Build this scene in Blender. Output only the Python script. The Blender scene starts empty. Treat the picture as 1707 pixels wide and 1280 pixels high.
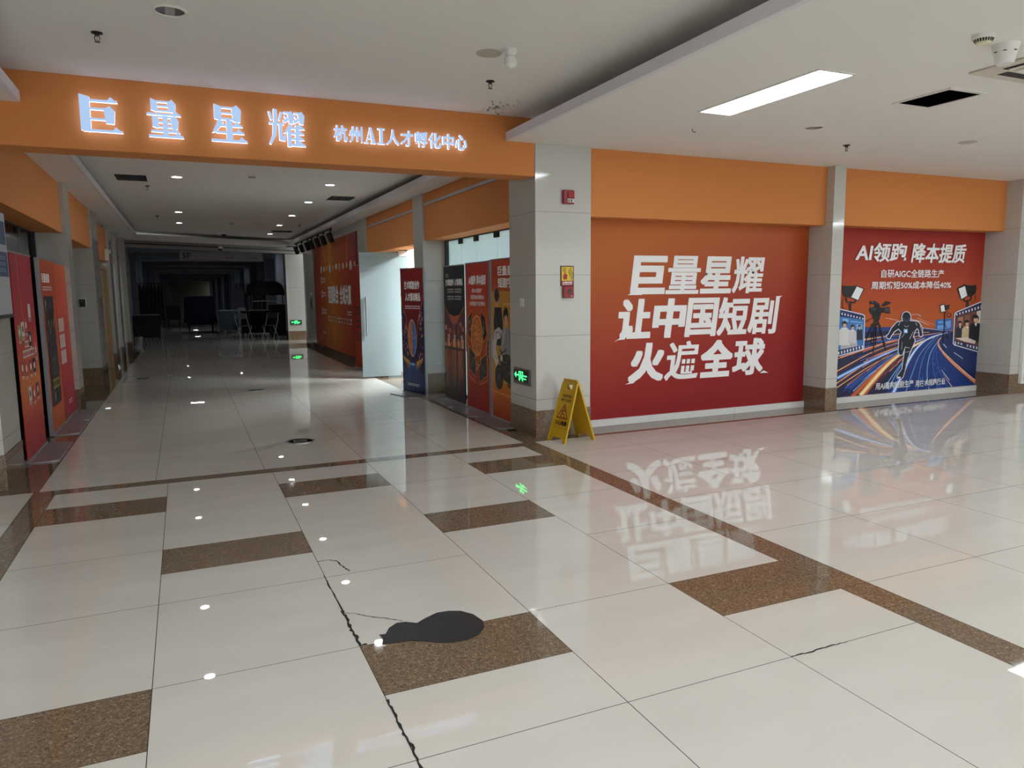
import bpy, bmesh, math, random
from mathutils import Vector, Matrix
from mathutils.geometry import tessellate_polygon
random.seed(7)
PI = math.pi
S = bpy.context.scene
COL = S.collection

# ------------------------------------------------------------------ camera
F_PX, YAW, PITCH, ROLL, EYE = 1223.1, 0.41777, 0.126817, -0.009478, 1.5
def camera_axes():
    cy, sy, cp, sp = math.cos(YAW), math.sin(YAW), math.cos(PITCH), math.sin(PITCH)
    f = Vector((sy*cp, cy*cp, -sp)); r = Vector((cy, -sy, 0)); u = r.cross(f)
    c, s = math.cos(ROLL), math.sin(ROLL)
    return c*r + s*u, -s*r + c*u, f
cam_d = bpy.data.cameras.new('camera')
cam_d.sensor_fit = 'HORIZONTAL'; cam_d.sensor_width = 36.0; cam_d.lens = F_PX/1707*36.0
cam_d.clip_start = 0.05; cam_d.clip_end = 300
cam = bpy.data.objects.new('camera', cam_d); COL.objects.link(cam)
_r, _u, _f = camera_axes()
cam.matrix_world = Matrix(((_r.x, _u.x, -_f.x, 0), (_r.y, _u.y, -_f.y, 0), (_r.z, _u.z, -_f.z, EYE), (0, 0, 0, 1)))
S.camera = cam

# ------------------------------------------------------------------ world and exposure
W = bpy.data.worlds.new('world'); S.world = W; W.use_nodes = True
W.node_tree.nodes['Background'].inputs[0].default_value = (0.93, 0.97, 1.0, 1)
W.node_tree.nodes['Background'].inputs[1].default_value = 1.2
S.view_settings.view_transform = 'Standard'; S.view_settings.look = 'None'
S.view_settings.exposure = 0.66; S.view_settings.gamma = 1.0; S.view_settings.use_curve_mapping = False
S.cycles.max_bounces = 10; S.cycles.diffuse_bounces = 5; S.cycles.glossy_bounces = 5; S.cycles.transparent_max_bounces = 12
S.cycles.caustics_reflective = False; S.cycles.caustics_refractive = False
S.cycles.sample_clamp_indirect = 4.0
PANEL_W, DOWN_W, LETTER_W, SHOP_W = 15.5, 62.0, 0.62, 155.0

# ------------------------------------------------------------------ materials
def lin(h):
    h = h.lstrip('#'); v = [int(h[i:i+2], 16)/255 for i in (0, 2, 4)]
    return tuple(((c+0.055)/1.055)**2.4 if c > 0.04045 else c/12.92 for c in v)
MATS = {}
def new_mat(name):
    m = bpy.data.materials.new(name); m.use_nodes = True
    return m, m.node_tree.nodes, m.node_tree.links, m.node_tree.nodes['Principled BSDF']
def paint(h, rough=0.5, noise=0.05, scale=6.0, metal=0.0, spec=0.5):
    """plain paint, print, metal or plastic: one colour with a faint noise variation"""
    key = (h, rough, noise, scale, metal, spec)
    if key in MATS: return MATS[key]
    m, N, L, b = new_mat('paint_'+h.lstrip('#'))
    c = lin(h)
    b.inputs['Roughness'].default_value = rough; b.inputs['Metallic'].default_value = metal
    b.inputs['Specular IOR Level'].default_value = spec
    if noise:
        tc = N.new('ShaderNodeTexCoord'); n = N.new('ShaderNodeTexNoise'); n.inputs['Scale'].default_value = scale; n.inputs['Detail'].default_value = 3
        mx = N.new('ShaderNodeMix'); mx.data_type = 'RGBA'
        mx.inputs[6].default_value = tuple(x*(1-noise) for x in c)+(1,); mx.inputs[7].default_value = tuple(min(1, x*(1+noise)) for x in c)+(1,)
        L.new(tc.outputs['Object'], n.inputs['Vector']); L.new(n.outputs['Fac'], mx.inputs[0]); L.new(mx.outputs[2], b.inputs['Base Color'])
    else:
        b.inputs['Base Color'].default_value = c+(1,)
    MATS[key] = m
    return m
def glow(h, strength, name='glow', base=None):
    key = ('glow', h, strength)
    if key in MATS: return MATS[key]
    m, N, L, b = new_mat(name)
    b.inputs['Base Color'].default_value = lin(base or h)+(1,); b.inputs['Emission Color'].default_value = lin(h)+(1,); b.inputs['Emission Strength'].default_value = strength
    MATS[key] = m
    return m
def print_mat(name, stops, axis='Z', size=2.0, rough=0.45, diag=0.0, width=1.0, warp=0.0):
    """printed film: colour ramp along the board's height (and a little along its width)"""
    m, N, L, b = new_mat(name)
    b.inputs['Roughness'].default_value = rough; b.inputs['Specular IOR Level'].default_value = .25
    tc = N.new('ShaderNodeTexCoord'); sx = N.new('ShaderNodeSeparateXYZ'); L.new(tc.outputs['Object'], sx.inputs[0])
    a = N.new('ShaderNodeMath'); a.operation = 'MULTIPLY_ADD'; a.inputs[1].default_value = diag/width
    z = N.new('ShaderNodeMath'); z.operation = 'MULTIPLY'; z.inputs[1].default_value = 1.0/size
    L.new(sx.outputs['Z'], z.inputs[0]); L.new(sx.outputs['X'], a.inputs[0]); L.new(z.outputs[0], a.inputs[2])
    src = a.outputs[0]
    if warp:
        n = N.new('ShaderNodeTexNoise'); n.inputs['Scale'].default_value = 1.1; n.inputs['Detail'].default_value = 1
        L.new(tc.outputs['Object'], n.inputs['Vector'])
        w = N.new('ShaderNodeMath'); w.operation = 'MULTIPLY_ADD'; w.inputs[1].default_value = warp
        L.new(n.outputs['Fac'], w.inputs[0]); L.new(src, w.inputs[2]); src = w.outputs[0]
    r = N.new('ShaderNodeValToRGB'); e = r.color_ramp.elements
    while len(e) < len(stops): e.new(0.5)
    for el, (p, h) in zip(e, stops): el.position = p; el.color = lin(h)+(1,)
    L.new(src, r.inputs[0]); L.new(r.outputs[0], b.inputs['Base Color'])
    return m
def granite():
    m, N, L, b = new_mat('brown_granite')
    tc = N.new('ShaderNodeTexCoord')
    n1 = N.new('ShaderNodeTexNoise'); n1.inputs['Scale'].default_value = 80; n1.inputs['Detail'].default_value = 5; n1.inputs['Distortion'].default_value = 1.5
    n2 = N.new('ShaderNodeTexVoronoi'); n2.inputs['Scale'].default_value = 110
    r = N.new('ShaderNodeValToRGB'); e = r.color_ramp.elements
    e[0].position = .28; e[0].color = lin('#564738')+(1,); e[1].position = .75; e[1].color = lin('#c0aa8b')+(1,)
    for p, h in ((.42, '#766250'), (.56, '#8c7761')): k = e.new(p); k.color = lin(h)+(1,)
    r2 = N.new('ShaderNodeValToRGB'); q = r2.color_ramp.elements; q[0].position = .0; q[0].color = (1, 1, 1, 1); q[1].position = .5; q[1].color = (.62, .58, .55, 1)
    mx = N.new('ShaderNodeMix'); mx.data_type = 'RGBA'; mx.blend_type = 'MULTIPLY'; mx.inputs[0].default_value = .6
    L.new(tc.outputs['Object'], n1.inputs['Vector']); L.new(tc.outputs['Object'], n2.inputs['Vector'])
    L.new(n1.outputs['Fac'], r.inputs[0]); L.new(n2.outputs['Distance'], r2.inputs[0])
    L.new(r.outputs[0], mx.inputs[6]); L.new(r2.outputs[0], mx.inputs[7]); L.new(mx.outputs[2], b.inputs['Base Color'])
    b.inputs['Roughness'].default_value = .04
    return m
def floor_tile():
    m, N, L, b = new_mat('polished_beige_tile')
    tc = N.new('ShaderNodeTexCoord'); mp = N.new('ShaderNodeMapping'); mp.inputs['Scale'].default_value = (.7, 2.4, 1)
    n = N.new('ShaderNodeTexNoise'); n.inputs['Scale'].default_value = 1.6; n.inputs['Detail'].default_value = 6
    r = N.new('ShaderNodeValToRGB'); e = r.color_ramp.elements
    e[0].position = .25; e[0].color = lin('#cfc9c0')+(1,); e[1].position = .75; e[1].color = lin('#d9d4cb')+(1,)
    L.new(tc.outputs['Object'], mp.inputs[0]); L.new(mp.outputs[0], n.inputs['Vector']); L.new(n.outputs['Fac'], r.inputs[0]); L.new(r.outputs[0], b.inputs['Base Color'])
    b.inputs['Roughness'].default_value = .012; b.inputs['IOR'].default_value = 1.72
    return m
def frosted():
    m, N, L, b = new_mat('frosted_glass')
    out = N['Material Output']; N.remove(b)
    t = N.new('ShaderNodeBsdfTranslucent'); t.inputs[0].default_value = (.82, .94, .97, 1)
    d = N.new('ShaderNodeBsdfDiffuse'); d.inputs[0].default_value = (.62, .72, .73, 1)
    g = N.new('ShaderNodeBsdfGlossy'); g.inputs['Roughness'].default_value = .12; g.inputs[0].default_value = (1, 1, 1, 1)
    n = N.new('ShaderNodeTexNoise'); n.inputs['Scale'].default_value = 2.0
    r = N.new('ShaderNodeMapRange'); r.inputs[3].default_value = .25; r.inputs[4].default_value = .35
    a = N.new('ShaderNodeMixShader'); L.new(n.outputs['Fac'], r.inputs[0]); L.new(r.outputs[0], a.inputs[0]); L.new(t.outputs[0], a.inputs[1]); L.new(d.outputs[0], a.inputs[2])
    f = N.new('ShaderNodeFresnel'); f.inputs[0].default_value = 1.4
    c = N.new('ShaderNodeMixShader'); L.new(f.outputs[0], c.inputs[0]); L.new(a.outputs[0], c.inputs[1]); L.new(g.outputs[0], c.inputs[2]); L.new(c.outputs[0], out.inputs[0])
    return m
def clear_glass(h, name):
    m, N, L, b = new_mat(name)
    out = N['Material Output']; N.remove(b)
    t = N.new('ShaderNodeBsdfTransparent'); t.inputs[0].default_value = lin(h)+(1,)
    g = N.new('ShaderNodeBsdfGlossy'); g.inputs['Roughness'].default_value = .02
    f = N.new('ShaderNodeFresnel'); f.inputs[0].default_value = 1.5
    c = N.new('ShaderNodeMixShader'); L.new(f.outputs[0], c.inputs[0]); L.new(t.outputs[0], c.inputs[1]); L.new(g.outputs[0], c.inputs[2]); L.new(c.outputs[0], out.inputs[0])
    return m
TILE, GRAN, FROST = floor_tile(), granite(), frosted()
GROUT = paint('#3c372f', .9, 0, spec=0.0)
CEIL = paint('#e6e4e0', .9, .02, 2.0)
CEIL_EDGE = paint('#dddbe0', .8, .02)
ORANGE = paint('#cf8449', .75, .02, 3.0, spec=.3)
PORC = paint('#c0bfb8', .07, .015, 3.0)
JOINT = paint('#77766f', .7)
WHITE = paint('#e2e1dc', .4, .02)
BLACK = paint('#0d0d0f', .5)
STEEL = paint('#b9b8b6', .28, .03, 20, 1.0)
ALU = paint('#a9a7ab', .4, .03, 9, .8)
DARKMETAL = paint('#2a2725', .4, .05, 9, .6)
GLASS_DARK = clear_glass('#8f979a', 'tinted_glass')
INK_WHITE = paint('#f2f2f2', .5, 0, spec=.25)

# ------------------------------------------------------------------ mesh helpers
class MB:
    def __init__(s): s.v, s.f, s.mi, s.mats = [], [], [], []
    def _m(s, m):
        if m not in s.mats: s.mats.append(m)
        return s.mats.index(m)
    def add(s, verts, faces, m):
        k = len(s.v); i = s._m(m); s.v += [tuple(v) for v in verts]
        for f in faces: s.f.append([k+j for j in f]); s.mi.append(i)
        return s
    def box(s, x0, x1, y0, y1, z0, z1, m):
        return s.add([(x0, y0, z0), (x1, y0, z0), (x1, y1, z0), (x0, y1, z0), (x0, y0, z1), (x1, y0, z1), (x1, y1, z1), (x0, y1, z1)],
                     [(0, 3, 2, 1), (4, 5, 6, 7), (0, 1, 5, 4), (1, 2, 6, 5), (2, 3, 7, 6), (3, 0, 4, 7)], m)
    def quad(s, a, b, c, d, m): return s.add([a, b, c, d], [(0, 1, 2, 3)], m)
    def prism(s, pts, h0, h1, m, axis='z'):
        """closed outline pts (two coordinates) extruded between h0 and h1 along axis"""
        n = len(pts)
        def P(p, h): return (p[0], p[1], h) if axis == 'z' else ((p[0], h, p[1]) if axis == 'y' else (h, p[0], p[1]))
        tri = tessellate_polygon([[Vector((p[0], p[1], 0)) for p in pts]])
        fs = [tuple(t) for t in tri] + [tuple(n+i for i in t) for t in tri] + [(i, (i+1) % n, n+(i+1) % n, n+i) for i in range(n)]
        return s.add([P(p, h0) for p in pts]+[P(p, h1) for p in pts], fs, m)
    def lathe(s, prof, m, c=(0, 0, 0), n=24, axis='z'):
        vs, fs = [], []
        for r, h in prof:
            for i in range(n):
                a = 2*PI*i/n; x, y = r*math.cos(a), r*math.sin(a)
                p = (x, y, h) if axis == 'z' else ((x, h, y) if axis == 'y' else (h, x, y))
                vs.append((c[0]+p[0], c[1]+p[1], c[2]+p[2]))
        for k in range(len(prof)-1):
            for i in range(n): fs.append((k*n+i, k*n+(i+1) % n, (k+1)*n+(i+1) % n, (k+1)*n+i))
        fs.append(tuple(range(n))[::-1]); fs.append(tuple((len(prof)-1)*n+i for i in range(n)))
        return s.add(vs, fs, m)
    def tube(s, pts, r, m, n=8):
        pts = [Vector(p) for p in pts]; vs, fs = [], []
        for k, p in enumerate(pts):
            d = (pts[min(k+1, len(pts)-1)]-pts[max(k-1, 0)]).normalized()
            a = d.cross(Vector((0, 0, 1)) if abs(d.z) < .9 else Vector((1, 0, 0))).normalized(); b = d.cross(a)
            for i in range(n): t = 2*PI*i/n; vs.append(p+a*r*math.cos(t)+b*r*math.sin(t))
        for k in range(len(pts)-1):
            for i in range(n): fs.append((k*n+i, k*n+(i+1) % n, (k+1)*n+(i+1) % n, (k+1)*n+i))
        fs.append(tuple(range(n))); fs.append(tuple((len(pts)-1)*n+i for i in range(n)))
        return s.add(vs, fs, m)
    def build(s, name, parent=None, bevel=0, smooth=False, fix=True):
        me = bpy.data.meshes.new(name); me.from_pydata(s.v, [], s.f)
        for m in s.mats: me.materials.append(m)
        me.polygons.foreach_set('material_index', s.mi)
        if fix:
            bm = bmesh.new(); bm.from_mesh(me); bmesh.ops.recalc_face_normals(bm, faces=bm.faces); bm.to_mesh(me); bm.free()
        if smooth:
            me.polygons.foreach_set('use_smooth', [True]*len(me.polygons))
            me.set_sharp_from_angle(angle=math.radians(35))
        o = bpy.data.objects.new(name, me); COL.objects.link(o)
        if parent: o.parent = parent
        if bevel:
            b = o.modifiers.new('bevel', 'BEVEL'); b.width = bevel; b.segments = 2; b.limit_method = 'ANGLE'
        return o
def tag(o, label, cat, group=None):
    o['label'] = label; o['category'] = cat
    if group: o['group'] = group
    return o
def thing(name, label, cat, loc=(0, 0, 0), rz=0.0, group=None):
    o = bpy.data.objects.new(name, None); COL.objects.link(o); o.location = loc; o.rotation_euler = (0, 0, rz)
    o.empty_display_size = .1
    return tag(o, label, cat, group)
def struct(name, mb, parent=None, bevel=0, **k):
    o = mb.build(name, parent, bevel, **k)
    if not parent: o['kind'] = 'structure'
    return o
def copy_tree(o, loc, rz=None, label=None, group=None):
    r = o.copy(); COL.objects.link(r); r.location = loc
    if rz is not None: r.rotation_euler = (0, 0, rz)
    if label: r['label'] = label
    if group: r['group'] = group
    for ch in list(o.children):
        c = ch.copy(); COL.objects.link(c); c.parent = r
        for g in list(ch.children):
            d = g.copy(); COL.objects.link(d); d.parent = c
    return r

# ------------------------------------------------------------------ lettering
GLYPH = {}
def glyphs(text, bold=0.0, res=3):
    """flat triangles of a line of type and its bounding box"""
    key = (text, bold, res)
    if key in GLYPH: return GLYPH[key]
    cu = bpy.data.curves.new('type', 'FONT'); cu.body = text; cu.offset = bold; cu.resolution_u = res; cu.size = 1.0
    o = bpy.data.objects.new('type', cu); COL.objects.link(o)
    dg = bpy.context.evaluated_depsgraph_get(); ev = o.evaluated_get(dg); me = bpy.data.meshes.new_from_object(ev)
    vs = [(v.co.x, v.co.y) for v in me.vertices]; fs = [tuple(p.vertices) for p in me.polygons]
    bpy.data.objects.remove(o); bpy.data.meshes.remove(me); bpy.data.curves.remove(cu)
    if vs:
        x0 = min(v[0] for v in vs); x1 = max(v[0] for v in vs); z0 = min(v[1] for v in vs); z1 = max(v[1] for v in vs)
    else: x0 = z0 = 0; x1 = z1 = 1
    GLYPH[key] = (vs, fs, (x0, z0, x1, z1))
    return GLYPH[key]
def type_in(mb, text, x0, z0, x1, z1, y, m, bold=0.0, shear=0.0, depth=0.0, res=3):
    """set a line of type into the box (x0,z0)-(x1,z1) on the plane y, facing -y; heavier weights overprint shifted copies"""
    fine = min(bold, .008)
    vs, fs, (a, b, c, d) = glyphs(text, fine, res)
    if not vs: return
    h = bold-fine; sx, sz = (x1-x0)/(c-a+2*h), (z1-z0)/(d-b+2*h); zm = (z0+z1)/2
    P = []
    for vx, vz in vs:
        z = z0+(vz-b+h)*sz; P.append((x0+(vx-a+h)*sx+shear*(z-zm), y, z))
    if not depth:
        if h <= 0: mb.add(P, fs, m); return
        k = 0
        for dx, dz in ((0, 0), (1, 0), (-1, 0), (0, .8), (0, -.8), (1, .8), (-1, .8), (1, -.8), (-1, -.8)):
            mb.add([(p[0]+dx*h*sx, p[1]-k*6e-6, p[2]+dz*h*sz) for p in P], fs, m); k += 1
        return
    n = len(P); edges = {}
    for f in fs:
        for i in range(len(f)):
            e = (f[i], f[(i+1) % len(f)])
            if (e[1], e[0]) in edges: del edges[(e[1], e[0])]
            else: edges[e] = 1
    mb.add(P+[(p[0], y+depth, p[2]) for p in P], list(fs)+[tuple(n+i for i in f[::-1]) for f in fs]+[(e[0], e[1], n+e[1], n+e[0]) for e in edges], m)
DENSE = {'量': .021, '耀': .020, '遍': .022, '剧': .028, '短': .032, '国': .034, '星': .034, '球': .034}
def chars_in(mb, text, x0, z0, x1, z1, y, m, bold=.03, shear=0.0, gap=.06):
    """every character stretched to fill its own cell, as display type does; crowded characters get lighter strokes"""
    n = len(text); w = (x1-x0)/n; zm = (z0+z1)/2
    for i, ch in enumerate(text):
        type_in(mb, ch, x0+w*(i+gap/2), z0, x0+w*(i+1-gap/2), z1, y, m, DENSE.get(ch, bold), shear)
def greek(mb, x0, x1, z0, z1, y, m, n=8, seed=1):
    """a line of print too small to read: short strokes"""
    rr = random.Random(seed); x = x0; w = (x1-x0)/n
    for i in range(n):
        a, b = x0+w*i, x0+w*(i+.82)
        mb.quad((a, y, z0), (b, y, z0), (b, y, z0+(z1-z0)*.22), (a, y, z0+(z1-z0)*.22), m)
        mb.quad((a, y, z1-(z1-z0)*.25), (b, y, z1-(z1-z0)*.25), (b, y, z1), (a, y, z1), m)
        c = a+(b-a)*rr.uniform(.2, .7); mb.quad((c, y, z0), (c+w*.2, y, z0), (c+w*.2, y, z1), (c, y, z1), m)
def flat(mb, pts, y, m):
    n = len(pts); tri = tessellate_polygon([[Vector((p[0], p[1], 0)) for p in pts]])
    mb.add([(p[0], y, p[1]) for p in pts], [tuple(t) for t in tri], m)
def ring_pts(cx, cz, rx, rz, n=20): return [(cx+rx*math.cos(2*PI*i/n), cz+rz*math.sin(2*PI*i/n)) for i in range(n)]
def stroke(mb, pts, w, y, m, closed=False):
    q = list(pts)+([pts[0]] if closed else [])
    for a, b in zip(q[:-1], q[1:]):
        d = math.hypot(b[0]-a[0], b[1]-a[1]) or 1; nx, nz = -(b[1]-a[1])/d*w/2, (b[0]-a[0])/d*w/2; ex, ez = (b[0]-a[0])/d*w*.3, (b[1]-a[1])/d*w*.3
        flat(mb, [(a[0]+nx-ex, a[1]+nz-ez), (b[0]+nx+ex, b[1]+nz+ez), (b[0]-nx+ex, b[1]-nz+ez), (a[0]-nx-ex, a[1]-nz-ez)], y, m)

# ================================================================== SETTING
HI, LO, SOF, TRAY = 3.15, 2.92, 2.90, 3.08
# ------------------------------------------------------------------ floor
fl = MB(); G = .0016
def tile(x0, x1, y0, y1, m=TILE):
    fl.quad((x0+G, y0+G, 0), (x1-G, y0+G, 0), (x1-G, y1-G, 0), (x0+G, y1-G, 0), m)
fl.box(-9, 24, -9, 111, -.12, -.003, GROUT)
xs = [-.975, -.198, .6, 1.4, 2.19, 2.93]
cuts = {0: [(5.915, 6.335, 0), (5.495, 5.915, 1), (4.655, 5.495, 0), (3.815, 4.655, 0), (2.975, 3.815, 0), (2.555, 2.975, 1), (2.135, 2.555, 0)],
        1: [(4.655, 6.335, 0), (4.235, 4.655, 1), (3.815, 4.235, 0), (2.975, 3.815, 0), (2.135, 2.975, 0)],
        2: [(5.915, 6.335, 0), (5.495, 5.915, 1), (3.815, 5.495, 0), (2.975, 3.815, 0), (2.555, 2.975, 1), (2.135, 2.555, 0)],
        3: [(5.495, 6.335, 0), (4.655, 5.495, 0), (4.235, 4.655, 1), (2.975, 4.235, 0), (2.135, 2.975, 0)],
        4: [(5.915, 6.335, 0), (5.495, 5.915, 1), (4.655, 5.495, 0), (3.815, 4.655, 0), (2.975, 3.815, 0), (2.555, 2.975, 1), (2.135, 2.555, 0)]}
for c, rows in cuts.items():
    for y0, y1, br in rows: tile(xs[c], xs[c+1], y0, y1, GRAN if br else TILE)
    for k in range(13): tile(xs[c], xs[c+1], 2.135-.84*(k+1), 2.135-.84*k)
tile(-1.13, 3.115, 6.335, 6.48, GRAN)
tile(-1.13, -.975, -9, 6.335, GRAN); tile(2.93, 3.115, -9, 2.555, GRAN); tile(2.93, 3.115, 2.555, 6.335, GRAN)
for k in range(9):
    for j in range(19): tile(-1.13-.84*(k+1), -1.13-.84*k, 6.48-.84*(j+1), 6.48-.84*j)
for k in range(24):
    x0 = 3.115+.84*k
    tile(x0, x0+.84, 5.915, 6.48)
    for j in range(17): tile(x0, x0+.84, 5.915-.84*(j+1), 5.915-.84*j)
for k in range(9): tile(3.115+2.2*k, 3.115+2.2*(k+1), 6.48, 7.1, GRAN)
tile(-9, -1.10, 6.48, 7.3, GRAN); tile(3.0, 3.115, 6.48, 7.3, GRAN)
cx = [-1.10, -.29, .55, 1.40, 2.2, 3.0]
for c in range(5):
    for j in range(19): tile(cx[c], cx[c+1], 6.48+.84*j, 6.48+.84*(j+1))
for j in range(8):
    tile(-1.8, -1.10, 7.3+1.9*j, 7.3+1.9*(j+1), GRAN); tile(3.0, 3.7, 7.3+1.9*j, 7.3+1.9*(j+1), GRAN)
for c in range(6):
    for j in range(93): tile(-1.8+.95*c, -1.8+.95*(c+1), 22.5+.95*j, 22.5+.95*(j+1))
for a in ((3.7, 8.0, 7.1, 15),): tile(*a)
struct('floor', fl, fix=False)

# ------------------------------------------------------------------ ceilings
def slab(name, x0, x1, y0, y1, z0, z1, m=CEIL): return struct(name, MB().box(x0, x1, y0, y1, z0, z1, m))
slab('ceiling', -1.42, 3.36, -9, 6.9, HI, HI+.1)
m = MB().box(2.955, 24, -9, 7.0, LO, LO+.04, CEIL).box(2.91, 2.955, -9, 6.65, LO, 3.0, CEIL_EDGE).box(3.32, 3.36, -9, 6.65, LO+.04, HI, CEIL)
struct('ceiling', m)
m = MB().box(-9, -1.06, -9, 7.0, LO, LO+.04, CEIL).box(-1.06, -1.015, -9, 6.65, LO, 3.0, CEIL_EDGE).box(-1.46, -1.42, -9, 6.65, LO+.04, HI, CEIL)
struct('ceiling', m)
# corridor: raised tray between two lower soffits
m = MB().prism([(-1.5, 6.9), (3.45, 6.9), (3.45, 24.6), (-1.5, 21.8)], TRAY, TRAY+.1, CEIL)
struct('ceiling', m)
m = MB().prism([(-1.75, 6.9), (-1.0, 6.9), (-1.0, 21.2), (-1.75, 21.2)], SOF, SOF+.03, CEIL).box(-1.0, -.96, 6.9, 21.2, SOF, SOF+.09, CEIL_EDGE).box(-1.42, -1.38, 6.9, 21.2, SOF+.03, TRAY, CEIL)
struct('ceiling', m)
m = MB().box(2.98, 3.75, 6.9, 23.4, SOF, SOF+.03, CEIL).box(2.94, 2.98, 6.9, 23.3, SOF, SOF+.09, CEIL_EDGE).box(3.38, 3.42, 6.9, 23.4, SOF+.03, TRAY, CEIL)
struct('ceiling', m)
m = MB().prism([(-1.0, 20.9), (2.98, 23.0), (2.98, 24.4), (-1.75, 21.9), (-1.75, 21.2), (-1.0, 21.2)], SOF, SOF+.03, CEIL).prism([(-1.0, 20.86), (2.98, 22.96), (2.98, 23.0), (-1.0, 20.9)], SOF, SOF+.09, CEIL_EDGE)
struct('ceiling', m)

# ------------------------------------------------------------------ beams and lintels
struct('beam', MB().box(-1.9, 3.217, 6.65, 6.95, 2.605, HI, ORANGE), bevel=.004)
def lintel(name, x0, x1, y0, y1, z0, z1): return struct(name, MB().box(x0, x1, y0, y1, z0, z1, ORANGE), bevel=.003)
lintel('lintel', 3.852, 7.10, 6.672, 6.93, 2.24, LO)
lintel('lintel', 7.282, 10.43, 6.655, 6.93, 2.245, LO)
lintel('lintel', 3.275, 3.66, 7.3, 10.62, 2.235, SOF)
lintel('lintel', 3.275, 3.66, 10.95, 14.15, 2.215, SOF)
lintel('lintel', -1.72, -1.352, 7.4, 10.93, 2.275, SOF)
lintel('lintel', -1.72, -1.345, 11.38, 14.3, 2.255, SOF)
lintel('lintel', -1.46, -1.355, 15.5, 17.05, 2.14, 2.78)
for a in ((3.262, 3.275, 7.3, 10.62, 2.725, 2.76), (3.262, 3.275, 10.95, 14.15, 2.70, 2.735)): struct('trim_1', MB().box(*a, ALU))

# ------------------------------------------------------------------ columns and walls
def column(x0, x1, y0, y1, top, base=.276, zs=(.276, .392, 1.036, 1.652, 2.272)):
    mb = MB(); e = .0018; k = .004
    mb.box(x0+k, x1-k, y0+k, y1-k, 0, top, JOINT)
    mb.box(x0-.006, x1+.006, y0-.006, y1+.006, 0, base-e, GRAN)
    z = list(zs)+[top]
    for a, b in zip(z[:-1], z[1:]): mb.box(x0, x1, y0, y1, a+e, b-e, PORC)
    return struct('column', mb)
column(3.222, 3.85, 6.652, 7.29, LO)
column(7.10, 7.281, 6.56, 6.93, LO)
column(10.412, 10.80, 6.44, 6.93, LO)
column(3.245, 3.80, 10.47, 10.95, SOF)
column(3.25, 3.80, 14.15, 14.87, SOF)
column(-2.3, -1.332, 6.66, 7.32, LO)
column(-1.80, -1.30, 10.93, 11.38, SOF)
column(-1.80, -1.31, 14.0, 14.95, SOF)
column(-1.75, -1.33, 17.3, 17.95, SOF)
column(-1.75, -1.33, 19.2, 19.75, SOF)
column(-1.75, -1.27, 21.1, 21.75, SOF)
column(3.0, 3.56, 24.25, 24.8, 2.7)
column(3.30, 3.75, 20.6, 21.6, SOF)
def wall(name, x0, x1, y0, y1, z0, z1, m=PORC): return struct(name, MB().box(x0, x1, y0, y1, z0, z1, m))
PLASTER = paint('#c4c2bb', .8, .02)
wall('wall_front', 3.85, 10.42, 6.93, 7.04, 0, LO, PLASTER)
wall('wall_front', 10.8, 24, 6.75, 6.95, 0, LO, PORC)
wall('wall_front', -9, -2.3, 6.85, 7.0, 0, LO, PORC)
wall('wall_right', 23.9, 24.05, -9, 7, 0, LO, PLASTER)
wall('wall_left', -9.1, -8.95, -9, 7, 0, LO, PLASTER)
m = MB().box(3.285, 3.45, 14.87, 22.45, .115, SOF, PORC).box(3.275, 3.45, 14.87, 22.45, 0, .115, GRAN); struct('wall_right', m)
m = MB().box(-1.75, -1.40, 14.95, 15.45, .28, SOF, PORC).box(-1.75, -1.40, 17.25, 21.9, .28, SOF, PORC).box(-1.75, -1.40, 15.45, 17.25, 2.05, SOF, PORC).box(-1.76, -1.39, 14.95, 15.45, 0, .28, GRAN).box(-1.76, -1.39, 17.25, 21.9, 0, .28, GRAN).box(-1.75, -1.52, 15.45, 17.25, 0, 2.05, PORC)
struct('wall_left', m)
# the shop behind the frosted glass, the closed shop opposite
SHOPW = paint('#d9dcd8', .7, .02)
m = MB().box(7.0, 7.1, 7.04, 15.2, 0, 3.0, SHOPW).box(3.66, 7.1, 15.0, 15.1, 0, 3.0, SHOPW).box(3.66, 7.0, 7.04, 7.08, 0, 3.0, SHOPW)
struct('wall_back', m)
slab('ceiling', 3.66, 7.05, 7.0, 15.05, 2.9, 3.0, SHOPW)
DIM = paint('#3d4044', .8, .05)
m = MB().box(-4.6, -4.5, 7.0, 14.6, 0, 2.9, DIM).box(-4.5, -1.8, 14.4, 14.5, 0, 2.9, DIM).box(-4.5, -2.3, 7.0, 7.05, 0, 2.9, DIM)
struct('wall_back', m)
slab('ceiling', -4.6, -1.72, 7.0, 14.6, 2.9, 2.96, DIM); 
# skirting in front of the two wall posters
MARBLE = paint('#dcdcda', .25, .05, 9)
m = MB()
for a, b in ((3.86, 5.98), (5.983, 7.1)): m.box(a, b, 6.885, 6.93, 0, .078, MARBLE)
struct('baseboard_front', m, bevel=.003)
m = MB()
for a, b in ((7.281, 9.1), (9.103, 10.41)): m.box(a, b, 6.885, 6.93, 0, .078, MARBLE)
struct('baseboard_front', m, bevel=.003)

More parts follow.
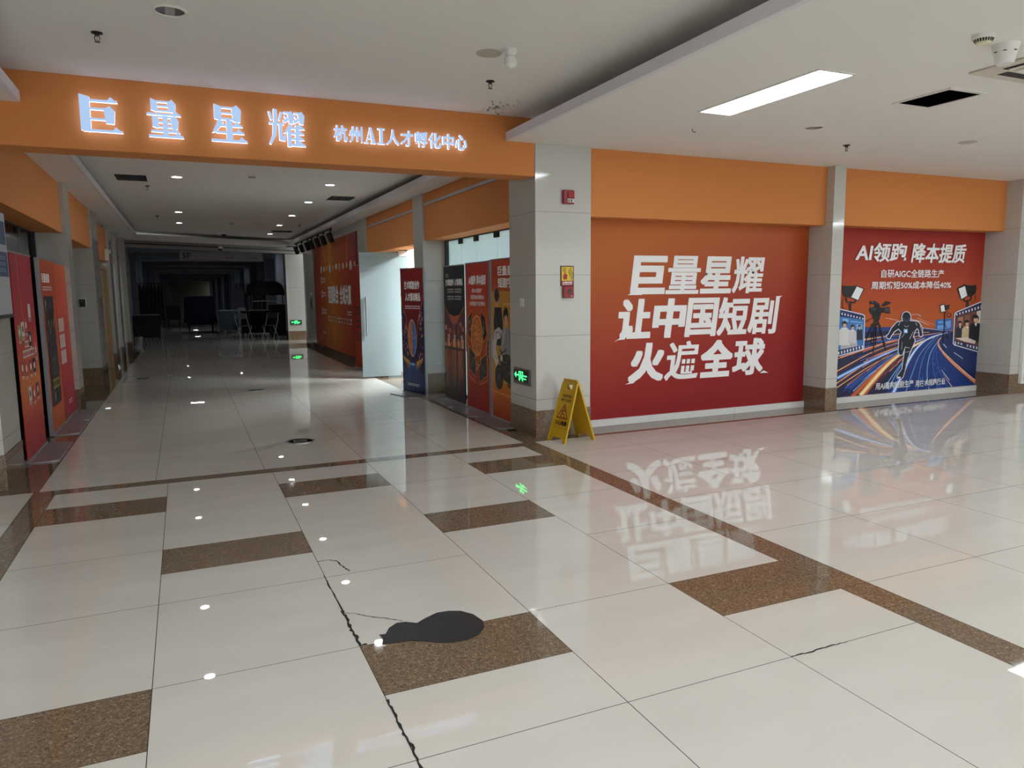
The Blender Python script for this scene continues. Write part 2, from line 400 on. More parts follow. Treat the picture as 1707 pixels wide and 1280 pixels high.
# ------------------------------------------------------------------ shop fronts of glass
def clampbox(x, y, z, n): 
    return MB().box(x-.03, x+.03, y-.07, y+.07, z-.075, z, DARKMETAL)
def glass_front(name, x, ys, top, mat, post_at=None, clamps=True):
    root = struct(name, MB().box(x-.03, x+.03, ys[0], ys[-1], top-.012, top+.02, DARKMETAL))
    for a, b in zip(ys[:-1], ys[1:]):
        p = MB().box(x-.006, x+.006, a+.004, b-.004, .012, top-.012, mat).build('pane', root)
        if clamps and b < ys[-1]: clampbox(x, b, top-.005, 0).build('patch_fitting', root, .004)
    MB().box(x-.03, x+.03, ys[0], ys[-1], 0, .03, DARKMETAL).build('sill', root)
    if post_at is not None: MB().box(x-.05, x+.04, post_at-.035, post_at+.035, .03, top, BLACK).build('post', root)
    return root
glass_front('window_1', 3.62, [7.3, 7.95, 8.55, 9.25, 9.85, 10.42], 2.235, FROST, post_at=10.42)
glass_front('window_2', 3.62, [10.95, 11.35, 11.75], 2.215, FROST)
glass_front('window_2', 3.62, [12.62, 13.4, 14.15], 2.215, FROST)
glass_front('window_3', -1.68, [7.32, 8.2, 9.05, 10.0, 10.9], 2.275, GLASS_DARK, post_at=10.88)
glass_front('window_4', -1.68, [11.38, 12.2, 13.1, 13.98], 2.255, GLASS_DARK, post_at=13.96)
MB().box(-1.72, -1.64, 9.0, 9.1, .03, 2.26, BLACK).build('post', bpy.data.objects['window_3'])
# frosted door standing open into the corridor
d = struct('door_1', MB().box(-.83, 0, -.006, .006, .03, 2.17, FROST), bevel=.002)
d.location = (3.60, 12.55, 0); d.rotation_euler = (0, 0, math.radians(-5))
MB().box(-.16, 0, -.02, .02, 2.10, 2.20, STEEL).build('patch_fitting', d, .004)
MB().box(-.16, 0, -.02, .02, .008, .10, STEEL).build('patch_fitting', d, .004)
for s in (-1, 1):
    h = MB().tube([(-.74, s*.05, .74), (-.74, s*.05, 1.42)], .016, STEEL, 10).tube([(-.74, 0, .82), (-.74, s*.05, .82)], .01, STEEL).tube([(-.74, 0, 1.34), (-.74, s*.05, 1.34)], .01, STEEL)
    h.build('pull_handle', d, smooth=True)
# beige door on the far left
OAK = paint('#a98f68', .5, .08, 4)
d = struct('door_2', MB().box(-1.52, -1.455, 15.53, 17.17, .01, 1.98, OAK), bevel=.004)
MB().box(-1.53, -1.385, 15.45, 15.53, 0, 2.05, OAK).box(-1.53, -1.385, 17.17, 17.25, 0, 2.05, OAK).box(-1.53, -1.385, 15.45, 17.25, 1.98, 2.05, OAK).build('door_frame', d)
MB().tube([(-1.43, 16.30, 1.0), (-1.43, 16.42, 1.0)], .012, STEEL).tube([(-1.455, 16.31, 1.0), (-1.43, 16.31, 1.0)], .012, STEEL).build('door_handle', d)

# ------------------------------------------------------------------ far end: portal and the dark market hall beyond
GREYBEAM = paint('#8d8a87', .8, .03)
m = MB().prism([(-1.75, 21.5), (3.6, 24.6), (3.6, 24.8), (-1.75, 21.7)], 2.72, SOF+.02, GREYBEAM).prism([(-1.75, 21.46), (3.6, 24.56), (3.6, 24.6), (-1.75, 21.5)], 2.80, 2.825, DARKMETAL)  # the thin dark strip along the beam is a painted shadow line
struct('beam', m)
HALL = paint('#8f949c', .8, .04)
HALLW = paint('#7d838d', .7, .05)
m = MB().prism([(-2.4, 21.7), (4.6, 24.8), (4.6, 110), (-2.4, 110)], 3.05, 3.15, HALL); struct('ceiling', m)
for k, y in enumerate((27.5, 31, 35, 40, 48, 56, 66, 78, 92)): struct('beam', MB().box(-2.4, 4.6, y, y+.35, 2.88, 3.05, HALL))
m = MB()
for y in range(22, 110, 4): m.box(-1.9, -1.5, y, y+.6, 0, 3.05, HALLW); m.box(-2.3, -2.1, y, y+4, 0, 3.05, HALLW)
struct('wall_left', m)
m = MB()
for y in range(25, 109, 4): m.box(3.3, 3.7, y+.2, y+.8, 0, 3.05, HALLW); m.box(4.2, 4.4, y, y+4, 0, 3.05, HALLW)
struct('wall_right', m)
struct('wall_end', MB().box(-2.4, 4.6, 110, 110.2, 0, 3.05, paint('#8a8a74', .8)))

# ================================================================== LIGHTS OF THE PLACE, AND ADDED LAMPS
def led_panel(loc, sx, sy, label, strength=PANEL_W):
    t = thing('led_panel', label, 'ceiling light', loc, 0, None)
    MB().box(-sx/2-.02, sx/2+.02, -sy/2-.02, -sy/2, -.006, 0, WHITE).box(-sx/2-.02, sx/2+.02, sy/2, sy/2+.02, -.006, 0, WHITE).box(-sx/2-.02, -sx/2, -sy/2, sy/2, -.006, 0, WHITE).box(sx/2, sx/2+.02, -sy/2, sy/2, -.006, 0, WHITE).build('frame', t)
    MB().box(-sx/2, sx/2, -sy/2, sy/2, -.004, -.001, glow('#f1faff', strength)).build('diffuser', t)
    return t
led_panel((4.06, 4.39, LO), .30, 1.22, 'lit white rectangular panel light in the ceiling above the posters')
# panels of the same row that the frame cuts off but the polished floor mirrors
led_panel((8.62, 4.39, LO), .30, 1.22, 'lit panel light further right along the same ceiling, above the right-hand poster')
led_panel((13.8, 8.0-1.6, LO), .30, .6, 'lit panel light farthest right along the ceiling')
for x, y in ((5.4, 0.4), (9.6, 0.6), (13.5, 0.6), (6.2, -3.6), (0.95, 1.3), (0.95, -2.4), (-3.2, 1.6)):  # panels added out of view to brighten the foreground
    z = HI if -1.0 < x < 2.9 else LO
    led_panel((x, y, z), .6, 1.22, 'unseen panel light added to brighten the near floor', PANEL_W*(.75 if x < 2 else 1.1))['group'] = 'added panel lights out of view'
def shop_panel(x, y):
    t = led_panel((x, y, 2.9), .6, 1.2, 'panel light inside the shop behind the frosted glass', SHOP_W); t['group'] = 'panel lights inside the shop'
for x, y in ((5.0, 8.6), (5.0, 11.0), (5.0, 13.4)): shop_panel(x, y)

LENS = glow('#f4f8ff', DOWN_W, 'downlight_lens')
def make_downlight(loc, label, group):
    t = thing('downlight', label, 'downlight', loc, 0, group)
    MB().lathe([(.055, 0), (.085, 0), (.085, -.006), (.078, -.010), (.060, -.006), (.055, 0)], WHITE, n=24).build('trim_ring', t, smooth=True)
    MB().lathe([(.060, -.001), (.060, -.004)], LENS, n=20).build('lens', t)
    return t
spots = [(.02, 11.25, 'nearest lit downlight of the left row in the corridor ceiling'), (.02, 16.0, 'middle lit downlight of the left row in the corridor ceiling'), (.02, 18.4, 'farthest lit downlight of the left row in the corridor ceiling'),
         (2.09, 11.3, 'nearest lit downlight of the right row, beside the dark ceiling slot'), (2.12, 13.55, 'second lit downlight of the right row in the corridor ceiling'), (2.16, 16.0, 'third lit downlight of the right row in the corridor ceiling'),
         (2.18, 18.35, 'fourth lit downlight of the right row in the corridor ceiling'), (2.25, 21.1, 'farthest lit downlight of the right row, near the portal')]
dl = None
for x, y, lab in spots:
    dl = make_downlight((x, y, TRAY), lab, 'lit corridor downlights') if dl is None else copy_tree(dl, (x, y, TRAY), label=lab)
for x, y in ((.02, 9.1), (2.09, 9.1)): copy_tree(dl, (x, y, TRAY), label='lit downlight just behind the orange sign beam').__setitem__('group', 'downlights hidden by the sign beam')
for x, y, z in ((.05, 43.5, 3.045), (.05, 50.5, 3.045), (2.8, 44.4, 3.045), (.05, 58.5, 3.045), (2.0, 57, 3.045)):
    copy_tree(dl, (x, y, z), label='small lit downlight in the dark hall beyond the portal')['group'] = 'downlights in the far hall'
for x, y in ((.3, 33.2), (2.6, 28.6), (1.2, 52), (1.2, 71), (1.2, 85), (1.2, 100)):  # lamps added among the beams to lift the dark hall
    o = led_panel((x, y, 3.049), .5, .16, 'slim ceiling lamp added between the beams to brighten the far hall', 30.0); o['group'] = 'added lamps of the far hall'
# unlit ones
def dead_downlight(loc, label, r=.085):
    t = thing('downlight', label, 'downlight', loc)
    MB().lathe([(r*.94, 0), (r+.012, 0), (r+.010, -.005), (r, -.010), (r*.95, -.007), (r*.94, 0)], WHITE, n=28).build('trim_ring', t, smooth=True)
    MB().lathe([(r*.94, -.001), (r*.94, -.003)], paint('#3a3a3c', .35), n=24).build('reflector', t)
    MB().box(-.026, .026, -r*.85, r*.85, -.0045, -.003, paint('#8e8e8e', .3)).build('lamp', t)
    return t
dead_downlight((.03, 4.97, HI), 'unlit round downlight in the high ceiling above the sign beam')
dead_downlight((5.24, 5.10, LO), 'unlit round downlight beside the black ceiling opening', .075)

# ================================================================== CEILING FITTINGS
def make_sprinkler(loc, label):
    t = thing('sprinkler', label, 'sprinkler', loc, 0, 'ceiling sprinklers')
    MB().lathe([(.034, 0), (.034, -.006), (.016, -.012), (.012, -.022)], DARKMETAL, n=16).build('escutcheon', t, smooth=True)
    MB().tube([(.010, 0, -.02), (.016, 0, -.035), (.006, 0, -.055)], .003, DARKMETAL, 6).tube([(-.010, 0, -.02), (-.016, 0, -.035), (-.006, 0, -.055)], .003, DARKMETAL, 6).tube([(0, 0, -.02), (0, 0, -.055)], .003, STEEL, 6).build('frame', t)
    MB().lathe([(.004, -.053), (.018, -.056), (.018, -.058), (.004, -.058)], DARKMETAL, n=16).build('deflector', t)
    return t
sp = make_sprinkler((-.40, 5.55, HI), 'dark sprinkler head in the high ceiling above the first sign character')
for x, y, z, lab in ((2.33, 5.62, HI, 'dark sprinkler head in the high ceiling above the small sign characters'), (6.2, 5.6, LO, 'dark sprinkler head in the low ceiling above the orange lintels'),
                     (-.38, 12.3, TRAY, 'sprinkler head next to the left ceiling slot in the corridor'), (-.38, 16.9, TRAY, 'sprinkler head farther down the left side of the corridor ceiling'), (2.62, 18.2, TRAY, 'sprinkler head at the right side of the corridor ceiling')):
    copy_tree(sp, (x, y, z), label=lab)
t = thing('motion_sensor', 'white round motion sensor on the ceiling beside a blank disc', 'sensor', (2.17, 4.86, HI)); t.scale = (1.3, 1.3, 1.3)
MB().lathe([(.036, 0), (.036, -.016), (.028, -.022), (.020, -.034)], WHITE, n=24).build('base', t, smooth=True)
MB().lathe([(.012, -.030), (.030, -.040), (.037, -.058), (.034, -.078), (.020, -.092), (.006, -.096)], WHITE, n=24).build('lens', t, smooth=True)
t = tag(MB().lathe([(.09, 0), (.09, -.004), (.086, -.007), (.01, -.008)], paint('#bdb3a8', .7), n=32).build('blanking_disc', smooth=True), 'flat beige disc covering a hole beside the motion sensor', 'cover disc'); t.location = (2.06, 4.98, HI)
t = tag(MB().lathe([(.085, 0), (.085, -.004), (.08, -.006), (.01, -.007)], paint('#bdb6ae', .7), n=32).build('blanking_disc', smooth=True), 'pale disc covering a hole near the right end of the low ceiling', 'cover disc'); t.location = (7.22, 5.04, LO)
def smoke(loc, label, s=1.0):
    t = thing('smoke_detector', label, 'smoke detector', loc)
    MB().lathe([(.06*s, 0), (.06*s, -.022*s), (.056*s, -.026*s), (.036*s, -.028*s)], WHITE, n=28).build('base', t, smooth=True)
    g = MB()
    for i in range(22):
        a = 2*PI*i/22; c, q = math.cos(a), math.sin(a); r0, r1 = .049*s, .052*s
        g.add([(r1*math.cos(a-.09), r1*math.sin(a-.09), -.027*s), (r1*math.cos(a+.09), r1*math.sin(a+.09), -.027*s), (r0*math.cos(a+.09)*.88, r0*math.sin(a+.09)*.88, -.043*s), (r0*math.cos(a-.09)*.88, r0*math.sin(a-.09)*.88, -.043*s)], [(0, 1, 2, 3)], BLACK)
    MB().lathe([(.050*s, -.026*s), (.041*s, -.044*s), (.030*s, -.052*s), (.01*s, -.053*s)], paint('#d9d8b8', .5), n=28).build('cap', t, smooth=True)
    g.build('grille', t)
    return t
smoke((4.26, 2.92, LO), 'white smoke detector with a dark grille near the top right corner')
smoke((.95, 10.75, TRAY), 'smoke detector in the middle of the corridor ceiling, nearest one', .9)
smoke((1.1, 18.0, TRAY), 'smoke detector farther along the corridor ceiling', .9)
t = thing('dome_camera', 'small black dome camera at the end of the corridor ceiling', 'camera', (1.1, 21.4, TRAY))
MB().lathe([(.07, 0), (.07, -.02)], WHITE, n=20).build('base', t); MB().lathe([(.055, -.02), (.05, -.05), (.03, -.072), (.005, -.08)], BLACK, n=20).build('dome', t, smooth=True)
t = thing('dome_camera', 'small black dome camera under the portal beam', 'camera', (1.05, 23.02, 2.79), math.radians(30))
MB().box(-.05, .05, -.06, .0, -.02, .04, WHITE).build('base', t); MB().lathe([(.06, -.02), (.055, -.05), (.03, -.08), (.005, -.085)], BLACK, c=(0, -.03, 0), n=20).build('dome', t, smooth=True)
t = thing('emergency_speaker', 'white tapered ceiling speaker between smoke detector and air conditioner', 'speaker', (4.55, 2.98, LO))
MB().lathe([(.075, 0), (.072, -.01), (.05, -.105), (.044, -.112), (.01, -.113)], WHITE, n=28).build('housing', t, smooth=True)
for a in (-2.6, -1.7, -3.4): MB().box(.062*math.cos(a)-.008, .062*math.cos(a)+.008, .062*math.sin(a)-.008, .062*math.sin(a)+.008, -.05, -.046, paint('#55534f', .6)).build('slot', t)
t = thing('air_conditioner', 'white ceiling cassette air conditioner cut by the right edge', 'air conditioner', (5.35, 3.0, LO))
WARM = paint('#cfc8ba', .5, .03)
MB().box(-.45, .45, -.45, .45, -.014, -.001, WARM).build('panel', t, .012)
MB().box(-.26, .26, -.26, .26, -.026, -.014, WHITE).build('intake_grille', t, .004)
for a in range(4):
    o = MB().box(-.27, .27, .30, .37, -.0165, -.014, BLACK).build('air_slot', t); o.rotation_euler = (0, 0, a*PI/2)
    f = MB().box(-.25, .25, .315, .345, -.024, -.018, WHITE).build('louvre', t, .002); f.rotation_euler = (.3, 0, a*PI/2) if a == 0 else (0, 0, a*PI/2)
t = thing('ceiling_vent', 'black square opening in the low ceiling right of the panel light', 'vent', (5.34, 3.985, LO))
MB().box(-.20, .20, -.245, -.215, -.008, 0, WHITE).box(-.20, .20, .215, .245, -.008, 0, WHITE).box(-.20, -.175, -.215, .215, -.008, 0, WHITE).box(.175, .20, -.215, .215, -.008, 0, WHITE).build('frame', t)
MB().box(-.175, .175, -.215, .215, -.003, -.001, paint('#040404', 1, 0, spec=0)).build('painted_dark', t)  # flat black sheet painted as the dark inside of the opening
def slot_vent(loc, w, d, label):
    t = thing('ceiling_slot_vent', label, 'vent', loc)
    MB().box(-w/2, w/2, -d/2, d/2, -.004, 0, paint('#120e0d', .9)).build('painted_dark', t)  # flat sheet, the darkness of the slot is put into its colour
    MB().tube([(-w/2, -d*.3, -.01), (-w*.2, d*.1, -.012), (0, -d*.2, -.01), (w*.25, d*.15, -.012), (w/2, -d*.2, -.01)], .004, DARKMETAL, 5).build('wire', t)
    return t
slot_vent((-.55, 11.55, TRAY), .38, .55, 'dark ceiling slot on the left side of the corridor')
slot_vent((2.55, 12.85, TRAY), .40, .55, 'dark ceiling slot on the right side of the corridor')
slot_vent((2.45, 20.2, TRAY), .5, .45, 'dark ceiling slot near the end of the corridor')

# ================================================================== FLOOR FITTINGS
def floor_hatch(loc, r, label):
    t = thing('floor_outlet_cover', label, 'floor outlet cover', loc)
    MB().lathe([(r*.82, 0), (r, 0), (r, .003), (r*.96, .006), (r*.84, .006), (r*.82, .003)], STEEL, n=36).build('rim', t, smooth=True)
    MB().lathe([(r*.83, 0), (r*.83, .003)], paint('#1a1c1b', .4), n=32).build('lid', t)
    mb = MB()
    for i in range(-2, 3): mb.box(-r*.45, r*.45, i*r*.2-.006, i*r*.2+.006, .003, .0045, paint('#4d5150', .4))
    mb.build('rib', t)
floor_hatch((1.0, 7.57, 0), .145, 'round steel-rimmed black floor cover, the nearest in the corridor')
floor_hatch((.96, 11.95, 0), .14, 'round dark floor cover midway along the corridor')
floor_hatch((.94, 16.2, 0), .14, 'round dark floor cover farthest along the corridor')
t = thing('floor_access_panel', 'rectangular floor panel with a dark slot on the left of the corridor', 'floor panel', (-.62, 14.6, 0))
mb = MB(); 
for a in ((-.42, .42, -.5, -.47), (-.42, .42, .47, .5), (-.42, -.40, -.5, .5), (.40, .42, -.5, .5)): mb.box(*a, 0, .002, paint('#5a5652', .4))
mb.build('frame', t); MB().box(-.22, -.02, -.12, .12, .0, .003, BLACK).build('slot', t); MB().box(.26, .33, .1, .45, 0, .002, paint('#6a655f', .4)).build('latch', t)
# dark repair patch and cracks in the near tiles
patch = [(.69, 2.955), (.705, 3.0), (.70, 3.045), (.728, 3.04), (.755, 3.09), (.80, 3.125), (.84, 3.12), (.885, 3.085), (.93, 3.115), (1.0, 3.15), (1.06, 3.145), (1.11, 3.12), (1.15, 3.06), (1.165, 2.98), (1.145, 2.91), (1.10, 2.86), (1.04, 2.835), (.97, 2.84), (.91, 2.865), (.86, 2.905), (.80, 2.935), (.75, 2.94)]
t = MB().prism(patch, 0, .0022, paint('#26272a', .42, .35, 40)).build('repair_patch'); tag(t, 'black cement patch over a broken corner between beige tile and brown strip', 'floor patch')
def crack(pts, w, label):
    rr = random.Random(len(pts)); P = []
    for a, b in zip(pts[:-1], pts[1:]):
        for k in range(5): P.append((a[0]+(b[0]-a[0])*k/5+rr.uniform(-.004, .004), a[1]+(b[1]-a[1])*k/5+rr.uniform(-.004, .004)))
    P.append(pts[-1]); mb = MB(); l = []; r = []
    for i, p in enumerate(P):
        a = P[max(0, i-1)]; b = P[min(len(P)-1, i+1)]; d = math.hypot(b[0]-a[0], b[1]-a[1]) or 1; ww = w*rr.uniform(.4, 1.3)/2
        nx, ny = -(b[1]-a[1])/d*ww, (b[0]-a[0])/d*ww; l.append((p[0]+nx, p[1]+ny, .0012)); r.append((p[0]-nx, p[1]-ny, .0012))
    n = len(P); mb.add(l+r, [(i, i+1, n+i+1, n+i) for i in range(n-1)], paint('#1d1b19', .8))
    o = mb.build('floor_crack'); tag(o, label, 'crack', 'cracks in the near tiles'); return o
crack([(.6, 4.06), (.66, 4.07), (.70, 4.03), (.715, 3.93), (.735, 3.85)], .010, 'hooked crack beside the tile joint, farthest from the black patch')
crack([(.6, 3.33), (.65, 3.31), (.69, 3.26), (.76, 3.20), (.83, 3.135)], .006, 'thin crack running from the tile joint to the black patch')
crack([(.598, 3.36), (.607, 3.27), (.596, 3.18), (.604, 3.08), (.60, 2.98), (.63, 2.99)], .016, 'broken tile edge along the joint left of the black patch')
crack([(.600, 3.84), (.597, 3.62), (.603, 3.36)], .007, 'chipped tile edge along the joint behind the black patch')
crack([(.6, 2.52), (.605, 2.43), (.597, 2.33), (.606, 2.22), (.598, 2.12), (.602, 1.9)], .011, 'chipped tile edge along the joint at the front, below the brown strip')
crack([(2.19, 2.14), (2.28, 2.131), (2.4, 2.137), (2.5, 2.133)], .007, 'chipped joint at the front right, beside a tile corner')
crack([(4.45, 2.6), (4.7, 2.52), (4.95, 2.47)], .003, 'hairline scratch on the tile right of the brown border')

# flaking paint where the high ceiling meets the beam
t = thing('peeling_paint', 'flaking patch of ceiling paint above the right end of the sign beam', 'paint damage', (2.72, 6.36, HI))
rr = random.Random(12); fk = MB(); bs = MB()

for k in range(60):
    a = rr.uniform(0, 2*PI); d = abs(rr.gauss(0, .09)); x, y = 1.2*d*math.cos(a), 1.5*d*math.sin(a); q = rr.uniform(.012, .03); b_ = rr.uniform(0, 6)
    fk.add([(x, y, -.002), (x+q*math.cos(b_), y+q*math.sin(b_), -.002), (x+q*math.cos(b_+.9), y+q*math.sin(b_+.9), -rr.uniform(.008, .02)), (x+q*.5*math.cos(b_+1.6), y+q*.5*math.sin(b_+1.6), -rr.uniform(.004, .012))], [(0, 1, 2, 3)], paint(rr.choice(['#d8d6d0', '#6a6864', '#a9a7a1']), .9))
fk.build('flake', t)

t = tag(MB().tube([(0, 0, 0), (.004, 0, -.02), (.03, .01, -.028), (.05, .012, -.022)], .003, DARKMETAL, 6).build('ceiling_hook'), 'tiny bent wire hook hanging from the low ceiling above the orange lintel', 'hook'); t.location = (4.25, 5.55, LO)

# ================================================================== LIT SIGN ON THE BEAM
FACE = glow('#aecbf2', LETTER_W, 'lit_letter_face', '#22262c')
RETURN = glow('#cfd9ff', LETTER_W*2.4, 'lit_letter_edge', '#55585c')
T = lambda x, z: [(x-26, z), (x-16, z+11), (x, z-5), (x-4, z-5)]
def bar(x0, x1, z, t=6, tip=True):
    p = [[(x0, z), (x1, z), (x1, z-t), (x0, z-t)]]
    return p+([[(x1-24, z-t*.4), (x1-15, z+9), (x1+2, z-t)]] if tip else [])
def post(x0, x1, z0, z1, cap=6): return [[(x0, z1), (x0+(x1-x0)*.35, z1-2), (x1, z1-cap), (x1, z0+3), (x1-3, z0), (x0, z0+4)]]
def rpost(x0, x1, z0, z1): return [[(x0-4, z1-4), (x0+(x1-x0)*.5, z1+5), (x1+3, z1-7), (x1, z0), (x0, z0+1)]]
SIGN = {
 '巨': post(0, 24, 2, 100)+bar(22, 89, 88)+bar(22, 66, 66, 5, 0)+rpost(60, 80, 26, 68)+bar(22, 64, 39, 5, 0)+bar(5, 98, 9, 6),
 '量': post(12, 30, 66, 99)+rpost(62, 79, 66, 94)+bar(28, 66, 94, 4, 0)+bar(28, 66, 83, 4, 0)+bar(28, 66, 71, 4, 0)+bar(0, 93, 62, 5)+post(14, 31, 24, 56)+rpost(68, 84, 24, 53)+[[(43, 56), (57, 56), (57, 2), (43, 2)]]+bar(30, 70, 55, 4, 0)+bar(30, 70, 42, 4, 0)+bar(30, 70, 30, 4, 0)+bar(10, 88, 19, 5)+bar(3, 98, 7, 6),
 '星': post(10, 30, 57, 99)+rpost(62, 82, 55, 94)+bar(28, 66, 93, 4, 0)+bar(28, 66, 79, 4, 0)+bar(28, 66, 64, 5, 0)+[[(20, 58), (36, 54), (14, 27), (2, 24)]]+[[(42, 60), (59, 57), (59, 4), (42, 4)]]+bar(24, 86, 47, 5)+bar(14, 90, 29, 5)+bar(0, 98, 8, 6),
 '耀': [[(14, 100), (24, 97), (24, 60), (14, 60)], [(0, 92), (7, 90), (11, 70), (6, 68)], [(33, 93), (40, 90), (32, 69), (27, 70)]]+bar(2, 42, 63, 5, 0)+[[(12, 60), (24, 60), (20, 28), (6, 3), (0, 5), (10, 30)], [(28, 60), (37, 60), (36, 24), (46, 34), (44, 14), (28, 16)]]
   +bar(42, 64, 94, 5, 0)+rpost(56, 66, 62, 92)+[[(43, 84), (52, 78), (50, 74), (43, 79)], [(40, 72), (54, 76), (54, 70), (40, 62)]]+bar(70, 92, 94, 5, 0)+rpost(84, 95, 62, 92)+[[(71, 84), (80, 78), (78, 74), (71, 79)], [(68, 72), (82, 76), (82, 70), (68, 62)]]
   +[[(56, 62), (64, 58), (46, 36), (40, 36)], [(50, 52), (60, 50), (60, 0), (50, 0)], [(72, 60), (82, 58), (80, 4), (70, 4)]]+bar(58, 96, 53, 5)+bar(58, 94, 39, 5)+bar(58, 94, 24, 5)+bar(56, 98, 8, 6)}
def sign_char(ch, x0, x1, z0, z1, label, big):
    t = thing('sign_character', label, 'sign letter', ((x0+x1)/2, 6.65, z0), 0, 'large lit sign characters' if big else 'small lit sign characters')
    w, h = x1-x0, z1-z0; f = MB(); e = MB(); y0, y1 = (-.062, -.024) if big else (-.048, -.022)
    if big:
        for i, p in enumerate(SIGN[ch]):
            q = [(-w/2+a/100*w, b/100*h) for a, b in p]
            f.prism(q, y0-i*2e-5, y0+.008, FACE, 'y'); e.prism(q, y0+.009, y1-i*2e-5, RETURN, 'y')
    else:
        if ch == 'A':
            for q in ([(-w*.06, h), (w*.12, h), (w*.42, h*.06), (w*.14, h*.06)], [(-w*.02, h*.98), (w*.03, h*.85), (-w*.27, h*.04), (-w*.36, h*.04)], [(-w*.2, h*.36), (w*.22, h*.36), (w*.24, h*.28), (-w*.23, h*.28)], [(-w*.5, h*.08), (-w*.14, h*.08), (-w*.14, 0), (-w*.5, 0)], [(w*.04, h*.08), (w*.5, h*.08), (w*.5, 0), (w*.04, 0)]): f.prism(q, y0, y0+.004, FACE, 'y'); e.prism(q, y0+.005, y1, RETURN, 'y')
        elif ch == 'I':
            for q in ([(-w*.2, 0), (w*.2, 0), (w*.2, h), (-w*.2, h)], [(-w*.5, 0), (w*.5, 0), (w*.5, h*.08), (-w*.5, h*.08)], [(-w*.5, h*.92), (w*.5, h*.92), (w*.5, h), (-w*.5, h)]): f.prism(q, y0, y0+.004, FACE, 'y'); e.prism(q, y0+.005, y1, RETURN, 'y')
        else: type_in(f, ch, -w/2, 0, w/2, h, y0, FACE, .034, depth=0); type_in(e, ch, -w/2, 0, w/2, h, y0+.004, RETURN, .008, depth=.022)
    f.build('face', t); e.build('backlit_edge', t, fix=False)
    pin = MB()
    for a in (-w*.3, w*.3): pin.tube([(a if big else a*.6, y1, h*.5), (a if big else a*.6, 0, h*.5)], .004, STEEL, 6)
    pin.build('standoff', t)
for ch, x0, x1, z0, z1 in (('巨', -.63, -.345, 2.725, 3.005), ('量', -.175, .085, 2.722, 3.02), ('星', .29, .565, 2.718, 3.02), ('耀', .735, 1.035, 2.72, 3.02)):
    sign_char(ch, x0, x1, z0, z1, 'large lit character %s on the orange beam sign' % ch, True)
small = '杭州AI人才孵化中心'; wd = [.125, .125, .115, .075, .125, .125, .125, .125, .12, .12]; tot = sum(wd); x = 1.268
for ch, w_ in zip(small, wd):
    ww = w_/tot*(2.505-1.268); g = .007
    sign_char(ch, x+g, x+ww-g, 2.795, 2.932, 'small lit character %s in the short line of the beam sign' % ch, False); x += ww

# ================================================================== WALL POSTERS
class Print:
    """flat print on a board: every call lays the next film a hair above the last"""
    def __init__(s, root, y0=-.0135, kx=1.0): s.root, s.y, s.kx = root, y0, kx
    def lay(s, name, fn, label=None, za=1.0, zb=0.0):
        mb = MB(); s.y -= 3e-5; fn(mb, s); mb.v = [(v[0]*s.kx, v[1], v[2]*za+zb) for v in mb.v]; o = mb.build(name, s.root, fix=False)
        if label: o['label'] = label
        return o
    def up(s): s.y -= 7e-5; return s.y
INKS = {}
def ink(h): return paint(h, .45, 0)
def text(mb, s, line, x0, z0, x1, z1, m=None, bold=.018, shear=0.0): type_in(mb, line, x0, z0, x1, z1, s.up(), m or INK_WHITE, bold, shear)

t = thing('wall_poster', 'large red and orange poster with three rows of white characters', 'poster', (3.855, 6.926, 0))
W1 = print_mat('poster_orange_red', [(0, '#8e1d22'), (.16, '#96241f'), (.38, '#a03a24'), (.60, '#ad5026'), (.85, '#b8662c')], size=2.27, diag=-.40, width=3.24, warp=.12)
MB().box(0, 3.24, -.012, 0, .078, 2.30, W1).build('sheet', t)
P = Print(t); O = 3.855
for nm, s_, x0, x1, z0, z1 in (('title_line', '巨量星耀', 4.52, 6.40, 1.440, 1.872), ('title_line', '让中国短剧', 4.345, 6.64, .945, 1.398), ('title_line', '火遍全球', 4.50, 6.45, .455, .905)):
    P.lay(nm, lambda mb, s: chars_in(mb, s_, x0-O, z0, x1-O, z1, s.y, INK_WHITE, .05, .13, .03))
# sharp flicks at the stroke ends of the display type
P.lay('brush_flick', lambda mb, s: [flat(mb, [(a-O, b) for a, b in q], s.up(), INK_WHITE) for q in ([(4.47, 1.437), (4.66, 1.437), (4.60, 1.50), (4.545, 1.47)], [(4.35, .945), (4.30, .925), (4.47, 1.02), (4.44, .95)], [(4.45, .445), (4.56, .455), (4.70, .58), (4.57, .49)], [(6.38, .47), (6.52, .468), (6.44, .50)], [(6.60, 1.40), (6.70, 1.405), (6.62, 1.36)])])

t = thing('wall_poster', 'blue and orange poster of a dark runner on a glowing road', 'poster', (7.282, 6.926, 0))
W2 = print_mat('poster_red_to_orange', [(0, '#bd6230'), (.42, '#bb5f2e'), (.58, '#b4522b'), (.78, '#a63c2a'), (1.0, '#982c26')], size=2.25, rough=.5)
PW = 3.128
MB().box(0, PW, -.012, 0, .078, 2.30, W2).build('sheet', t)
def clip(pts, x0, x1, z0, z1):
    for ax, lim, sg in ((0, x0, 1), (0, x1, -1), (1, z0, 1), (1, z1, -1)):
        out = []
        for a, b in zip(pts, pts[1:]+pts[:1]):
            ia, ib = sg*(a[ax]-lim) >= 0, sg*(b[ax]-lim) >= 0
            if ia: out.append(a)
            if ia != ib:
                k = (lim-a[ax])/(b[ax]-a[ax]); out.append((a[0]+(b[0]-a[0])*k, a[1]+(b[1]-a[1])*k))
        pts = out
        if not pts: break
    return pts
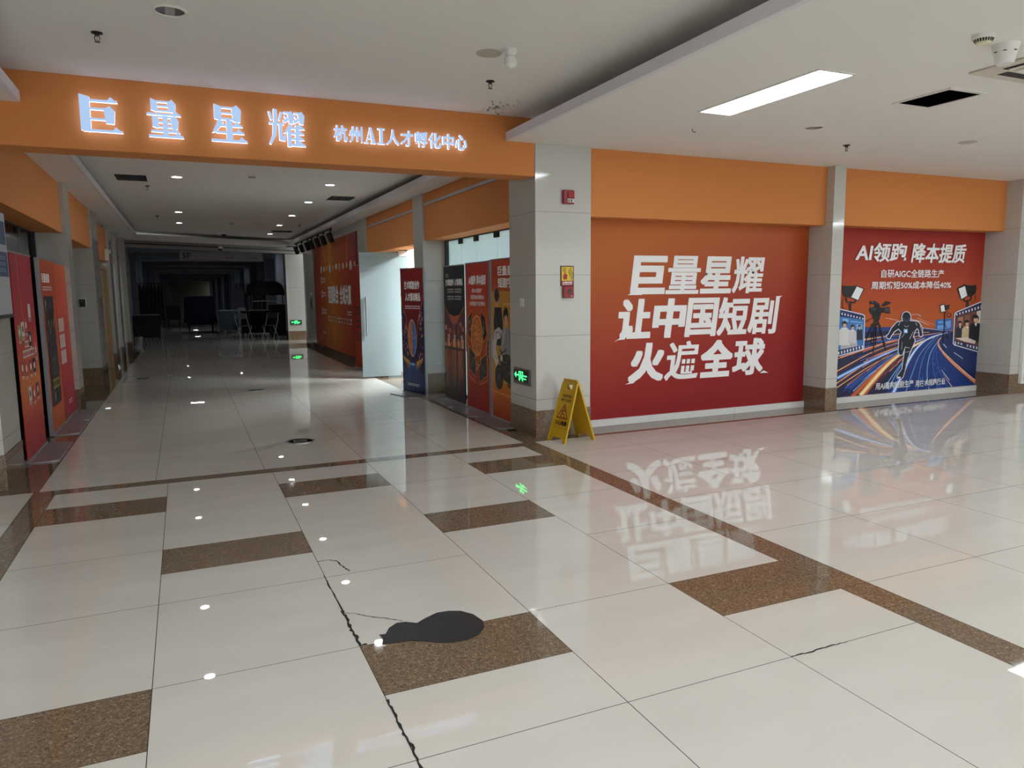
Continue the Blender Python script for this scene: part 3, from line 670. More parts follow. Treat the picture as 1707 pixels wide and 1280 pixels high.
ART = [
('speedway','1a2148',[51,1024,410,995,1460,961,2451,890,2579,859,3332,770,3313,38,56,57]),
('speedway','2d3f86',[77,1023,844,979,1460,965,1463,921,849,914,82,938]),
('speedway','2f62ad',[2200,1043,2544,1053,2561,883,2213,902]),
('speedway','6fa2dc',[2254,1021,2361,1024,2364,989,2257,988]),
('speedway','6fa2dc',[2393,1011,2516,1029,2525,934,2449,911]),
('speedway','6fa2dc',[2244,963,2381,972,2425,906,2249,913]),
('speedway','16387f',[2546,875,2087,860,1854,790,1689,653,1532,436,1404,238,1317,60,2160,57,3229,48,2967,190,2625,402,2322,627,2250,734,2312,795,2533,854]),
('speedway','122a63',[2279,754,2585,806,3271,718,3257,97,2958,277,2551,512]),
('speedway','3d6fc8',[1764,850,1728,853,1676,856,1617,860,1556,864,1499,867,1443,869,1382,870,1325,871,1275,872,1241,873,1242,863,1276,863,1326,863,1383,862,1443,862,1500,860,1556,858,1617,855,1677,852,1728,849,1764,847]),
('speedway','7fb2f0',[1858,828,1782,831,1676,836,1553,842,1427,845,1311,846,1196,843,1075,836,959,828,860,821,791,816,794,804,863,809,962,817,1077,826,1199,834,1312,838,1428,838,1553,836,1676,831,1782,827,1858,825]),
('speedway','f0b070',[792,823,764,820,724,814,678,808,631,801,587,795,543,787,496,779,451,771,413,764,386,760,392,746,419,752,457,759,502,769,548,778,591,786,634,794,681,802,726,809,765,816,793,820]),
('speedway','7fb2f0',[1059,826,1011,822,942,816,863,808,782,799,707,790,632,780,553,767,476,754,411,743,366,735,372,721,417,730,482,742,558,756,637,770,710,782,785,792,866,802,944,810,1012,818,1060,823]),
('speedway','3d6fc8',[1705,843,1661,843,1600,844,1530,845,1457,845,1390,844,1323,841,1251,837,1183,833,1125,829,1083,827,1086,816,1127,819,1186,824,1254,829,1325,833,1391,836,1458,838,1531,839,1601,839,1662,839,1705,840]),
('speedway','7fb2f0',[1461,809,1429,808,1385,807,1333,806,1280,804,1231,802,1182,799,1129,795,1079,791,1036,788,1005,786,1009,774,1039,777,1082,781,1132,786,1184,791,1233,795,1282,798,1335,800,1386,803,1430,805,1462,806]),
('speedway','2747a0',[1771,816,1708,816,1619,817,1516,817,1411,816,1313,813,1217,806,1115,797,1017,787,933,778,875,772,879,760,937,767,1020,777,1118,788,1220,798,1315,805,1412,809,1517,811,1620,812,1708,812,1771,813]),
('speedway','e07a4a',[1254,819,1235,818,1208,816,1177,813,1144,810,1114,807,1084,804,1052,800,1021,796,994,793,975,791,980,780,998,783,1025,787,1055,791,1087,796,1117,800,1146,804,1179,807,1210,811,1236,814,1255,816]),
('speedway','3d6fc8',[1240,789,1234,788,1225,788,1216,787,1206,787,1196,786,1187,786,1177,785,1167,784,1159,784,1153,783,1157,773,1162,774,1170,775,1180,776,1189,778,1199,779,1208,781,1217,782,1227,783,1235,785,1241,786]),
('speedway','7fb2f0',[1557,799,1534,798,1502,797,1465,795,1426,793,1391,791,1355,788,1317,785,1280,782,1249,779,1227,778,1231,767,1252,770,1284,773,1320,777,1358,780,1393,784,1428,787,1466,789,1503,792,1535,794,1558,796]),
('speedway','2747a0',[1671,824,1581,816,1456,805,1311,792,1162,775,1026,756,891,731,749,700,613,669,498,641,417,623,425,609,505,628,620,657,755,690,897,722,1030,748,1165,768,1313,785,1457,800,1583,812,1672,821]),
('speedway','e07a4a',[1941,798,1822,792,1654,784,1462,774,1266,760,1086,740,910,711,724,673,547,633,398,598,293,575,301,560,405,585,554,621,730,662,915,701,1090,731,1269,752,1464,767,1656,779,1823,787,1942,795]),
('speedway','3d6fc8',[1023,746,1006,743,981,739,953,733,923,728,896,722,869,717,839,711,811,705,787,699,770,696,777,684,794,688,817,694,845,701,873,709,900,715,927,721,956,728,984,734,1008,739,1025,743]),
('speedway','b9573a',[1827,825,1740,817,1618,808,1477,795,1333,780,1200,762,1069,738,931,709,799,678,687,651,608,633,615,620,693,639,805,667,937,699,1074,729,1204,754,1336,773,1479,789,1619,802,1741,813,1828,822]),
('speedway','2747a0',[1002,710,992,708,978,706,961,702,944,699,928,696,912,693,895,689,879,686,864,683,854,681,861,669,871,672,884,676,900,680,917,685,932,689,948,693,964,697,980,701,994,704,1004,707]),
('speedway','e07a4a',[1516,782,1468,776,1400,768,1322,758,1241,746,1166,734,1092,720,1013,703,937,686,873,671,827,661,834,649,879,660,943,676,1018,694,1097,711,1170,727,1244,740,1324,752,1402,763,1470,772,1518,780]),
('speedway','7fb2f0',[1592,759,1568,756,1533,752,1492,747,1450,742,1411,737,1372,731,1331,725,1291,719,1257,713,1233,710,1238,699,1262,704,1295,710,1335,717,1376,724,1414,730,1453,736,1494,742,1535,747,1569,752,1594,756]),
('speedway','7fb2f0',[1143,730,1139,730,1135,729,1129,728,1124,728,1119,727,1113,726,1108,725,1102,724,1098,724,1094,723,1100,713,1103,714,1107,716,1112,717,1118,719,1122,720,1127,722,1132,723,1137,725,1141,726,1144,727]),
('speedway','2747a0',[1853,781,1775,773,1665,762,1538,748,1408,732,1289,714,1170,690,1045,662,925,634,823,609,752,592,759,580,830,598,931,623,1050,653,1175,682,1292,706,1411,725,1541,742,1667,757,1776,769,1854,778]),
('speedway','8a3a34',[1874,783,1809,774,1719,763,1614,750,1507,735,1408,719,1310,700,1205,679,1105,657,1020,638,960,625,967,614,1027,627,1111,647,1211,670,1314,692,1412,711,1510,728,1617,744,1721,758,1811,771,1875,780]),
('speedway','e07a4a',[948,620,937,618,921,614,903,609,884,604,866,600,848,595,829,590,811,585,796,581,784,578,793,566,803,570,818,575,836,581,854,587,871,592,888,598,906,604,924,609,939,614,950,617]),
('speedway','f0b070',[1702,798,1606,780,1472,754,1318,723,1160,689,1015,652,872,608,721,555,576,503,454,457,368,426,378,412,464,445,585,491,729,545,879,598,1021,643,1165,681,1322,717,1475,749,1609,776,1704,795]),
('speedway','3d6fc8',[957,587,946,584,930,580,912,576,893,571,876,567,858,562,840,557,822,552,806,548,795,545,804,533,814,537,829,542,846,548,864,554,881,559,898,565,916,570,933,576,948,581,959,584]),
('speedway','5a2f4a',[883,587,845,574,793,555,732,532,670,509,611,487,554,463,492,438,433,413,382,392,346,377,358,364,393,379,443,402,501,428,562,454,618,479,675,502,737,526,797,550,848,570,885,584]),
('speedway','e07a4a',[1649,732,1597,722,1522,709,1436,692,1348,674,1266,656,1185,636,1098,613,1016,589,945,569,895,556,903,544,952,559,1022,580,1105,604,1190,628,1271,649,1352,668,1439,686,1525,704,1599,718,1651,729]),
('speedway','f0b070',[1622,730,1568,718,1492,701,1405,681,1315,660,1231,638,1149,615,1061,588,977,561,905,538,854,522,863,511,913,527,984,551,1068,579,1155,606,1236,631,1319,653,1408,675,1495,696,1570,714,1623,727]),
('speedway','3d6fc8',[1294,660,1268,652,1233,642,1191,630,1149,617,1109,605,1069,592,1027,578,987,565,952,553,927,545,936,534,960,543,994,555,1034,570,1076,585,1114,598,1153,611,1195,625,1236,638,1271,649,1296,657]),
('speedway','8a3a34',[1492,689,1455,679,1403,666,1342,650,1280,634,1222,618,1165,600,1103,581,1044,562,994,546,959,534,967,523,1002,535,1052,553,1110,572,1170,593,1227,611,1284,628,1346,645,1406,661,1457,675,1494,686]),
('speedway','e07a4a',[1228,646,1217,642,1201,638,1184,632,1165,626,1148,621,1131,615,1112,609,1094,603,1079,598,1068,595,1076,585,1087,589,1101,595,1119,601,1136,608,1153,614,1170,621,1187,627,1205,633,1220,639,1230,643]),
('speedway','f0b070',[1980,826,1859,796,1690,754,1497,704,1299,649,1118,590,940,522,752,441,573,361,422,291,315,243,328,230,433,279,584,349,761,431,948,512,1125,582,1304,641,1501,697,1694,749,1862,792,1982,824]),
('speedway','5a2f4a',[1090,535,1038,517,966,491,882,460,796,428,716,397,637,364,553,329,472,294,403,264,354,243,366,230,414,252,482,282,562,318,645,355,723,389,802,421,887,454,970,486,1041,513,1092,533]),
('speedway','8a3a34',[1358,641,1341,636,1318,629,1290,621,1262,612,1236,604,1210,595,1182,586,1155,577,1132,570,1116,564,1124,554,1140,560,1162,569,1188,578,1216,588,1241,597,1267,606,1294,616,1321,625,1344,633,1360,638]),
('speedway','e07a4a',[992,515,981,511,966,505,948,499,930,492,913,486,896,479,877,472,860,465,845,459,834,455,844,444,854,449,868,456,885,464,902,472,919,479,935,486,952,494,969,501,984,508,994,512]),
('speedway','f0b070',[1921,750,1801,717,1633,671,1439,617,1242,558,1061,498,883,430,695,350,516,272,365,204,259,157,271,144,377,191,527,260,705,340,892,420,1068,490,1248,551,1444,611,1636,666,1804,713,1923,748]),
('speedway','5a2f4a',[1617,651,1601,646,1579,640,1553,632,1526,624,1501,617,1476,609,1449,601,1423,593,1401,586,1385,581,1393,572,1408,577,1429,585,1455,593,1481,602,1505,611,1530,619,1556,627,1582,636,1604,643,1619,648]),
('speedway','e07a4a',[1004,448,974,434,931,414,882,391,831,368,784,345,737,321,687,296,638,271,597,250,568,235,580,223,609,239,649,261,696,287,746,313,792,337,838,361,888,386,936,410,977,430,1007,445]),
('speedway','3d6fc8',[1789,720,1699,689,1574,648,1430,598,1283,545,1147,491,1013,432,870,364,735,297,619,240,538,200,551,187,631,228,745,287,880,355,1021,423,1154,483,1289,538,1435,592,1579,643,1703,686,1791,717]),
('speedway','7fb2f0',[1312,556,1293,549,1268,539,1238,527,1207,515,1178,503,1150,491,1119,478,1089,465,1064,454,1046,446,1056,436,1074,444,1098,456,1127,469,1157,483,1184,496,1212,509,1242,522,1272,535,1297,546,1314,553]),
('speedway','2747a0',[1423,611,1359,584,1268,545,1163,499,1056,451,956,404,858,353,753,295,652,239,567,191,507,157,521,145,580,179,664,229,764,286,867,344,964,396,1062,444,1169,494,1273,540,1362,580,1426,609]),
('speedway','e07a4a',[1344,615,1314,601,1273,582,1224,560,1174,537,1128,514,1082,490,1032,464,985,438,944,416,915,401,927,390,955,407,995,430,1041,456,1090,483,1135,507,1180,531,1229,555,1277,578,1318,598,1347,612]),
('speedway','3d6fc8',[1788,752,1705,720,1588,676,1452,623,1314,566,1186,508,1060,444,927,370,799,297,691,234,614,191,628,178,704,223,811,287,938,361,1070,435,1194,501,1320,559,1458,617,1592,671,1708,716,1791,750]),
('speedway','7fb2f0',[1407,546,1367,529,1310,506,1244,479,1176,450,1113,422,1050,392,983,359,919,327,864,300,825,280,837,269,875,289,929,317,992,350,1058,384,1120,414,1182,443,1249,473,1314,501,1370,526,1410,543]),
('speedway','2747a0',[1518,623,1454,595,1363,555,1258,509,1150,459,1050,410,952,356,847,295,747,235,661,183,601,147,615,134,675,171,759,224,858,285,962,347,1059,402,1157,452,1264,503,1368,550,1457,591,1521,620]),
('speedway','e07a4a',[1465,558,1441,548,1408,535,1369,519,1329,502,1291,486,1254,470,1214,452,1176,434,1143,419,1120,408,1131,398,1153,409,1185,425,1223,443,1262,462,1298,480,1334,496,1374,514,1412,530,1445,545,1468,555]),
('speedway','3d6fc8',[1449,568,1445,567,1441,565,1436,563,1430,562,1426,560,1421,558,1415,556,1410,554,1406,553,1402,552,1412,543,1414,544,1418,546,1423,549,1427,551,1431,554,1436,556,1440,559,1445,561,1449,563,1451,565]),
('speedway','7fb2f0',[1802,743,1723,710,1612,665,1483,611,1351,552,1229,492,1110,424,982,344,861,265,758,197,685,150,700,137,772,186,874,255,994,335,1120,415,1238,485,1358,546,1489,605,1616,660,1727,707,1805,741]),
('speedway','5a2f4a',[1481,587,1479,586,1475,585,1471,583,1466,582,1462,580,1458,579,1453,577,1449,576,1445,574,1443,574,1452,565,1454,566,1457,568,1461,570,1464,572,1468,575,1471,577,1475,579,1479,581,1482,583,1484,584]),
('speedway','8a3a34',[1481,556,1469,552,1453,544,1435,536,1415,527,1397,519,1380,511,1360,502,1342,493,1326,485,1315,480,1326,470,1336,476,1351,485,1369,494,1387,504,1404,513,1421,522,1440,531,1457,540,1473,548,1483,554]),
('speedway','7fb2f0',[1095,399,1076,386,1049,367,1018,344,985,321,955,299,925,277,893,252,863,229,836,208,817,194,833,183,851,198,876,220,906,244,936,269,965,292,994,315,1025,339,1055,363,1080,382,1098,397]),
('speedway','7fb2f0',[1530,624,1496,606,1450,582,1395,553,1339,523,1288,493,1236,461,1181,426,1128,391,1083,361,1051,340,1064,330,1096,351,1140,382,1191,418,1245,454,1296,486,1346,517,1401,548,1454,578,1500,603,1533,621]),
('speedway','5a2f4a',[1357,524,1346,518,1331,509,1313,499,1294,488,1277,478,1260,467,1242,456,1224,445,1209,435,1198,429,1210,419,1220,426,1235,436,1251,448,1269,460,1285,472,1301,483,1319,494,1336,505,1350,515,1360,522]),
('speedway','8a3a34',[1462,518,1420,496,1362,464,1295,426,1226,387,1162,348,1098,308,1031,263,965,219,910,181,870,155,886,143,924,170,979,209,1042,254,1109,300,1171,341,1234,380,1302,421,1368,459,1425,492,1465,516]),
('speedway','e07a4a',[1740,692,1688,666,1615,629,1531,585,1444,538,1364,491,1284,440,1200,382,1119,324,1049,275,1000,240,1016,229,1063,265,1131,315,1211,373,1294,432,1372,484,1451,532,1537,580,1620,624,1692,662,1743,690]),
('speedway','5a2f4a',[1368,469,1358,463,1343,455,1326,444,1309,434,1293,424,1276,414,1259,402,1242,392,1228,383,1218,376,1231,366,1240,373,1254,383,1270,395,1286,407,1301,418,1316,428,1333,440,1348,451,1362,460,1371,467]),
('speedway','5a2f4a',[2012,827,1973,810,1919,786,1856,757,1791,727,1731,698,1671,666,1607,631,1546,596,1494,567,1457,546,1468,537,1504,558,1555,589,1616,624,1679,660,1737,692,1797,722,1861,753,1923,782,1976,806,2014,824]),
('speedway','8a3a34',[1813,674,1750,641,1661,596,1559,542,1454,484,1358,426,1262,362,1160,288,1063,215,980,152,921,109,938,97,996,142,1077,205,1173,279,1273,353,1367,419,1463,477,1566,536,1667,591,1754,637,1816,671]),
('speedway','b9573a',[1245,377,1222,358,1191,331,1154,299,1116,266,1081,235,1046,203,1009,168,972,134,941,105,919,85,938,74,958,95,988,125,1023,160,1059,195,1092,228,1126,260,1162,294,1197,327,1227,355,1248,375]),
('speedway','f0b070',[1510,479,1498,472,1482,463,1463,451,1443,440,1425,429,1407,417,1387,405,1368,393,1352,383,1340,376,1354,366,1364,374,1380,385,1397,397,1416,410,1433,423,1450,434,1469,447,1487,459,1503,469,1513,476]),
('speedway','5a2f4a',[2028,793,1957,757,1856,707,1740,648,1621,582,1512,515,1404,437,1289,346,1180,255,1087,176,1021,122,1039,111,1103,166,1195,246,1303,337,1416,429,1522,508,1629,576,1747,642,1862,702,1961,753,2031,790]),
('speedway','8a3a34',[1694,689,1664,668,1620,638,1570,603,1519,566,1471,529,1423,490,1373,445,1324,401,1282,363,1253,337,1268,328,1297,355,1337,394,1385,438,1434,483,1480,523,1527,561,1577,599,1626,634,1668,665,1698,686]),
('speedway','e07a4a',[2138,813,2098,794,2042,769,1976,738,1909,706,1847,674,1785,640,1719,601,1655,563,1601,530,1563,507,1574,498,1612,522,1665,555,1728,594,1793,633,1854,668,1915,701,1982,733,2046,765,2102,791,2141,810]),
('speedway','f0b070',[1946,769,1914,753,1870,729,1818,701,1765,671,1715,642,1666,609,1614,573,1564,538,1521,507,1491,485,1503,477,1533,499,1575,530,1624,567,1675,603,1723,636,1771,666,1823,696,1874,725,1918,749,1949,767]),
('speedway','5a2f4a',[1992,749,1968,737,1934,720,1895,699,1854,678,1816,657,1779,634,1739,610,1700,585,1667,564,1644,550,1655,541,1677,557,1710,578,1747,603,1787,628,1823,651,1860,673,1900,695,1939,716,1972,734,1995,747]),
('speedway','e07a4a',[1927,784,1894,765,1848,737,1795,704,1740,669,1690,633,1639,595,1586,551,1534,507,1490,470,1459,444,1473,435,1503,462,1546,500,1596,544,1649,589,1698,628,1748,663,1801,699,1854,733,1898,761,1930,782]),
('speedway','3d6fc8',[1887,670,1872,662,1850,649,1826,634,1800,619,1777,604,1753,589,1728,572,1704,555,1683,541,1668,531,1680,523,1694,533,1714,548,1737,565,1762,583,1784,599,1807,614,1832,630,1855,645,1876,659,1890,668]),
('speedway','7fb2f0',[1981,768,1928,733,1854,685,1769,627,1681,565,1599,501,1519,428,1434,344,1353,259,1284,186,1234,136,1253,126,1301,177,1369,251,1449,336,1532,421,1610,494,1690,559,1776,622,1860,681,1933,730,1984,765]),
('speedway','2747a0',[1839,672,1828,664,1812,653,1793,640,1773,626,1755,613,1737,600,1718,585,1700,571,1684,558,1672,550,1685,542,1695,551,1710,564,1728,579,1746,594,1763,608,1780,622,1799,636,1817,649,1832,661,1843,669]),
('speedway','e07a4a',[1748,535,1743,531,1735,526,1727,520,1718,514,1709,508,1701,502,1692,495,1683,489,1675,484,1670,480,1683,471,1688,476,1694,482,1702,489,1710,496,1717,502,1725,509,1733,516,1741,523,1747,528,1752,533]),
('speedway','3d6fc8',[1703,630,1699,627,1694,622,1689,617,1683,612,1677,607,1672,602,1666,597,1660,591,1655,587,1652,584,1664,577,1667,581,1671,586,1676,591,1681,597,1685,603,1690,608,1695,614,1700,619,1704,624,1707,628]),
('speedway','7fb2f0',[1694,590,1668,563,1633,525,1593,479,1551,431,1512,383,1473,332,1432,273,1393,216,1359,166,1335,131,1355,123,1377,158,1410,209,1447,267,1487,326,1523,378,1561,426,1601,475,1640,521,1674,560,1697,588]),
('speedway','2747a0',[1750,512,1731,496,1705,472,1674,444,1642,415,1612,387,1583,357,1552,324,1521,292,1496,264,1477,245,1495,236,1512,256,1536,284,1565,317,1595,351,1623,381,1651,410,1682,440,1711,469,1736,493,1754,510]),
('speedway','5a2f4a',[1902,752,1878,731,1845,701,1806,665,1765,627,1728,589,1691,547,1652,499,1614,452,1581,411,1558,382,1575,375,1597,404,1628,446,1664,494,1702,542,1738,584,1774,623,1813,662,1851,698,1883,728,1906,750]),
('speedway','3d6fc8',[1617,402,1612,396,1604,387,1596,376,1587,365,1578,355,1570,344,1561,333,1553,322,1545,312,1540,305,1558,298,1562,305,1568,315,1575,327,1582,339,1589,350,1596,361,1604,373,1611,384,1617,393,1621,400]),
('speedway','7fb2f0',[1691,432,1681,422,1669,407,1654,390,1638,372,1624,354,1610,337,1595,318,1580,299,1568,283,1559,272,1577,264,1585,276,1596,292,1609,312,1623,331,1635,350,1648,367,1662,386,1675,404,1687,420,1694,431]),
('speedway','5a2f4a',[2021,679,1985,649,1936,608,1878,559,1819,506,1764,453,1710,393,1652,325,1597,258,1550,199,1517,159,1536,150,1568,191,1614,250,1667,318,1723,387,1775,447,1828,501,1886,554,1942,604,1990,646,2024,677]),
('speedway','d9693f',[433,588,522,607,649,634,801,665,962,698,1117,729,1252,753,1367,771,1474,784,1574,795,1669,804,1762,813,1852,821,1945,829,2039,837,2129,843,2211,849,2280,854,2331,858,2330,864,2278,861,2209,857,2126,852,2035,847,1941,840,1848,833,1757,825,1665,818,1569,809,1468,799,1360,786,1245,769,1109,746,952,716,791,684,639,653,512,627,422,609]),
('speedway','ffc9a0',[429,594,519,613,646,640,797,671,959,704,1115,734,1250,758,1365,775,1472,789,1572,800,1668,808,1760,816,1851,825,1944,833,2038,840,2128,846,2210,851,2280,856,2331,859,2330,862,2279,859,2209,855,2127,850,2036,844,1942,837,1850,829,1759,821,1666,814,1570,805,1470,795,1362,781,1247,764,1111,741,955,711,794,678,642,647,515,620,425,602]),
('speedway','4d8ae0',[409,310,467,331,547,360,643,394,747,431,850,466,945,498,1032,526,1118,552,1204,578,1289,602,1376,627,1463,651,1558,677,1661,703,1766,729,1863,754,1946,775,2005,790,1999,800,1938,787,1854,768,1755,746,1649,722,1545,697,1448,674,1359,652,1271,630,1184,607,1096,583,1008,559,919,533,822,503,717,470,612,435,515,403,433,375,374,357]),
('speedway','d6e8ff',[397,325,455,345,536,374,633,407,737,443,841,478,937,509,1024,536,1111,562,1197,587,1283,611,1370,635,1458,658,1554,683,1658,709,1762,735,1860,758,1943,778,2004,793,2001,797,1940,783,1857,764,1758,741,1653,716,1549,691,1453,667,1364,644,1277,621,1190,597,1103,573,1016,548,928,522,831,491,727,457,622,422,525,389,444,361,385,341]),
('speedway','d2603a',[701,54,750,91,820,143,902,205,991,269,1077,330,1153,381,1219,424,1279,461,1337,496,1396,528,1459,559,1527,589,1610,622,1705,654,1804,686,1899,716,1980,740,2038,759,2032,767,1973,750,1890,727,1794,700,1692,670,1595,639,1510,609,1438,579,1373,550,1311,519,1250,486,1186,450,1118,409,1039,359,950,299,860,236,775,177,703,126,652,91]),
('speedway','f6b25e',[863,52,905,89,965,142,1035,204,1111,269,1184,330,1249,381,1304,422,1356,458,1405,491,1455,522,1508,551,1565,581,1629,611,1697,640,1769,668,1841,694,1914,720,1985,743,2058,765,2137,786,2216,806,2289,823,2351,838,2396,850,2390,860,2343,850,2280,838,2205,823,2124,806,2043,787,1967,766,1894,745,1819,722,1743,697,1669,671,1597,643,1530,615,1469,587,1412,558,1359,529,1305,497,1250,461,1191,421,1122,371,1046,311,968,248,895,187,833,137,789,101]),
('speedway','fff0c4',[841,67,884,103,944,155,1016,217,1092,281,1166,342,1232,392,1289,433,1341,470,1392,502,1443,532,1496,561,1555,590,1620,620,1689,648,1762,676,1835,702,1909,726,1980,749,2054,771,2134,791,2213,810,2287,827,2349,841,2395,852,2391,858,2345,848,2282,835,2208,819,2128,801,2047,781,1972,760,1899,738,1825,714,1750,689,1677,662,1606,634,1540,605,1480,577,1424,548,1372,518,1320,486,1266,450,1208,409,1140,359,1065,299,988,235,915,174,854,123,810,87]),
('speedway','f0c890',[456,793,513,796,594,801,690,806,793,812,897,818,994,824,1083,831,1171,839,1259,847,1347,855,1436,862,1526,868,1624,871,1730,872,1837,872,1938,872,2024,872,2086,872,2085,878,2023,878,1937,879,1836,880,1729,880,1622,879,1524,877,1433,872,1344,866,1255,858,1167,850,1079,843,990,837,894,831,790,825,686,820,590,815,510,811,452,808]),
('speedway','e8a070',[845,800,888,806,950,813,1023,822,1101,831,1176,840,1243,848,1303,854,1364,859,1423,864,1476,869,1521,872,1554,875,1553,879,1519,877,1475,874,1421,870,1362,866,1301,861,1240,855,1173,849,1098,841,1020,832,946,824,884,817,840,812]),
('speedway','6ea6f2',[1467,42,1482,65,1503,98,1527,136,1554,177,1581,219,1605,258,1626,296,1646,334,1665,372,1685,409,1705,445,1727,479,1750,511,1773,543,1798,573,1824,603,1851,630,1881,656,1912,681,1945,704,1979,726,2016,747,2056,765,2100,782,2155,798,2221,812,2291,824,2359,835,2417,844,2458,851,2452,863,2410,857,2352,850,2283,840,2212,829,2143,816,2085,801,2037,785,1994,766,1954,746,1917,724,1882,701,1848,677,1815,650,1785,622,1757,593,1730,563,1704,531,1678,498,1654,464,1631,428,1610,391,1589,354,1567,317,1545,281,1520,243,1492,203,1464,162,1437,125,1414,94,1398,71]),
('speedway','eef6ff',[1447,50,1462,74,1484,106,1509,144,1536,185,1563,226,1587,265,1609,302,1629,339,1649,377,1669,414,1690,450,1713,484,1737,517,1761,549,1786,579,1813,608,1841,636,1872,662,1904,686,1937,710,1972,732,2010,752,2051,771,2096,787,2152,803,2219,816,2289,828,2357,838,2415,847,2456,854,2453,860,2412,854,2353,846,2285,836,2214,824,2147,811,2089,796,2042,779,2000,761,1961,741,1925,719,1890,695,1857,671,1825,645,1796,617,1768,588,1742,557,1717,526,1692,493,1668,459,1646,423,1625,385,1605,348,1584,311,1562,274,1537,236,1510,196,1482,155,1456,117,1434,86,1418,63]),
('speedway','9cc4f6',[1839,949,1863,946,1896,942,1936,936,1981,931,2030,924,2081,918,2139,911,2208,903,2280,895,2350,886,2410,880,2452,875,2453,881,2410,886,2351,893,2281,902,2209,911,2140,919,2081,926,2031,933,1983,939,1938,945,1898,951,1865,956,1840,959]),
('speedway','e6eefc',[1712,1055,1731,1052,1758,1049,1790,1045,1824,1040,1859,1034,1891,1027,1923,1019,1958,1007,1994,995,2027,983,2056,973,2076,966,2078,969,2058,976,2030,987,1997,999,1961,1012,1926,1023,1893,1033,1860,1040,1826,1046,1791,1052,1759,1056,1732,1060,1713,1063]),
('speedway','ffb98a',[1827,1074,1847,1068,1874,1060,1907,1050,1942,1039,1978,1029,2011,1019,2044,1009,2080,998,2116,988,2149,978,2177,969,2198,963,2199,965,2178,972,2150,980,2117,991,2081,1002,2046,1013,2013,1023,1980,1033,1945,1044,1910,1054,1877,1065,1850,1073,1830,1079]),
('speedway','d9e6fb',[1903,1097,1895,1101,1885,1107,1872,1114,1857,1121,1841,1126,1824,1130,1805,1131,1783,1130,1760,1128,1738,1125,1720,1123,1707,1122,1708,1118,1721,1119,1740,1121,1762,1123,1784,1125,1806,1126,1824,1125,1839,1121,1854,1116,1868,1109,1880,1103,1890,1097,1898,1093]),
('speedway','f2d2c0',[1222,1088,1238,1085,1260,1082,1286,1078,1314,1073,1341,1069,1365,1065,1388,1061,1410,1057,1432,1052,1452,1048,1469,1045,1481,1043,1483,1046,1470,1049,1453,1053,1433,1057,1411,1061,1389,1066,1366,1070,1342,1074,1315,1079,1287,1083,1261,1087,1239,1091,1223,1094]),
('speedway','8fbdf5',[2170,51,2160,81,2146,122,2130,171,2115,223,2103,275,2098,323,2097,369,2100,415,2106,462,2116,507,2129,550,2147,591,2173,630,2208,670,2247,707,2285,742,2318,770,2341,792,2333,796,2310,775,2276,746,2238,712,2198,674,2163,635,2136,595,2117,554,2103,510,2093,464,2086,417,2083,370,2083,324,2088,276,2099,223,2114,170,2129,121,2143,80,2152,50]),
('speedway','5a8fdf',[1927,40,1929,77,1932,130,1936,191,1940,256,1947,318,1956,372,1967,418,1979,462,1993,503,2009,542,2029,579,2053,615,2086,652,2127,689,2171,724,2214,757,2252,784,2278,804,2271,809,2244,789,2207,762,2163,729,2118,694,2077,657,2043,620,2019,583,1998,545,1981,506,1967,464,1955,421,1944,374,1934,320,1927,258,1921,193,1918,131,1914,79,1912,42]),
('speedway','4a7fd4',[2351,61,2335,94,2313,142,2288,197,2262,256,2239,311,2223,359,2212,400,2204,437,2198,471,2196,504,2197,536,2203,569,2215,603,2234,638,2256,673,2279,705,2299,732,2313,752,2307,754,2293,734,2273,707,2250,675,2227,640,2207,605,2194,570,2189,538,2187,505,2189,472,2194,437,2202,399,2213,359,2229,311,2252,255,2277,196,2302,141,2324,93,2339,59]),
('speedway','3f74cf',[2538,56,2515,89,2481,136,2443,191,2403,249,2366,305,2337,354,2315,398,2296,440,2281,481,2268,519,2259,555,2253,588,2252,619,2256,648,2263,674,2272,698,2279,718,2284,732,2278,734,2273,719,2265,700,2256,676,2248,649,2244,620,2245,588,2250,555,2259,519,2272,480,2287,439,2306,396,2328,352,2356,303,2393,247,2432,188,2471,133,2504,87,2527,53]),
('speedway','7fb0f0',[1687,55,1701,86,1719,129,1741,181,1764,236,1788,289,1810,337,1829,380,1846,422,1864,462,1883,501,1907,540,1936,579,1977,620,2028,664,2084,707,2138,747,2184,781,2216,806,2209,811,2177,786,2130,752,2076,712,2020,669,1968,625,1927,583,1896,544,1872,505,1852,465,1835,425,1817,384,1798,341,1775,293,1751,240,1727,185,1705,133,1687,90,1673,59]),
('speedway','a8503c',[3345,35,3306,56,3252,85,3189,120,3122,157,3053,195,2989,231,2925,267,2859,304,2792,342,2727,379,2666,415,2610,450,2558,483,2509,517,2463,549,2421,580,2385,609,2355,634,2332,656,2314,675,2302,691,2294,706,2289,719,2286,732,2288,744,2296,756,2308,767,2322,778,2334,788,2341,795,2332,801,2322,795,2308,787,2292,777,2276,765,2264,751,2258,735,2258,719,2261,702,2268,684,2280,665,2297,643,2320,618,2349,591,2385,560,2426,527,2471,493,2519,457,2570,422,2625,385,2686,347,2749,307,2815,268,2879,230,2941,193,3004,155,3071,115,3137,76,3198,40,3250,10,3287,-12]),
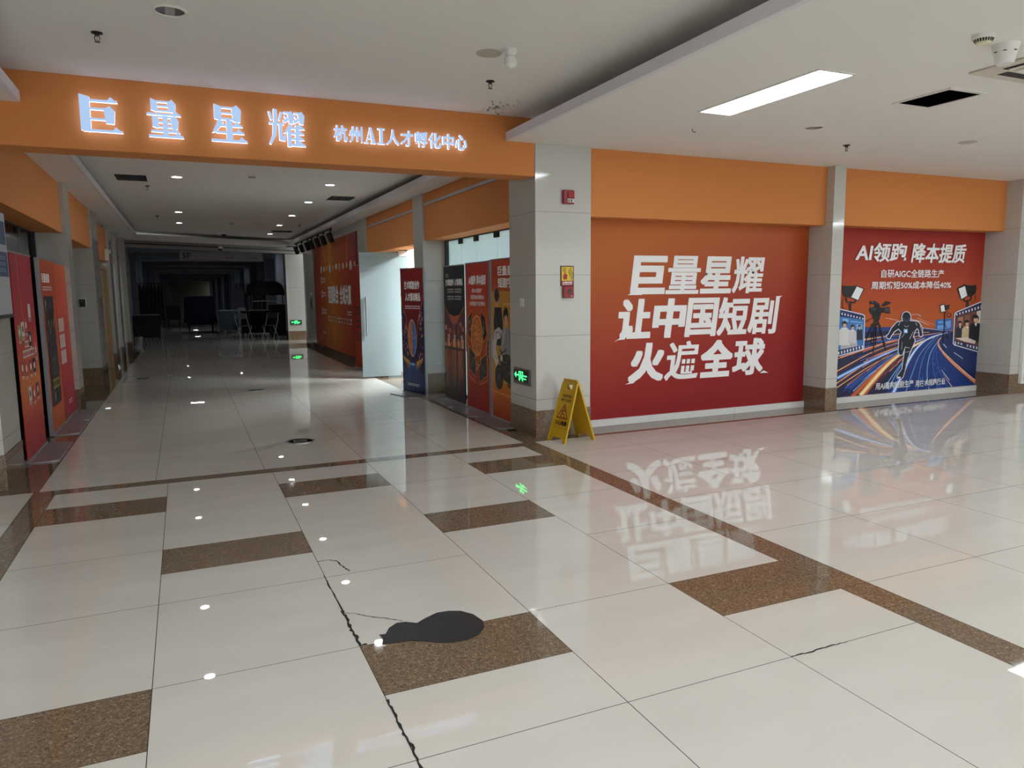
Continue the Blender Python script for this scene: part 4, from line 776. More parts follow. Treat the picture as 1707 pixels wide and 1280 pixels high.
('speedway','e89a78',[3330,23,3292,45,3239,74,3176,109,3109,147,3041,185,2977,222,2914,258,2848,295,2782,333,2717,371,2656,408,2600,443,2549,477,2500,511,2454,544,2413,576,2377,605,2347,631,2324,653,2307,672,2294,690,2287,705,2282,719,2280,732,2283,745,2292,757,2305,769,2319,780,2332,789,2340,796,2333,800,2324,794,2310,786,2295,775,2280,763,2269,750,2264,734,2264,719,2268,703,2276,686,2288,667,2305,646,2328,622,2358,595,2393,565,2434,532,2480,498,2528,463,2579,428,2635,392,2696,354,2760,316,2825,277,2890,239,2953,202,3016,165,3083,126,3150,87,3212,52,3264,22,3301,-1]),
('speedway','ffe4d6',[3264,78,3232,96,3188,119,3137,147,3081,177,3023,209,2966,241,2909,275,2847,312,2783,350,2721,388,2661,425,2607,459,2557,491,2509,523,2463,553,2422,581,2386,608,2356,632,2334,653,2318,672,2307,689,2300,705,2296,719,2294,732,2297,745,2305,757,2316,768,2328,778,2339,786,2346,792,2341,795,2333,789,2322,781,2310,771,2298,760,2289,747,2286,733,2288,719,2291,704,2298,688,2310,670,2326,650,2349,628,2378,604,2414,577,2456,548,2501,517,2550,486,2600,453,2654,419,2713,382,2775,344,2839,305,2900,269,2958,235,3014,202,3072,170,3128,139,3180,111,3223,88,3254,70]),
('speedway','cfdcf6',[2386,694,2394,688,2406,679,2420,669,2434,659,2447,650,2455,644,2464,649,2456,656,2445,665,2431,675,2418,686,2407,695,2399,701]),
('speedway','cfdcf6',[2620,569,2644,557,2680,540,2721,520,2762,500,2798,483,2822,471,2827,476,2803,488,2767,506,2727,526,2686,546,2651,564,2627,575]),
('speedway','dfe6f6',[2377,338,2399,319,2431,291,2469,259,2507,226,2540,198,2563,178,2572,183,2549,202,2516,230,2478,263,2439,295,2406,323,2384,342]),
('speedway','f0c0b0',[2431,261,2457,236,2496,199,2541,156,2587,113,2626,76,2653,50,2666,56,2638,81,2598,118,2551,161,2505,203,2465,240,2438,265]),
('speedway','2450a4',[2287,157,2304,156,2304,129,2286,130]),
('speedway','3d78d8',[2300,708,2310,707,2311,698,2298,699]),
('speedway','2f63c0',[2081,102,2099,101,2099,71,2081,73]),
('speedway','2450a4',[2191,622,2202,622,2202,610,2189,610]),
('speedway','2f63c0',[2293,378,2307,377,2308,357,2292,358]),
('speedway','3d78d8',[2372,704,2382,704,2383,695,2370,695]),
('speedway','2450a4',[2435,216,2452,215,2452,189,2434,190]),
('speedway','2450a4',[2293,532,2305,532,2305,517,2291,518]),
('speedway','2f63c0',[1957,206,1974,205,1974,179,1956,180]),
('speedway','2f63c0',[2295,327,2310,326,2310,305,2294,306]),
('speedway','2f63c0',[2477,141,2495,140,2495,112,2476,114]),
('speedway','3d78d8',[2118,431,2132,430,2132,412,2117,412]),
('speedway','3d78d8',[2372,568,2384,567,2385,553,2371,554]),
('speedway','3d78d8',[2091,213,2108,212,2108,186,2090,187]),
('speedway','2f63c0',[2189,327,2204,326,2204,304,2188,305]),
('speedway','2450a4',[2453,457,2466,457,2466,440,2451,440]),
('speedway','2450a4',[2079,183,2096,182,2096,156,2079,157]),
('speedway','2450a4',[2203,553,2214,553,2215,538,2201,539]),
('speedway','2f63c0',[2143,456,2156,455,2156,438,2142,438]),
('speedway','3d78d8',[2236,425,2250,424,2250,405,2235,406]),
('speedway','2450a4',[2426,512,2438,511,2439,496,2424,496]),
('speedway','2450a4',[2130,138,2147,137,2147,109,2129,110]),
('speedway','2f63c0',[2245,598,2256,598,2257,585,2243,586]),
('speedway','3d78d8',[2291,713,2300,713,2301,704,2288,704]),
('speedway','2450a4',[2299,293,2314,292,2314,269,2298,270]),
('speedway','2f63c0',[1994,256,2010,255,2010,231,1994,232]),
('speedway','3d78d8',[2333,327,2348,326,2348,305,2332,306]),
('speedway','3d78d8',[2424,290,2439,290,2439,267,2423,268]),
('speedway','2f63c0',[2291,235,2308,234,2308,209,2291,210]),
('speedway','2f63c0',[2461,429,2475,428,2475,410,2460,410]),
('speedway','2f63c0',[2331,671,2342,670,2342,660,2329,660]),
('speedway','3d78d8',[2436,653,2447,653,2448,642,2434,642]),
('speedway','2f63c0',[2243,169,2260,168,2260,141,2242,142]),
('speedway','2f63c0',[1935,163,1952,162,1952,135,1934,136]),
('speedway','2f63c0',[2339,144,2357,143,2357,115,2338,116]),
('speedway','2450a4',[2110,302,2126,302,2126,279,2109,280]),
('speedway','2450a4',[2230,525,2242,524,2243,509,2228,510]),
('speedway','2f63c0',[2482,172,2499,171,2499,144,2481,145]),
('speedway','2f63c0',[2238,624,2249,623,2250,611,2236,612]),
('speedway','2f63c0',[2296,112,2315,111,2314,82,2296,83]),
('speedway','2450a4',[2111,305,2126,304,2126,281,2110,282]),
('speedway','2f63c0',[2226,300,2241,299,2241,277,2225,278]),
('speedway','2450a4',[2148,221,2164,220,2164,195,2147,196]),
('speedway','3d78d8',[2268,379,2282,378,2282,358,2267,359]),
('speedway','2f63c0',[2234,456,2247,456,2247,438,2232,439]),
('speedway','2f63c0',[1969,257,1985,256,1985,232,1968,233]),
('speedway','3d78d8',[2211,504,2223,503,2224,488,2209,488]),
('speedway','2450a4',[2108,369,2123,368,2123,348,2107,349]),
('speedway','2450a4',[2170,299,2185,298,2185,275,2169,276]),
('speedway','2f63c0',[2452,263,2468,262,2468,239,2451,239]),
('speedway','2450a4',[1972,103,1990,102,1990,73,1972,74]),
('speedway','2f63c0',[2173,600,2184,599,2185,587,2171,587]),
('speedway','3d78d8',[2354,537,2366,537,2366,522,2352,523]),
('speedway','2f63c0',[2181,128,2199,126,2199,98,2181,99]),
('speedway','3d78d8',[2370,108,2388,107,2388,78,2369,79]),
('speedway','2450a4',[2445,620,2456,620,2457,608,2443,609]),
('speedway','3d78d8',[2206,436,2220,435,2220,417,2205,418]),
('speedway','2450a4',[2197,284,2213,283,2213,260,2197,261]),
('speedway','3d78d8',[2337,220,2354,219,2354,194,2337,195]),
('speedway','2450a4',[2259,597,2270,597,2271,584,2257,584]),
('speedway','3d78d8',[2424,363,2439,362,2439,342,2423,343]),
('speedway','2f63c0',[2361,625,2372,625,2373,613,2359,614]),
('speedway','2450a4',[2343,613,2354,613,2355,601,2341,601]),
('speedway','2450a4',[2124,524,2136,524,2137,509,2123,509]),
('speedway','2450a4',[2327,717,2336,716,2337,707,2324,708]),
('speedway','2f63c0',[2206,647,2216,646,2217,635,2204,636]),
('speedway','2450a4',[2117,348,2131,348,2131,327,2115,327]),
('speedway','2f63c0',[2334,527,2346,526,2347,511,2332,512]),
('speedway','2450a4',[2444,249,2461,248,2461,224,2444,225]),
('speedway','3d78d8',[2266,305,2282,304,2282,282,2265,283]),
('speedway','2450a4',[2249,567,2260,567,2261,553,2247,554]),
('speedway','2450a4',[2268,713,2277,712,2278,703,2266,704]),
('speedway','3d78d8',[2020,187,2037,186,2037,159,2020,160]),
('speedway','2450a4',[1962,212,1979,211,1979,185,1962,187]),
('speedway','2f63c0',[2468,336,2483,335,2484,314,2467,315]),
('speedway','2f63c0',[2092,385,2106,384,2106,364,2090,365]),
('speedway','2f63c0',[2185,388,2199,387,2199,368,2183,368]),
('speedway','2450a4',[1992,288,2008,287,2007,264,1991,265]),
('speedway','2450a4',[2235,638,2246,638,2246,626,2233,627]),
('speedway','3d78d8',[2328,694,2338,694,2338,684,2326,685]),
('speedway','3d78d8',[2300,597,2311,596,2311,584,2298,584]),
('speedway','2f63c0',[2362,385,2377,384,2377,365,2361,365]),
('speedway','3d78d8',[2066,167,2083,166,2083,139,2066,140]),
('speedway','2450a4',[2304,703,2313,703,2314,693,2301,694]),
('speedway','2f63c0',[2399,170,2416,169,2416,142,2398,144]),
('speedway','3d78d8',[2358,600,2369,600,2370,587,2356,588]),
('speedway','2f63c0',[1954,238,1971,237,1970,213,1953,214]),
('speedway','2f63c0',[2464,172,2481,170,2481,144,2463,145]),
('speedway','2f63c0',[2426,596,2437,596,2438,583,2424,584]),
('speedway','2f63c0',[1861,108,1879,107,1878,78,1860,79]),
('studio_lamp','16151a',[408,1523,509,1515,656,1519,800,1481,700,1325,554,1365,441,1387,414,1431]),
('studio_lamp','eceff0',[659,1508,777,1476,694,1336,570,1373]),
('studio_lamp','16151a',[469,1367,469,1371,473,1375,478,1377,485,1376,490,1373,492,1369,506,1316,506,1312,502,1308,497,1306,490,1307,485,1310,483,1314]),
('studio_lamp','16151a',[494,1305,489,1307,485,1310,484,1314,486,1317,490,1320,495,1320,635,1308,640,1307,644,1303,645,1300,643,1296,639,1293,634,1293]),
('studio_lamp','16151a',[644,1299,640,1296,635,1295,630,1297,626,1299,624,1303,625,1307,651,1341,655,1343,660,1344,665,1343,669,1340,671,1336,669,1333]),
('studio_lamp','16151a',[540,1308,543,1315,550,1320,561,1322,571,1319,579,1313,582,1306,577,1253,575,1247,569,1244,561,1242,553,1244,547,1249,545,1255]),
('studio_lamp','16151a',[546,1267,548,1272,553,1275,559,1276,567,1275,572,1271,574,1266,585,1200,583,1193,576,1187,566,1186,555,1188,547,1194,544,1201]),
('studio_lamp','16151a',[421,1357,422,1358,424,1360,426,1360,429,1359,431,1358,431,1356,427,1268,426,1266,424,1265,421,1265,419,1266,417,1267,416,1269]),
('studio_lamp','16151a',[417,1268,417,1270,418,1272,420,1272,423,1272,425,1271,427,1269,444,1221,444,1220,442,1218,440,1217,437,1217,435,1218,433,1220]),
('studio_lamp2','16151a',[2591,1471,2747,1525,2874,1506,2988,1519,3009,1461,2990,1399,2901,1349,2826,1359,2697,1302]),
('studio_lamp2','edf0f0',[2625,1464,2755,1501,2817,1369,2699,1319]),
('studio_lamp2','16151a',[2739,1321,2738,1325,2741,1329,2746,1331,2753,1331,2759,1329,2762,1325,2783,1289,2784,1285,2781,1281,2776,1279,2769,1279,2763,1281,2759,1285]),
('studio_lamp2','16151a',[2774,1279,2768,1279,2762,1281,2759,1285,2759,1290,2762,1293,2768,1295,2896,1310,2903,1309,2908,1307,2912,1303,2912,1299,2908,1295,2903,1293]),
('studio_lamp2','16151a',[2912,1300,2910,1296,2905,1294,2898,1293,2892,1295,2888,1299,2887,1303,2895,1350,2897,1354,2902,1356,2908,1357,2915,1355,2919,1351,2920,1347]),
('studio_lamp2','16151a',[2806,1294,2808,1302,2815,1307,2826,1309,2838,1308,2848,1302,2852,1294,2870,1217,2868,1207,2858,1200,2844,1197,2829,1200,2817,1207,2812,1216]),
('studio_lamp2','16151a',[2981,1398,2981,1400,2983,1402,2985,1402,2988,1402,2990,1401,2991,1399,3016,1309,3016,1307,3014,1305,3012,1305,3009,1305,3007,1306,3006,1308]),
('studio_lamp2','16151a',[3007,1311,3010,1312,3013,1311,3015,1310,3016,1309,3016,1307,3014,1305,2904,1252,2901,1251,2898,1251,2896,1252,2895,1254,2895,1256,2897,1257]),
('studio_lamp3','17161c',[2259,1240,2343,1259,2386,1238,2462,1250,2452,1187,2383,1165,2367,1143,2287,1140]),
('studio_lamp3','eef1f1',[2274,1233,2345,1246,2374,1157,2296,1150]),
('studio_lamp3','17161c',[2364,1146,2366,1150,2369,1152,2374,1153,2379,1151,2383,1149,2385,1145,2392,880,2391,877,2388,876,2384,875,2380,876,2377,878,2376,881]),
('studio_lamp3','17161c',[2375,890,2378,892,2381,893,2386,893,2389,891,2391,888,2391,885,2331,755,2329,753,2326,752,2323,753,2321,754,2319,756,2319,758]),
('studio_lamp3','17161c',[2378,881,2379,883,2381,884,2384,885,2387,884,2389,882,2390,880,2392,732,2391,730,2389,728,2386,728,2383,729,2381,731,2380,733]),
('studio_lamp3','17161c',[2380,885,2379,888,2380,890,2383,892,2387,893,2391,892,2394,890,2517,747,2518,745,2517,743,2515,742,2512,741,2508,742,2506,744]),
('studio_lamp3','17161c',[2369,1133,2365,1133,2361,1134,2358,1136,2357,1139,2359,1141,2362,1143,2421,1158,2425,1158,2429,1157,2432,1155,2433,1152,2431,1150,2428,1148]),
('studio_lamp3','1b1518',[2513,1102,2512,1092,2500,1095,2501,1102]),
('studio_lamp3','1b1518',[2512,1092,2506,1083,2495,1088,2500,1095]),
('studio_lamp3','1b1518',[2506,1083,2495,1076,2488,1083,2495,1088]),
('studio_lamp3','1b1518',[2495,1076,2482,1071,2478,1079,2488,1083]),
('studio_lamp3','1b1518',[2482,1071,2467,1070,2466,1078,2478,1079]),
('studio_lamp3','1b1518',[2467,1070,2452,1072,2455,1080,2466,1078]),
('studio_lamp3','1b1518',[2452,1072,2438,1077,2444,1084,2455,1080]),
('studio_lamp3','1b1518',[2438,1077,2426,1085,2436,1089,2444,1084]),
('studio_lamp3','1b1518',[2426,1085,2418,1094,2430,1096,2436,1089]),
('studio_lamp3','1b1518',[2418,1094,2415,1104,2427,1104,2430,1096]),
('studio_lamp3','1b1518',[2415,1104,2417,1114,2428,1111,2427,1104]),
('studio_lamp3','1b1518',[2417,1114,2423,1123,2433,1118,2428,1111]),
('studio_lamp3','1b1518',[2423,1123,2433,1130,2440,1123,2433,1118]),
('studio_lamp3','1b1518',[2433,1130,2446,1135,2450,1127,2440,1123]),
('studio_lamp3','1b1518',[2446,1135,2461,1136,2462,1128,2450,1127]),
('studio_lamp3','1b1518',[2461,1136,2476,1134,2473,1126,2462,1128]),
('studio_lamp3','1b1518',[2476,1134,2490,1129,2484,1123,2473,1126]),
('studio_lamp3','1b1518',[2490,1129,2502,1122,2492,1117,2484,1123]),
('studio_lamp3','1b1518',[2502,1122,2510,1112,2498,1110,2492,1117]),
('studio_lamp3','1b1518',[2510,1112,2513,1102,2501,1102,2498,1110]),
('film_camera','121116',[912,1237,1078,1242,1152,1224,1156,1166,1086,1129,931,1151,909,1197]),
('film_camera','121116',[1143,1218,1166,1233,1280,1236,1296,1153,1250,1148,1152,1172]),
('film_camera','121116',[903,1314,1003,1320,1010,1278,922,1273,905,1289]),
('film_camera','121116',[992,1298,1094,1270,1096,1234,1006,1236]),
('film_camera','121116',[1196,1313,1316,1295,1241,1261,1132,1241,1134,1263]),
('film_camera','121116',[962,1144,1121,1147,1107,1089,1084,1038,1011,1040,989,1092]),
('film_camera','121116',[942,1003,1093,1038,1113,1011,953,977]),
('film_camera','121116',[1013,1302,1010,1305,1009,1308,1011,1311,1014,1313,1019,1314,1023,1312,1080,1282,1083,1279,1084,1276,1082,1273,1079,1271,1074,1271,1070,1272]),
('film_camera','121116',[982,1038,985,1041,991,1043,998,1042,1003,1039,1006,1035,1005,1030,882,803,880,801,876,800,872,800,869,802,868,805,868,808]),
('film_camera','121116',[998,1028,999,1033,1005,1036,1012,1037,1019,1036,1025,1032,1027,1026,1033,623,1032,620,1028,618,1024,618,1020,619,1016,621,1015,625]),
('film_camera','121116',[1038,1026,1039,1030,1043,1033,1048,1034,1054,1033,1058,1030,1059,1026,1067,740,1067,737,1064,736,1061,735,1058,736,1055,738,1054,740]),
('film_camera','121116',[1072,1029,1072,1034,1075,1038,1080,1040,1087,1040,1093,1038,1097,1034,1258,668,1258,665,1256,663,1253,661,1249,662,1245,663,1243,666]),
('film_camera','121116',[967,925,968,928,971,929,974,930,978,929,981,927,982,924,978,743,977,741,975,740,973,740,971,741,969,742,969,744]),
('film_camera','121116',[1104,997,1104,1001,1106,1004,1111,1006,1117,1006,1122,1004,1125,1000,1188,841,1188,838,1186,836,1183,835,1180,835,1177,837,1175,839]),
('film_camera','121116',[967,1103,970,1104,974,1103,977,1101,978,1099,977,1096,975,1094,847,1042,844,1042,840,1042,837,1044,836,1047,837,1050,839,1051]),
('film_camera','241c22',[875,799,929,810,933,797,877,783]),
('film_camera','241c22',[970,743,1060,746,1062,729,971,725]),
('film_camera','241c22',[1188,761,1233,770,1240,746,1198,740]),
('film_camera','3c3a44',[1189,1223,1271,1226,1282,1166,1193,1172]),
('film_camera','3c3a44',[935,1222,1024,1225,1026,1201,936,1196]),
('film_camera','5b5a66',[970,1300,970,1297,967,1294,964,1292,959,1291,954,1291,949,1292,945,1294,942,1297,941,1301,942,1304,944,1307,948,1310,952,1311,957,1311,962,1309,966,1307,969,1304]),
('film_frame','d9e2f6',[218,1260,407,1224,797,1150,832,1128,846,703,816,682,426,622,241,601]),
('film_frame','1c2a5c',[218,1247,408,1211,790,1139,817,1122,830,710,804,693,425,634,241,613]),
('film_frame','e4eaf6',[358,1190,379,1186,381,1157,360,1161]),
('film_frame','e4eaf6',[381,675,403,678,405,643,383,640]),
('film_frame','e4eaf6',[410,1179,431,1175,433,1147,412,1152]),
('film_frame','e4eaf6',[432,683,454,686,457,651,434,648]),
('film_frame','e4eaf6',[463,1169,484,1164,485,1138,464,1142]),
('film_frame','e4eaf6',[484,691,506,694,508,659,486,656]),
('film_frame','e4eaf6',[515,1158,536,1154,538,1128,517,1133]),
('film_frame','e4eaf6',[535,699,558,702,560,667,538,664]),
('film_frame','e4eaf6',[568,1147,589,1143,591,1119,570,1123]),
('film_frame','e4eaf6',[587,707,610,710,612,675,590,672]),
('film_frame','e4eaf6',[621,1136,643,1132,644,1109,623,1113]),
('film_frame','e4eaf6',[639,715,662,718,665,683,642,680]),
('film_frame','e4eaf6',[675,1125,696,1121,698,1100,676,1104]),
('film_frame','e4eaf6',[692,723,715,726,717,691,694,689]),
('film_frame','e4eaf6',[728,1115,750,1110,751,1090,730,1094]),
('film_frame','e4eaf6',[744,732,767,734,770,700,747,697]),
('film_frame','e4eaf6',[782,1104,804,1099,805,1080,784,1084]),
('film_frame','e4eaf6',[797,740,820,743,823,708,800,705]),
('film_frame','3e7cc0',[216,1148,417,1126,811,1076,822,741,431,703,239,693]),
('film_frame','85b6e4',[432,1105,537,1090,536,1052,435,1065]),
('film_frame','85b6e4',[573,1070,790,1046,791,1033,574,1056]),
('film_frame','85b6e4',[682,1023,792,1014,791,930,688,934]),
('film_frame','b9b4b8',[420,765,716,779,719,738,424,704]),
('film_frame','dcd8d8',[428,987,514,985,564,947,585,754,387,762,384,953]),
('film_frame','1d1a22',[516,1031,514,1018,506,1006,494,998,479,994,462,994,446,999,433,1008,424,1021,420,1034,422,1047,430,1059,442,1068,457,1072,474,1071,490,1066,503,1057,512,1045]),
('film_frame','d8a88c',[507,1018,506,1008,501,999,492,992,482,989,471,989,460,993,451,1000,445,1009,442,1020,443,1030,448,1039,456,1045,467,1049,478,1048,489,1045,498,1038,504,1028]),
('film_frame','1d1a22',[510,1048,508,1043,501,1038,489,1034,475,1033,461,1033,447,1036,435,1040,427,1045,424,1050,426,1056,434,1061,445,1064,459,1066,473,1065,487,1063,499,1059,507,1054]),
('film_frame','f0ece8',[453,985,494,984,478,950]),
('film_frame','cfcbd0',[583,955,650,953,688,923,706,774,551,780,548,928]),
('film_frame','1d1a22',[651,989,650,978,644,969,634,963,622,959,609,960,597,964,587,971,580,980,577,991,578,1001,584,1010,593,1017,605,1020,618,1020,631,1016,641,1009,648,999]),
('film_frame','d8a88c',[644,978,643,970,639,963,633,958,625,956,616,956,607,959,600,964,595,972,593,980,594,988,598,995,605,1000,613,1002,622,1002,630,999,637,994,642,986]),
('film_frame','1d1a22',[646,1002,645,997,639,994,630,991,620,990,608,990,597,992,588,995,582,999,580,1003,581,1008,587,1011,595,1014,606,1015,618,1015,629,1013,638,1010,644,1006]),
('film_frame','f0ece8',[602,953,634,952,622,925]),
('film_frame','20243a',[718,965,766,964,794,942,808,814,698,818,694,945]),
('film_frame','1d1a22',[769,991,768,983,763,976,756,971,747,969,737,969,728,972,720,978,715,985,712,993,713,1000,718,1007,725,1012,734,1015,744,1014,753,1011,761,1006,766,999]),
('film_frame','d8a88c',[763,983,763,977,760,972,755,968,749,966,742,966,736,969,730,973,727,978,725,984,726,990,729,995,734,999,740,1001,746,1001,753,999,758,995,762,989]),
('film_frame','1d1a22',[765,1001,764,997,760,995,753,993,745,992,736,992,728,993,721,996,716,999,715,1002,716,1005,720,1008,727,1010,735,1011,744,1011,752,1009,759,1007,763,1004]),
('film_frame','f0ece8',[732,964,756,963,747,943]),
('film_frame2','dfe4f4',[3320,1329,3225,1308,2609,1147,2569,1116,2576,695,2618,671,3217,535,3414,491]),
('film_frame2','2a2850',[3321,1315,3226,1296,2621,1135,2588,1111,2594,702,2625,682,3215,548,3412,505]),
('film_frame2','e8e4ec',[2606,1116,2632,1121,2635,1097,2609,1092]),
('film_frame2','e4e8f4',[2612,730,2639,724,2642,699,2614,704]),
('film_frame2','e8e4ec',[2669,1130,2695,1134,2698,1108,2672,1103]),
('film_frame2','e4e8f4',[2677,717,2705,712,2708,685,2680,690]),
('film_frame2','e8e4ec',[2732,1143,2758,1148,2761,1119,2735,1114]),
('film_frame2','e4e8f4',[2743,705,2771,699,2774,670,2746,675]),
('film_frame2','e8e4ec',[2795,1156,2822,1161,2825,1130,2798,1125]),
('film_frame2','e4e8f4',[2615,699,2642,694,2645,663,2618,668]),
('film_frame2','e8e4ec',[2859,1169,2885,1174,2889,1141,2862,1136]),
('film_frame2','e4e8f4',[2876,679,2904,674,2908,641,2879,646]),
('film_frame2','e8e4ec',[2923,1183,2949,1188,2953,1153,2926,1148]),
('film_frame2','e4e8f4',[2943,667,2971,661,2975,626,2947,631]),
('film_frame2','e8e4ec',[2987,1196,3014,1201,3018,1164,2991,1159]),
('film_frame2','e4e8f4',[3010,654,3039,649,3043,611,3014,617]),
('film_frame2','e8e4ec',[3051,1210,3078,1215,3083,1176,3055,1171]),
('film_frame2','e4e8f4',[3078,641,3106,636,3111,596,3082,602]),
('film_frame2','e8e4ec',[3116,1223,3143,1228,3148,1187,3120,1182]),
('film_frame2','e4e8f4',[3146,628,3175,623,3179,581,3151,587]),
('film_frame2','e8e4ec',[3181,1237,3208,1242,3213,1199,3186,1194]),
('film_frame2','e4e8f4',[3215,615,3243,610,3248,566,3219,571]),
('film_frame2','e8e4ec',[3246,1250,3274,1256,3279,1210,3251,1205]),
('film_frame2','e4e8f4',[3283,602,3312,597,3317,551,3288,556]),
('film_frame2','6e4038',[3334,1202,3217,1179,2610,1078,2606,746,3224,625,3403,589]),
('film_frame2','d8cdc4',[3039,1141,3335,1191,3359,978,3068,972]),
('film_frame2','a87a60',[2649,1059,2751,1075,2761,980,2657,983]),
('film_frame2','8a5548',[2782,1084,2895,1102,2907,990,2801,993]),
('film_frame2','7a3a36',[3057,972,3230,968,3249,797,3119,801]),
('film_frame2','1e2030',[2663,942,2742,940,2789,907,2811,771,2629,777,2623,911]),
('film_frame2','1d1a22',[2745,981,2743,969,2736,959,2725,952,2710,948,2694,948,2678,953,2665,961,2656,972,2652,984,2654,996,2661,1006,2672,1013,2687,1017,2703,1017,2718,1012,2732,1004,2741,993]),
('film_frame2','d8a88c',[2736,969,2735,960,2731,952,2723,946,2713,944,2702,944,2691,947,2682,954,2676,962,2673,971,2674,980,2679,988,2687,994,2697,997,2708,996,2718,993,2727,987,2733,979]),
('film_frame2','1d1a22',[2738,996,2736,991,2730,987,2719,984,2705,983,2691,983,2677,985,2666,989,2658,993,2655,998,2657,1003,2664,1007,2675,1010,2688,1012,2703,1011,2716,1009,2728,1006,2735,1001]),
('film_frame2','f0ece8',[2685,940,2725,939,2710,909]),
('film_frame2','cdb48e',[2799,937,2900,934,2959,894,2985,745,2754,754,2749,900]),
('film_frame2','1d1a22',[2900,983,2898,969,2890,957,2876,948,2858,943,2839,944,2820,949,2804,959,2793,972,2789,986,2790,1001,2799,1013,2813,1022,2830,1026,2850,1026,2868,1020,2884,1011,2895,998]),
('film_frame2','d8a88c',[2890,969,2889,958,2883,949,2874,942,2862,938,2849,939,2836,943,2825,950,2818,960,2814,971,2815,982,2821,991,2830,998,2842,1002,2855,1001,2868,997,2879,990,2887,980]),
('film_frame2','1d1a22',[2893,1001,2890,995,2882,990,2869,987,2853,985,2836,985,2819,988,2805,992,2796,998,2793,1004,2795,1009,2803,1014,2816,1018,2832,1020,2849,1019,2866,1017,2880,1013,2889,1007]),
('film_frame2','f0ece8',[2829,934,2876,933,2859,897]),
('film_frame2','17181f',[2965,978,3099,974,3179,921,3217,695,2907,707,2897,929]),
('film_frame2','1d1a22',[3099,1040,3097,1021,3086,1004,3067,993,3043,987,3017,987,2992,994,2971,1007,2956,1024,2950,1043,2952,1062,2964,1079,2982,1091,3006,1097,3032,1096,3057,1089,3078,1076,3093,1059]),
('film_frame2','d8a88c',[3086,1021,3084,1006,3077,994,3064,984,3048,980,3031,980,3014,986,2999,996,2989,1009,2984,1023,2986,1038,2993,1050,3006,1059,3022,1064,3039,1064,3056,1058,3071,1048,3081,1035]),
('film_frame2','1d1a22',[3089,1063,3086,1055,3075,1049,3058,1044,3036,1042,3013,1042,2991,1046,2972,1051,2960,1058,2955,1066,2958,1074,2969,1081,2986,1086,3008,1088,3031,1087,3053,1084,3072,1079,3084,1071]),
('film_frame2','f0ece8',[3004,974,3067,973,3044,925]),
('film_frame2','c8c4c4',[3182,893,3273,890,3327,848,3356,677,3147,684,3137,854]),
('film_frame2','1d1a22',[3282,942,3280,927,3271,914,3256,905,3237,900,3216,901,3196,907,3179,917,3167,930,3162,946,3164,961,3173,974,3188,983,3207,988,3227,987,3247,982,3265,971,3276,958]),
('film_frame2','d8a88c',[3271,927,3270,916,3264,906,3254,898,3241,895,3227,895,3213,900,3202,907,3193,918,3190,929,3191,941,3197,951,3207,958,3220,962,3234,962,3247,957,3259,949,3267,939]),
('film_frame2','1d1a22',[3273,961,3271,955,3262,949,3248,946,3231,944,3212,945,3195,947,3180,952,3170,957,3166,964,3169,970,3177,975,3191,979,3208,981,3227,980,3245,978,3260,973,3270,967]),
('film_frame2','f0ece8',[3205,890,3256,889,3238,851]),
('film_frame2','d9c9bc',[2616,774,2866,779,3063,719,3046,677,2830,716]),
('runner','dfe6fb',[1704,1085,1701,1057,1687,1032,1662,1013,1630,1004,1595,1005,1561,1016,1533,1036,1515,1062,1507,1090,1510,1118,1525,1143,1549,1161,1581,1171,1616,1171,1650,1159,1678,1140,1696,1114]),
('runner','dfe6fb',[1551,1026,1556,1044,1577,1059,1607,1063,1638,1057,1662,1041,1671,1023,1705,979,1695,947,1664,925,1620,918,1574,928,1539,951,1524,984]),
('runner','dfe6fb',[1437,1028,1521,1053,1691,1049,1817,1036,1870,973,1799,894,1766,814,1794,762,1513,770,1485,828,1515,891,1429,959]),
('runner','dfe6fb',[1413,1032,1445,1042,1482,1040,1514,1025,1533,1001,1533,975,1515,954,1402,901,1379,894,1351,896,1327,907,1313,925,1313,945,1325,960]),
('runner','dfe6fb',[1321,953,1339,964,1365,968,1391,961,1410,947,1417,928,1411,912,1326,828,1313,820,1293,818,1273,823,1258,834,1253,848,1257,860]),
('runner','dfe6fb',[1339,840,1336,828,1328,817,1315,810,1299,806,1281,807,1264,812,1250,820,1240,831,1236,844,1238,856,1246,866,1259,874,1276,878,1293,877,1310,872,1325,864,1334,853]),
('runner','dfe6fb',[1768,959,1752,981,1754,1005,1772,1024,1803,1034,1839,1030,1868,1016,1933,948,1944,932,1943,913,1929,898,1904,891,1876,894,1855,904]),
('runner','dfe6fb',[1839,927,1842,945,1859,959,1884,965,1912,961,1934,948,1945,930,1946,853,1944,841,1932,831,1913,827,1893,830,1877,840,1870,851]),
('runner','dfe6fb',[1956,848,1954,836,1947,826,1935,819,1919,815,1902,815,1886,820,1873,829,1864,839,1860,851,1862,863,1869,873,1881,880,1896,884,1913,884,1929,879,1943,871,1952,860]),
('runner','dfe6fb',[1476,797,1495,825,1533,842,1581,843,1625,826,1654,797,1660,764,1599,621,1586,603,1559,591,1526,592,1496,603,1476,624,1473,645]),
('runner','dfe6fb',[1592,616,1591,602,1583,589,1569,579,1551,574,1531,575,1512,581,1496,592,1486,606,1482,621,1484,636,1492,649,1505,658,1523,663,1544,662,1563,656,1578,645,1588,631]),
('runner','dfe6fb',[1620,798,1643,826,1686,841,1736,838,1781,818,1807,786,1809,752,1726,611,1710,593,1680,583,1645,585,1615,600,1597,622,1595,644]),
('runner','dfe6fb',[1598,643,1611,662,1638,673,1671,673,1702,661,1722,641,1726,619,1646,371,1638,360,1621,353,1600,353,1581,361,1568,374,1565,387]),
('runner','dfe6fb',[1573,402,1651,383,1621,283,1581,251,1489,267,1477,302]),
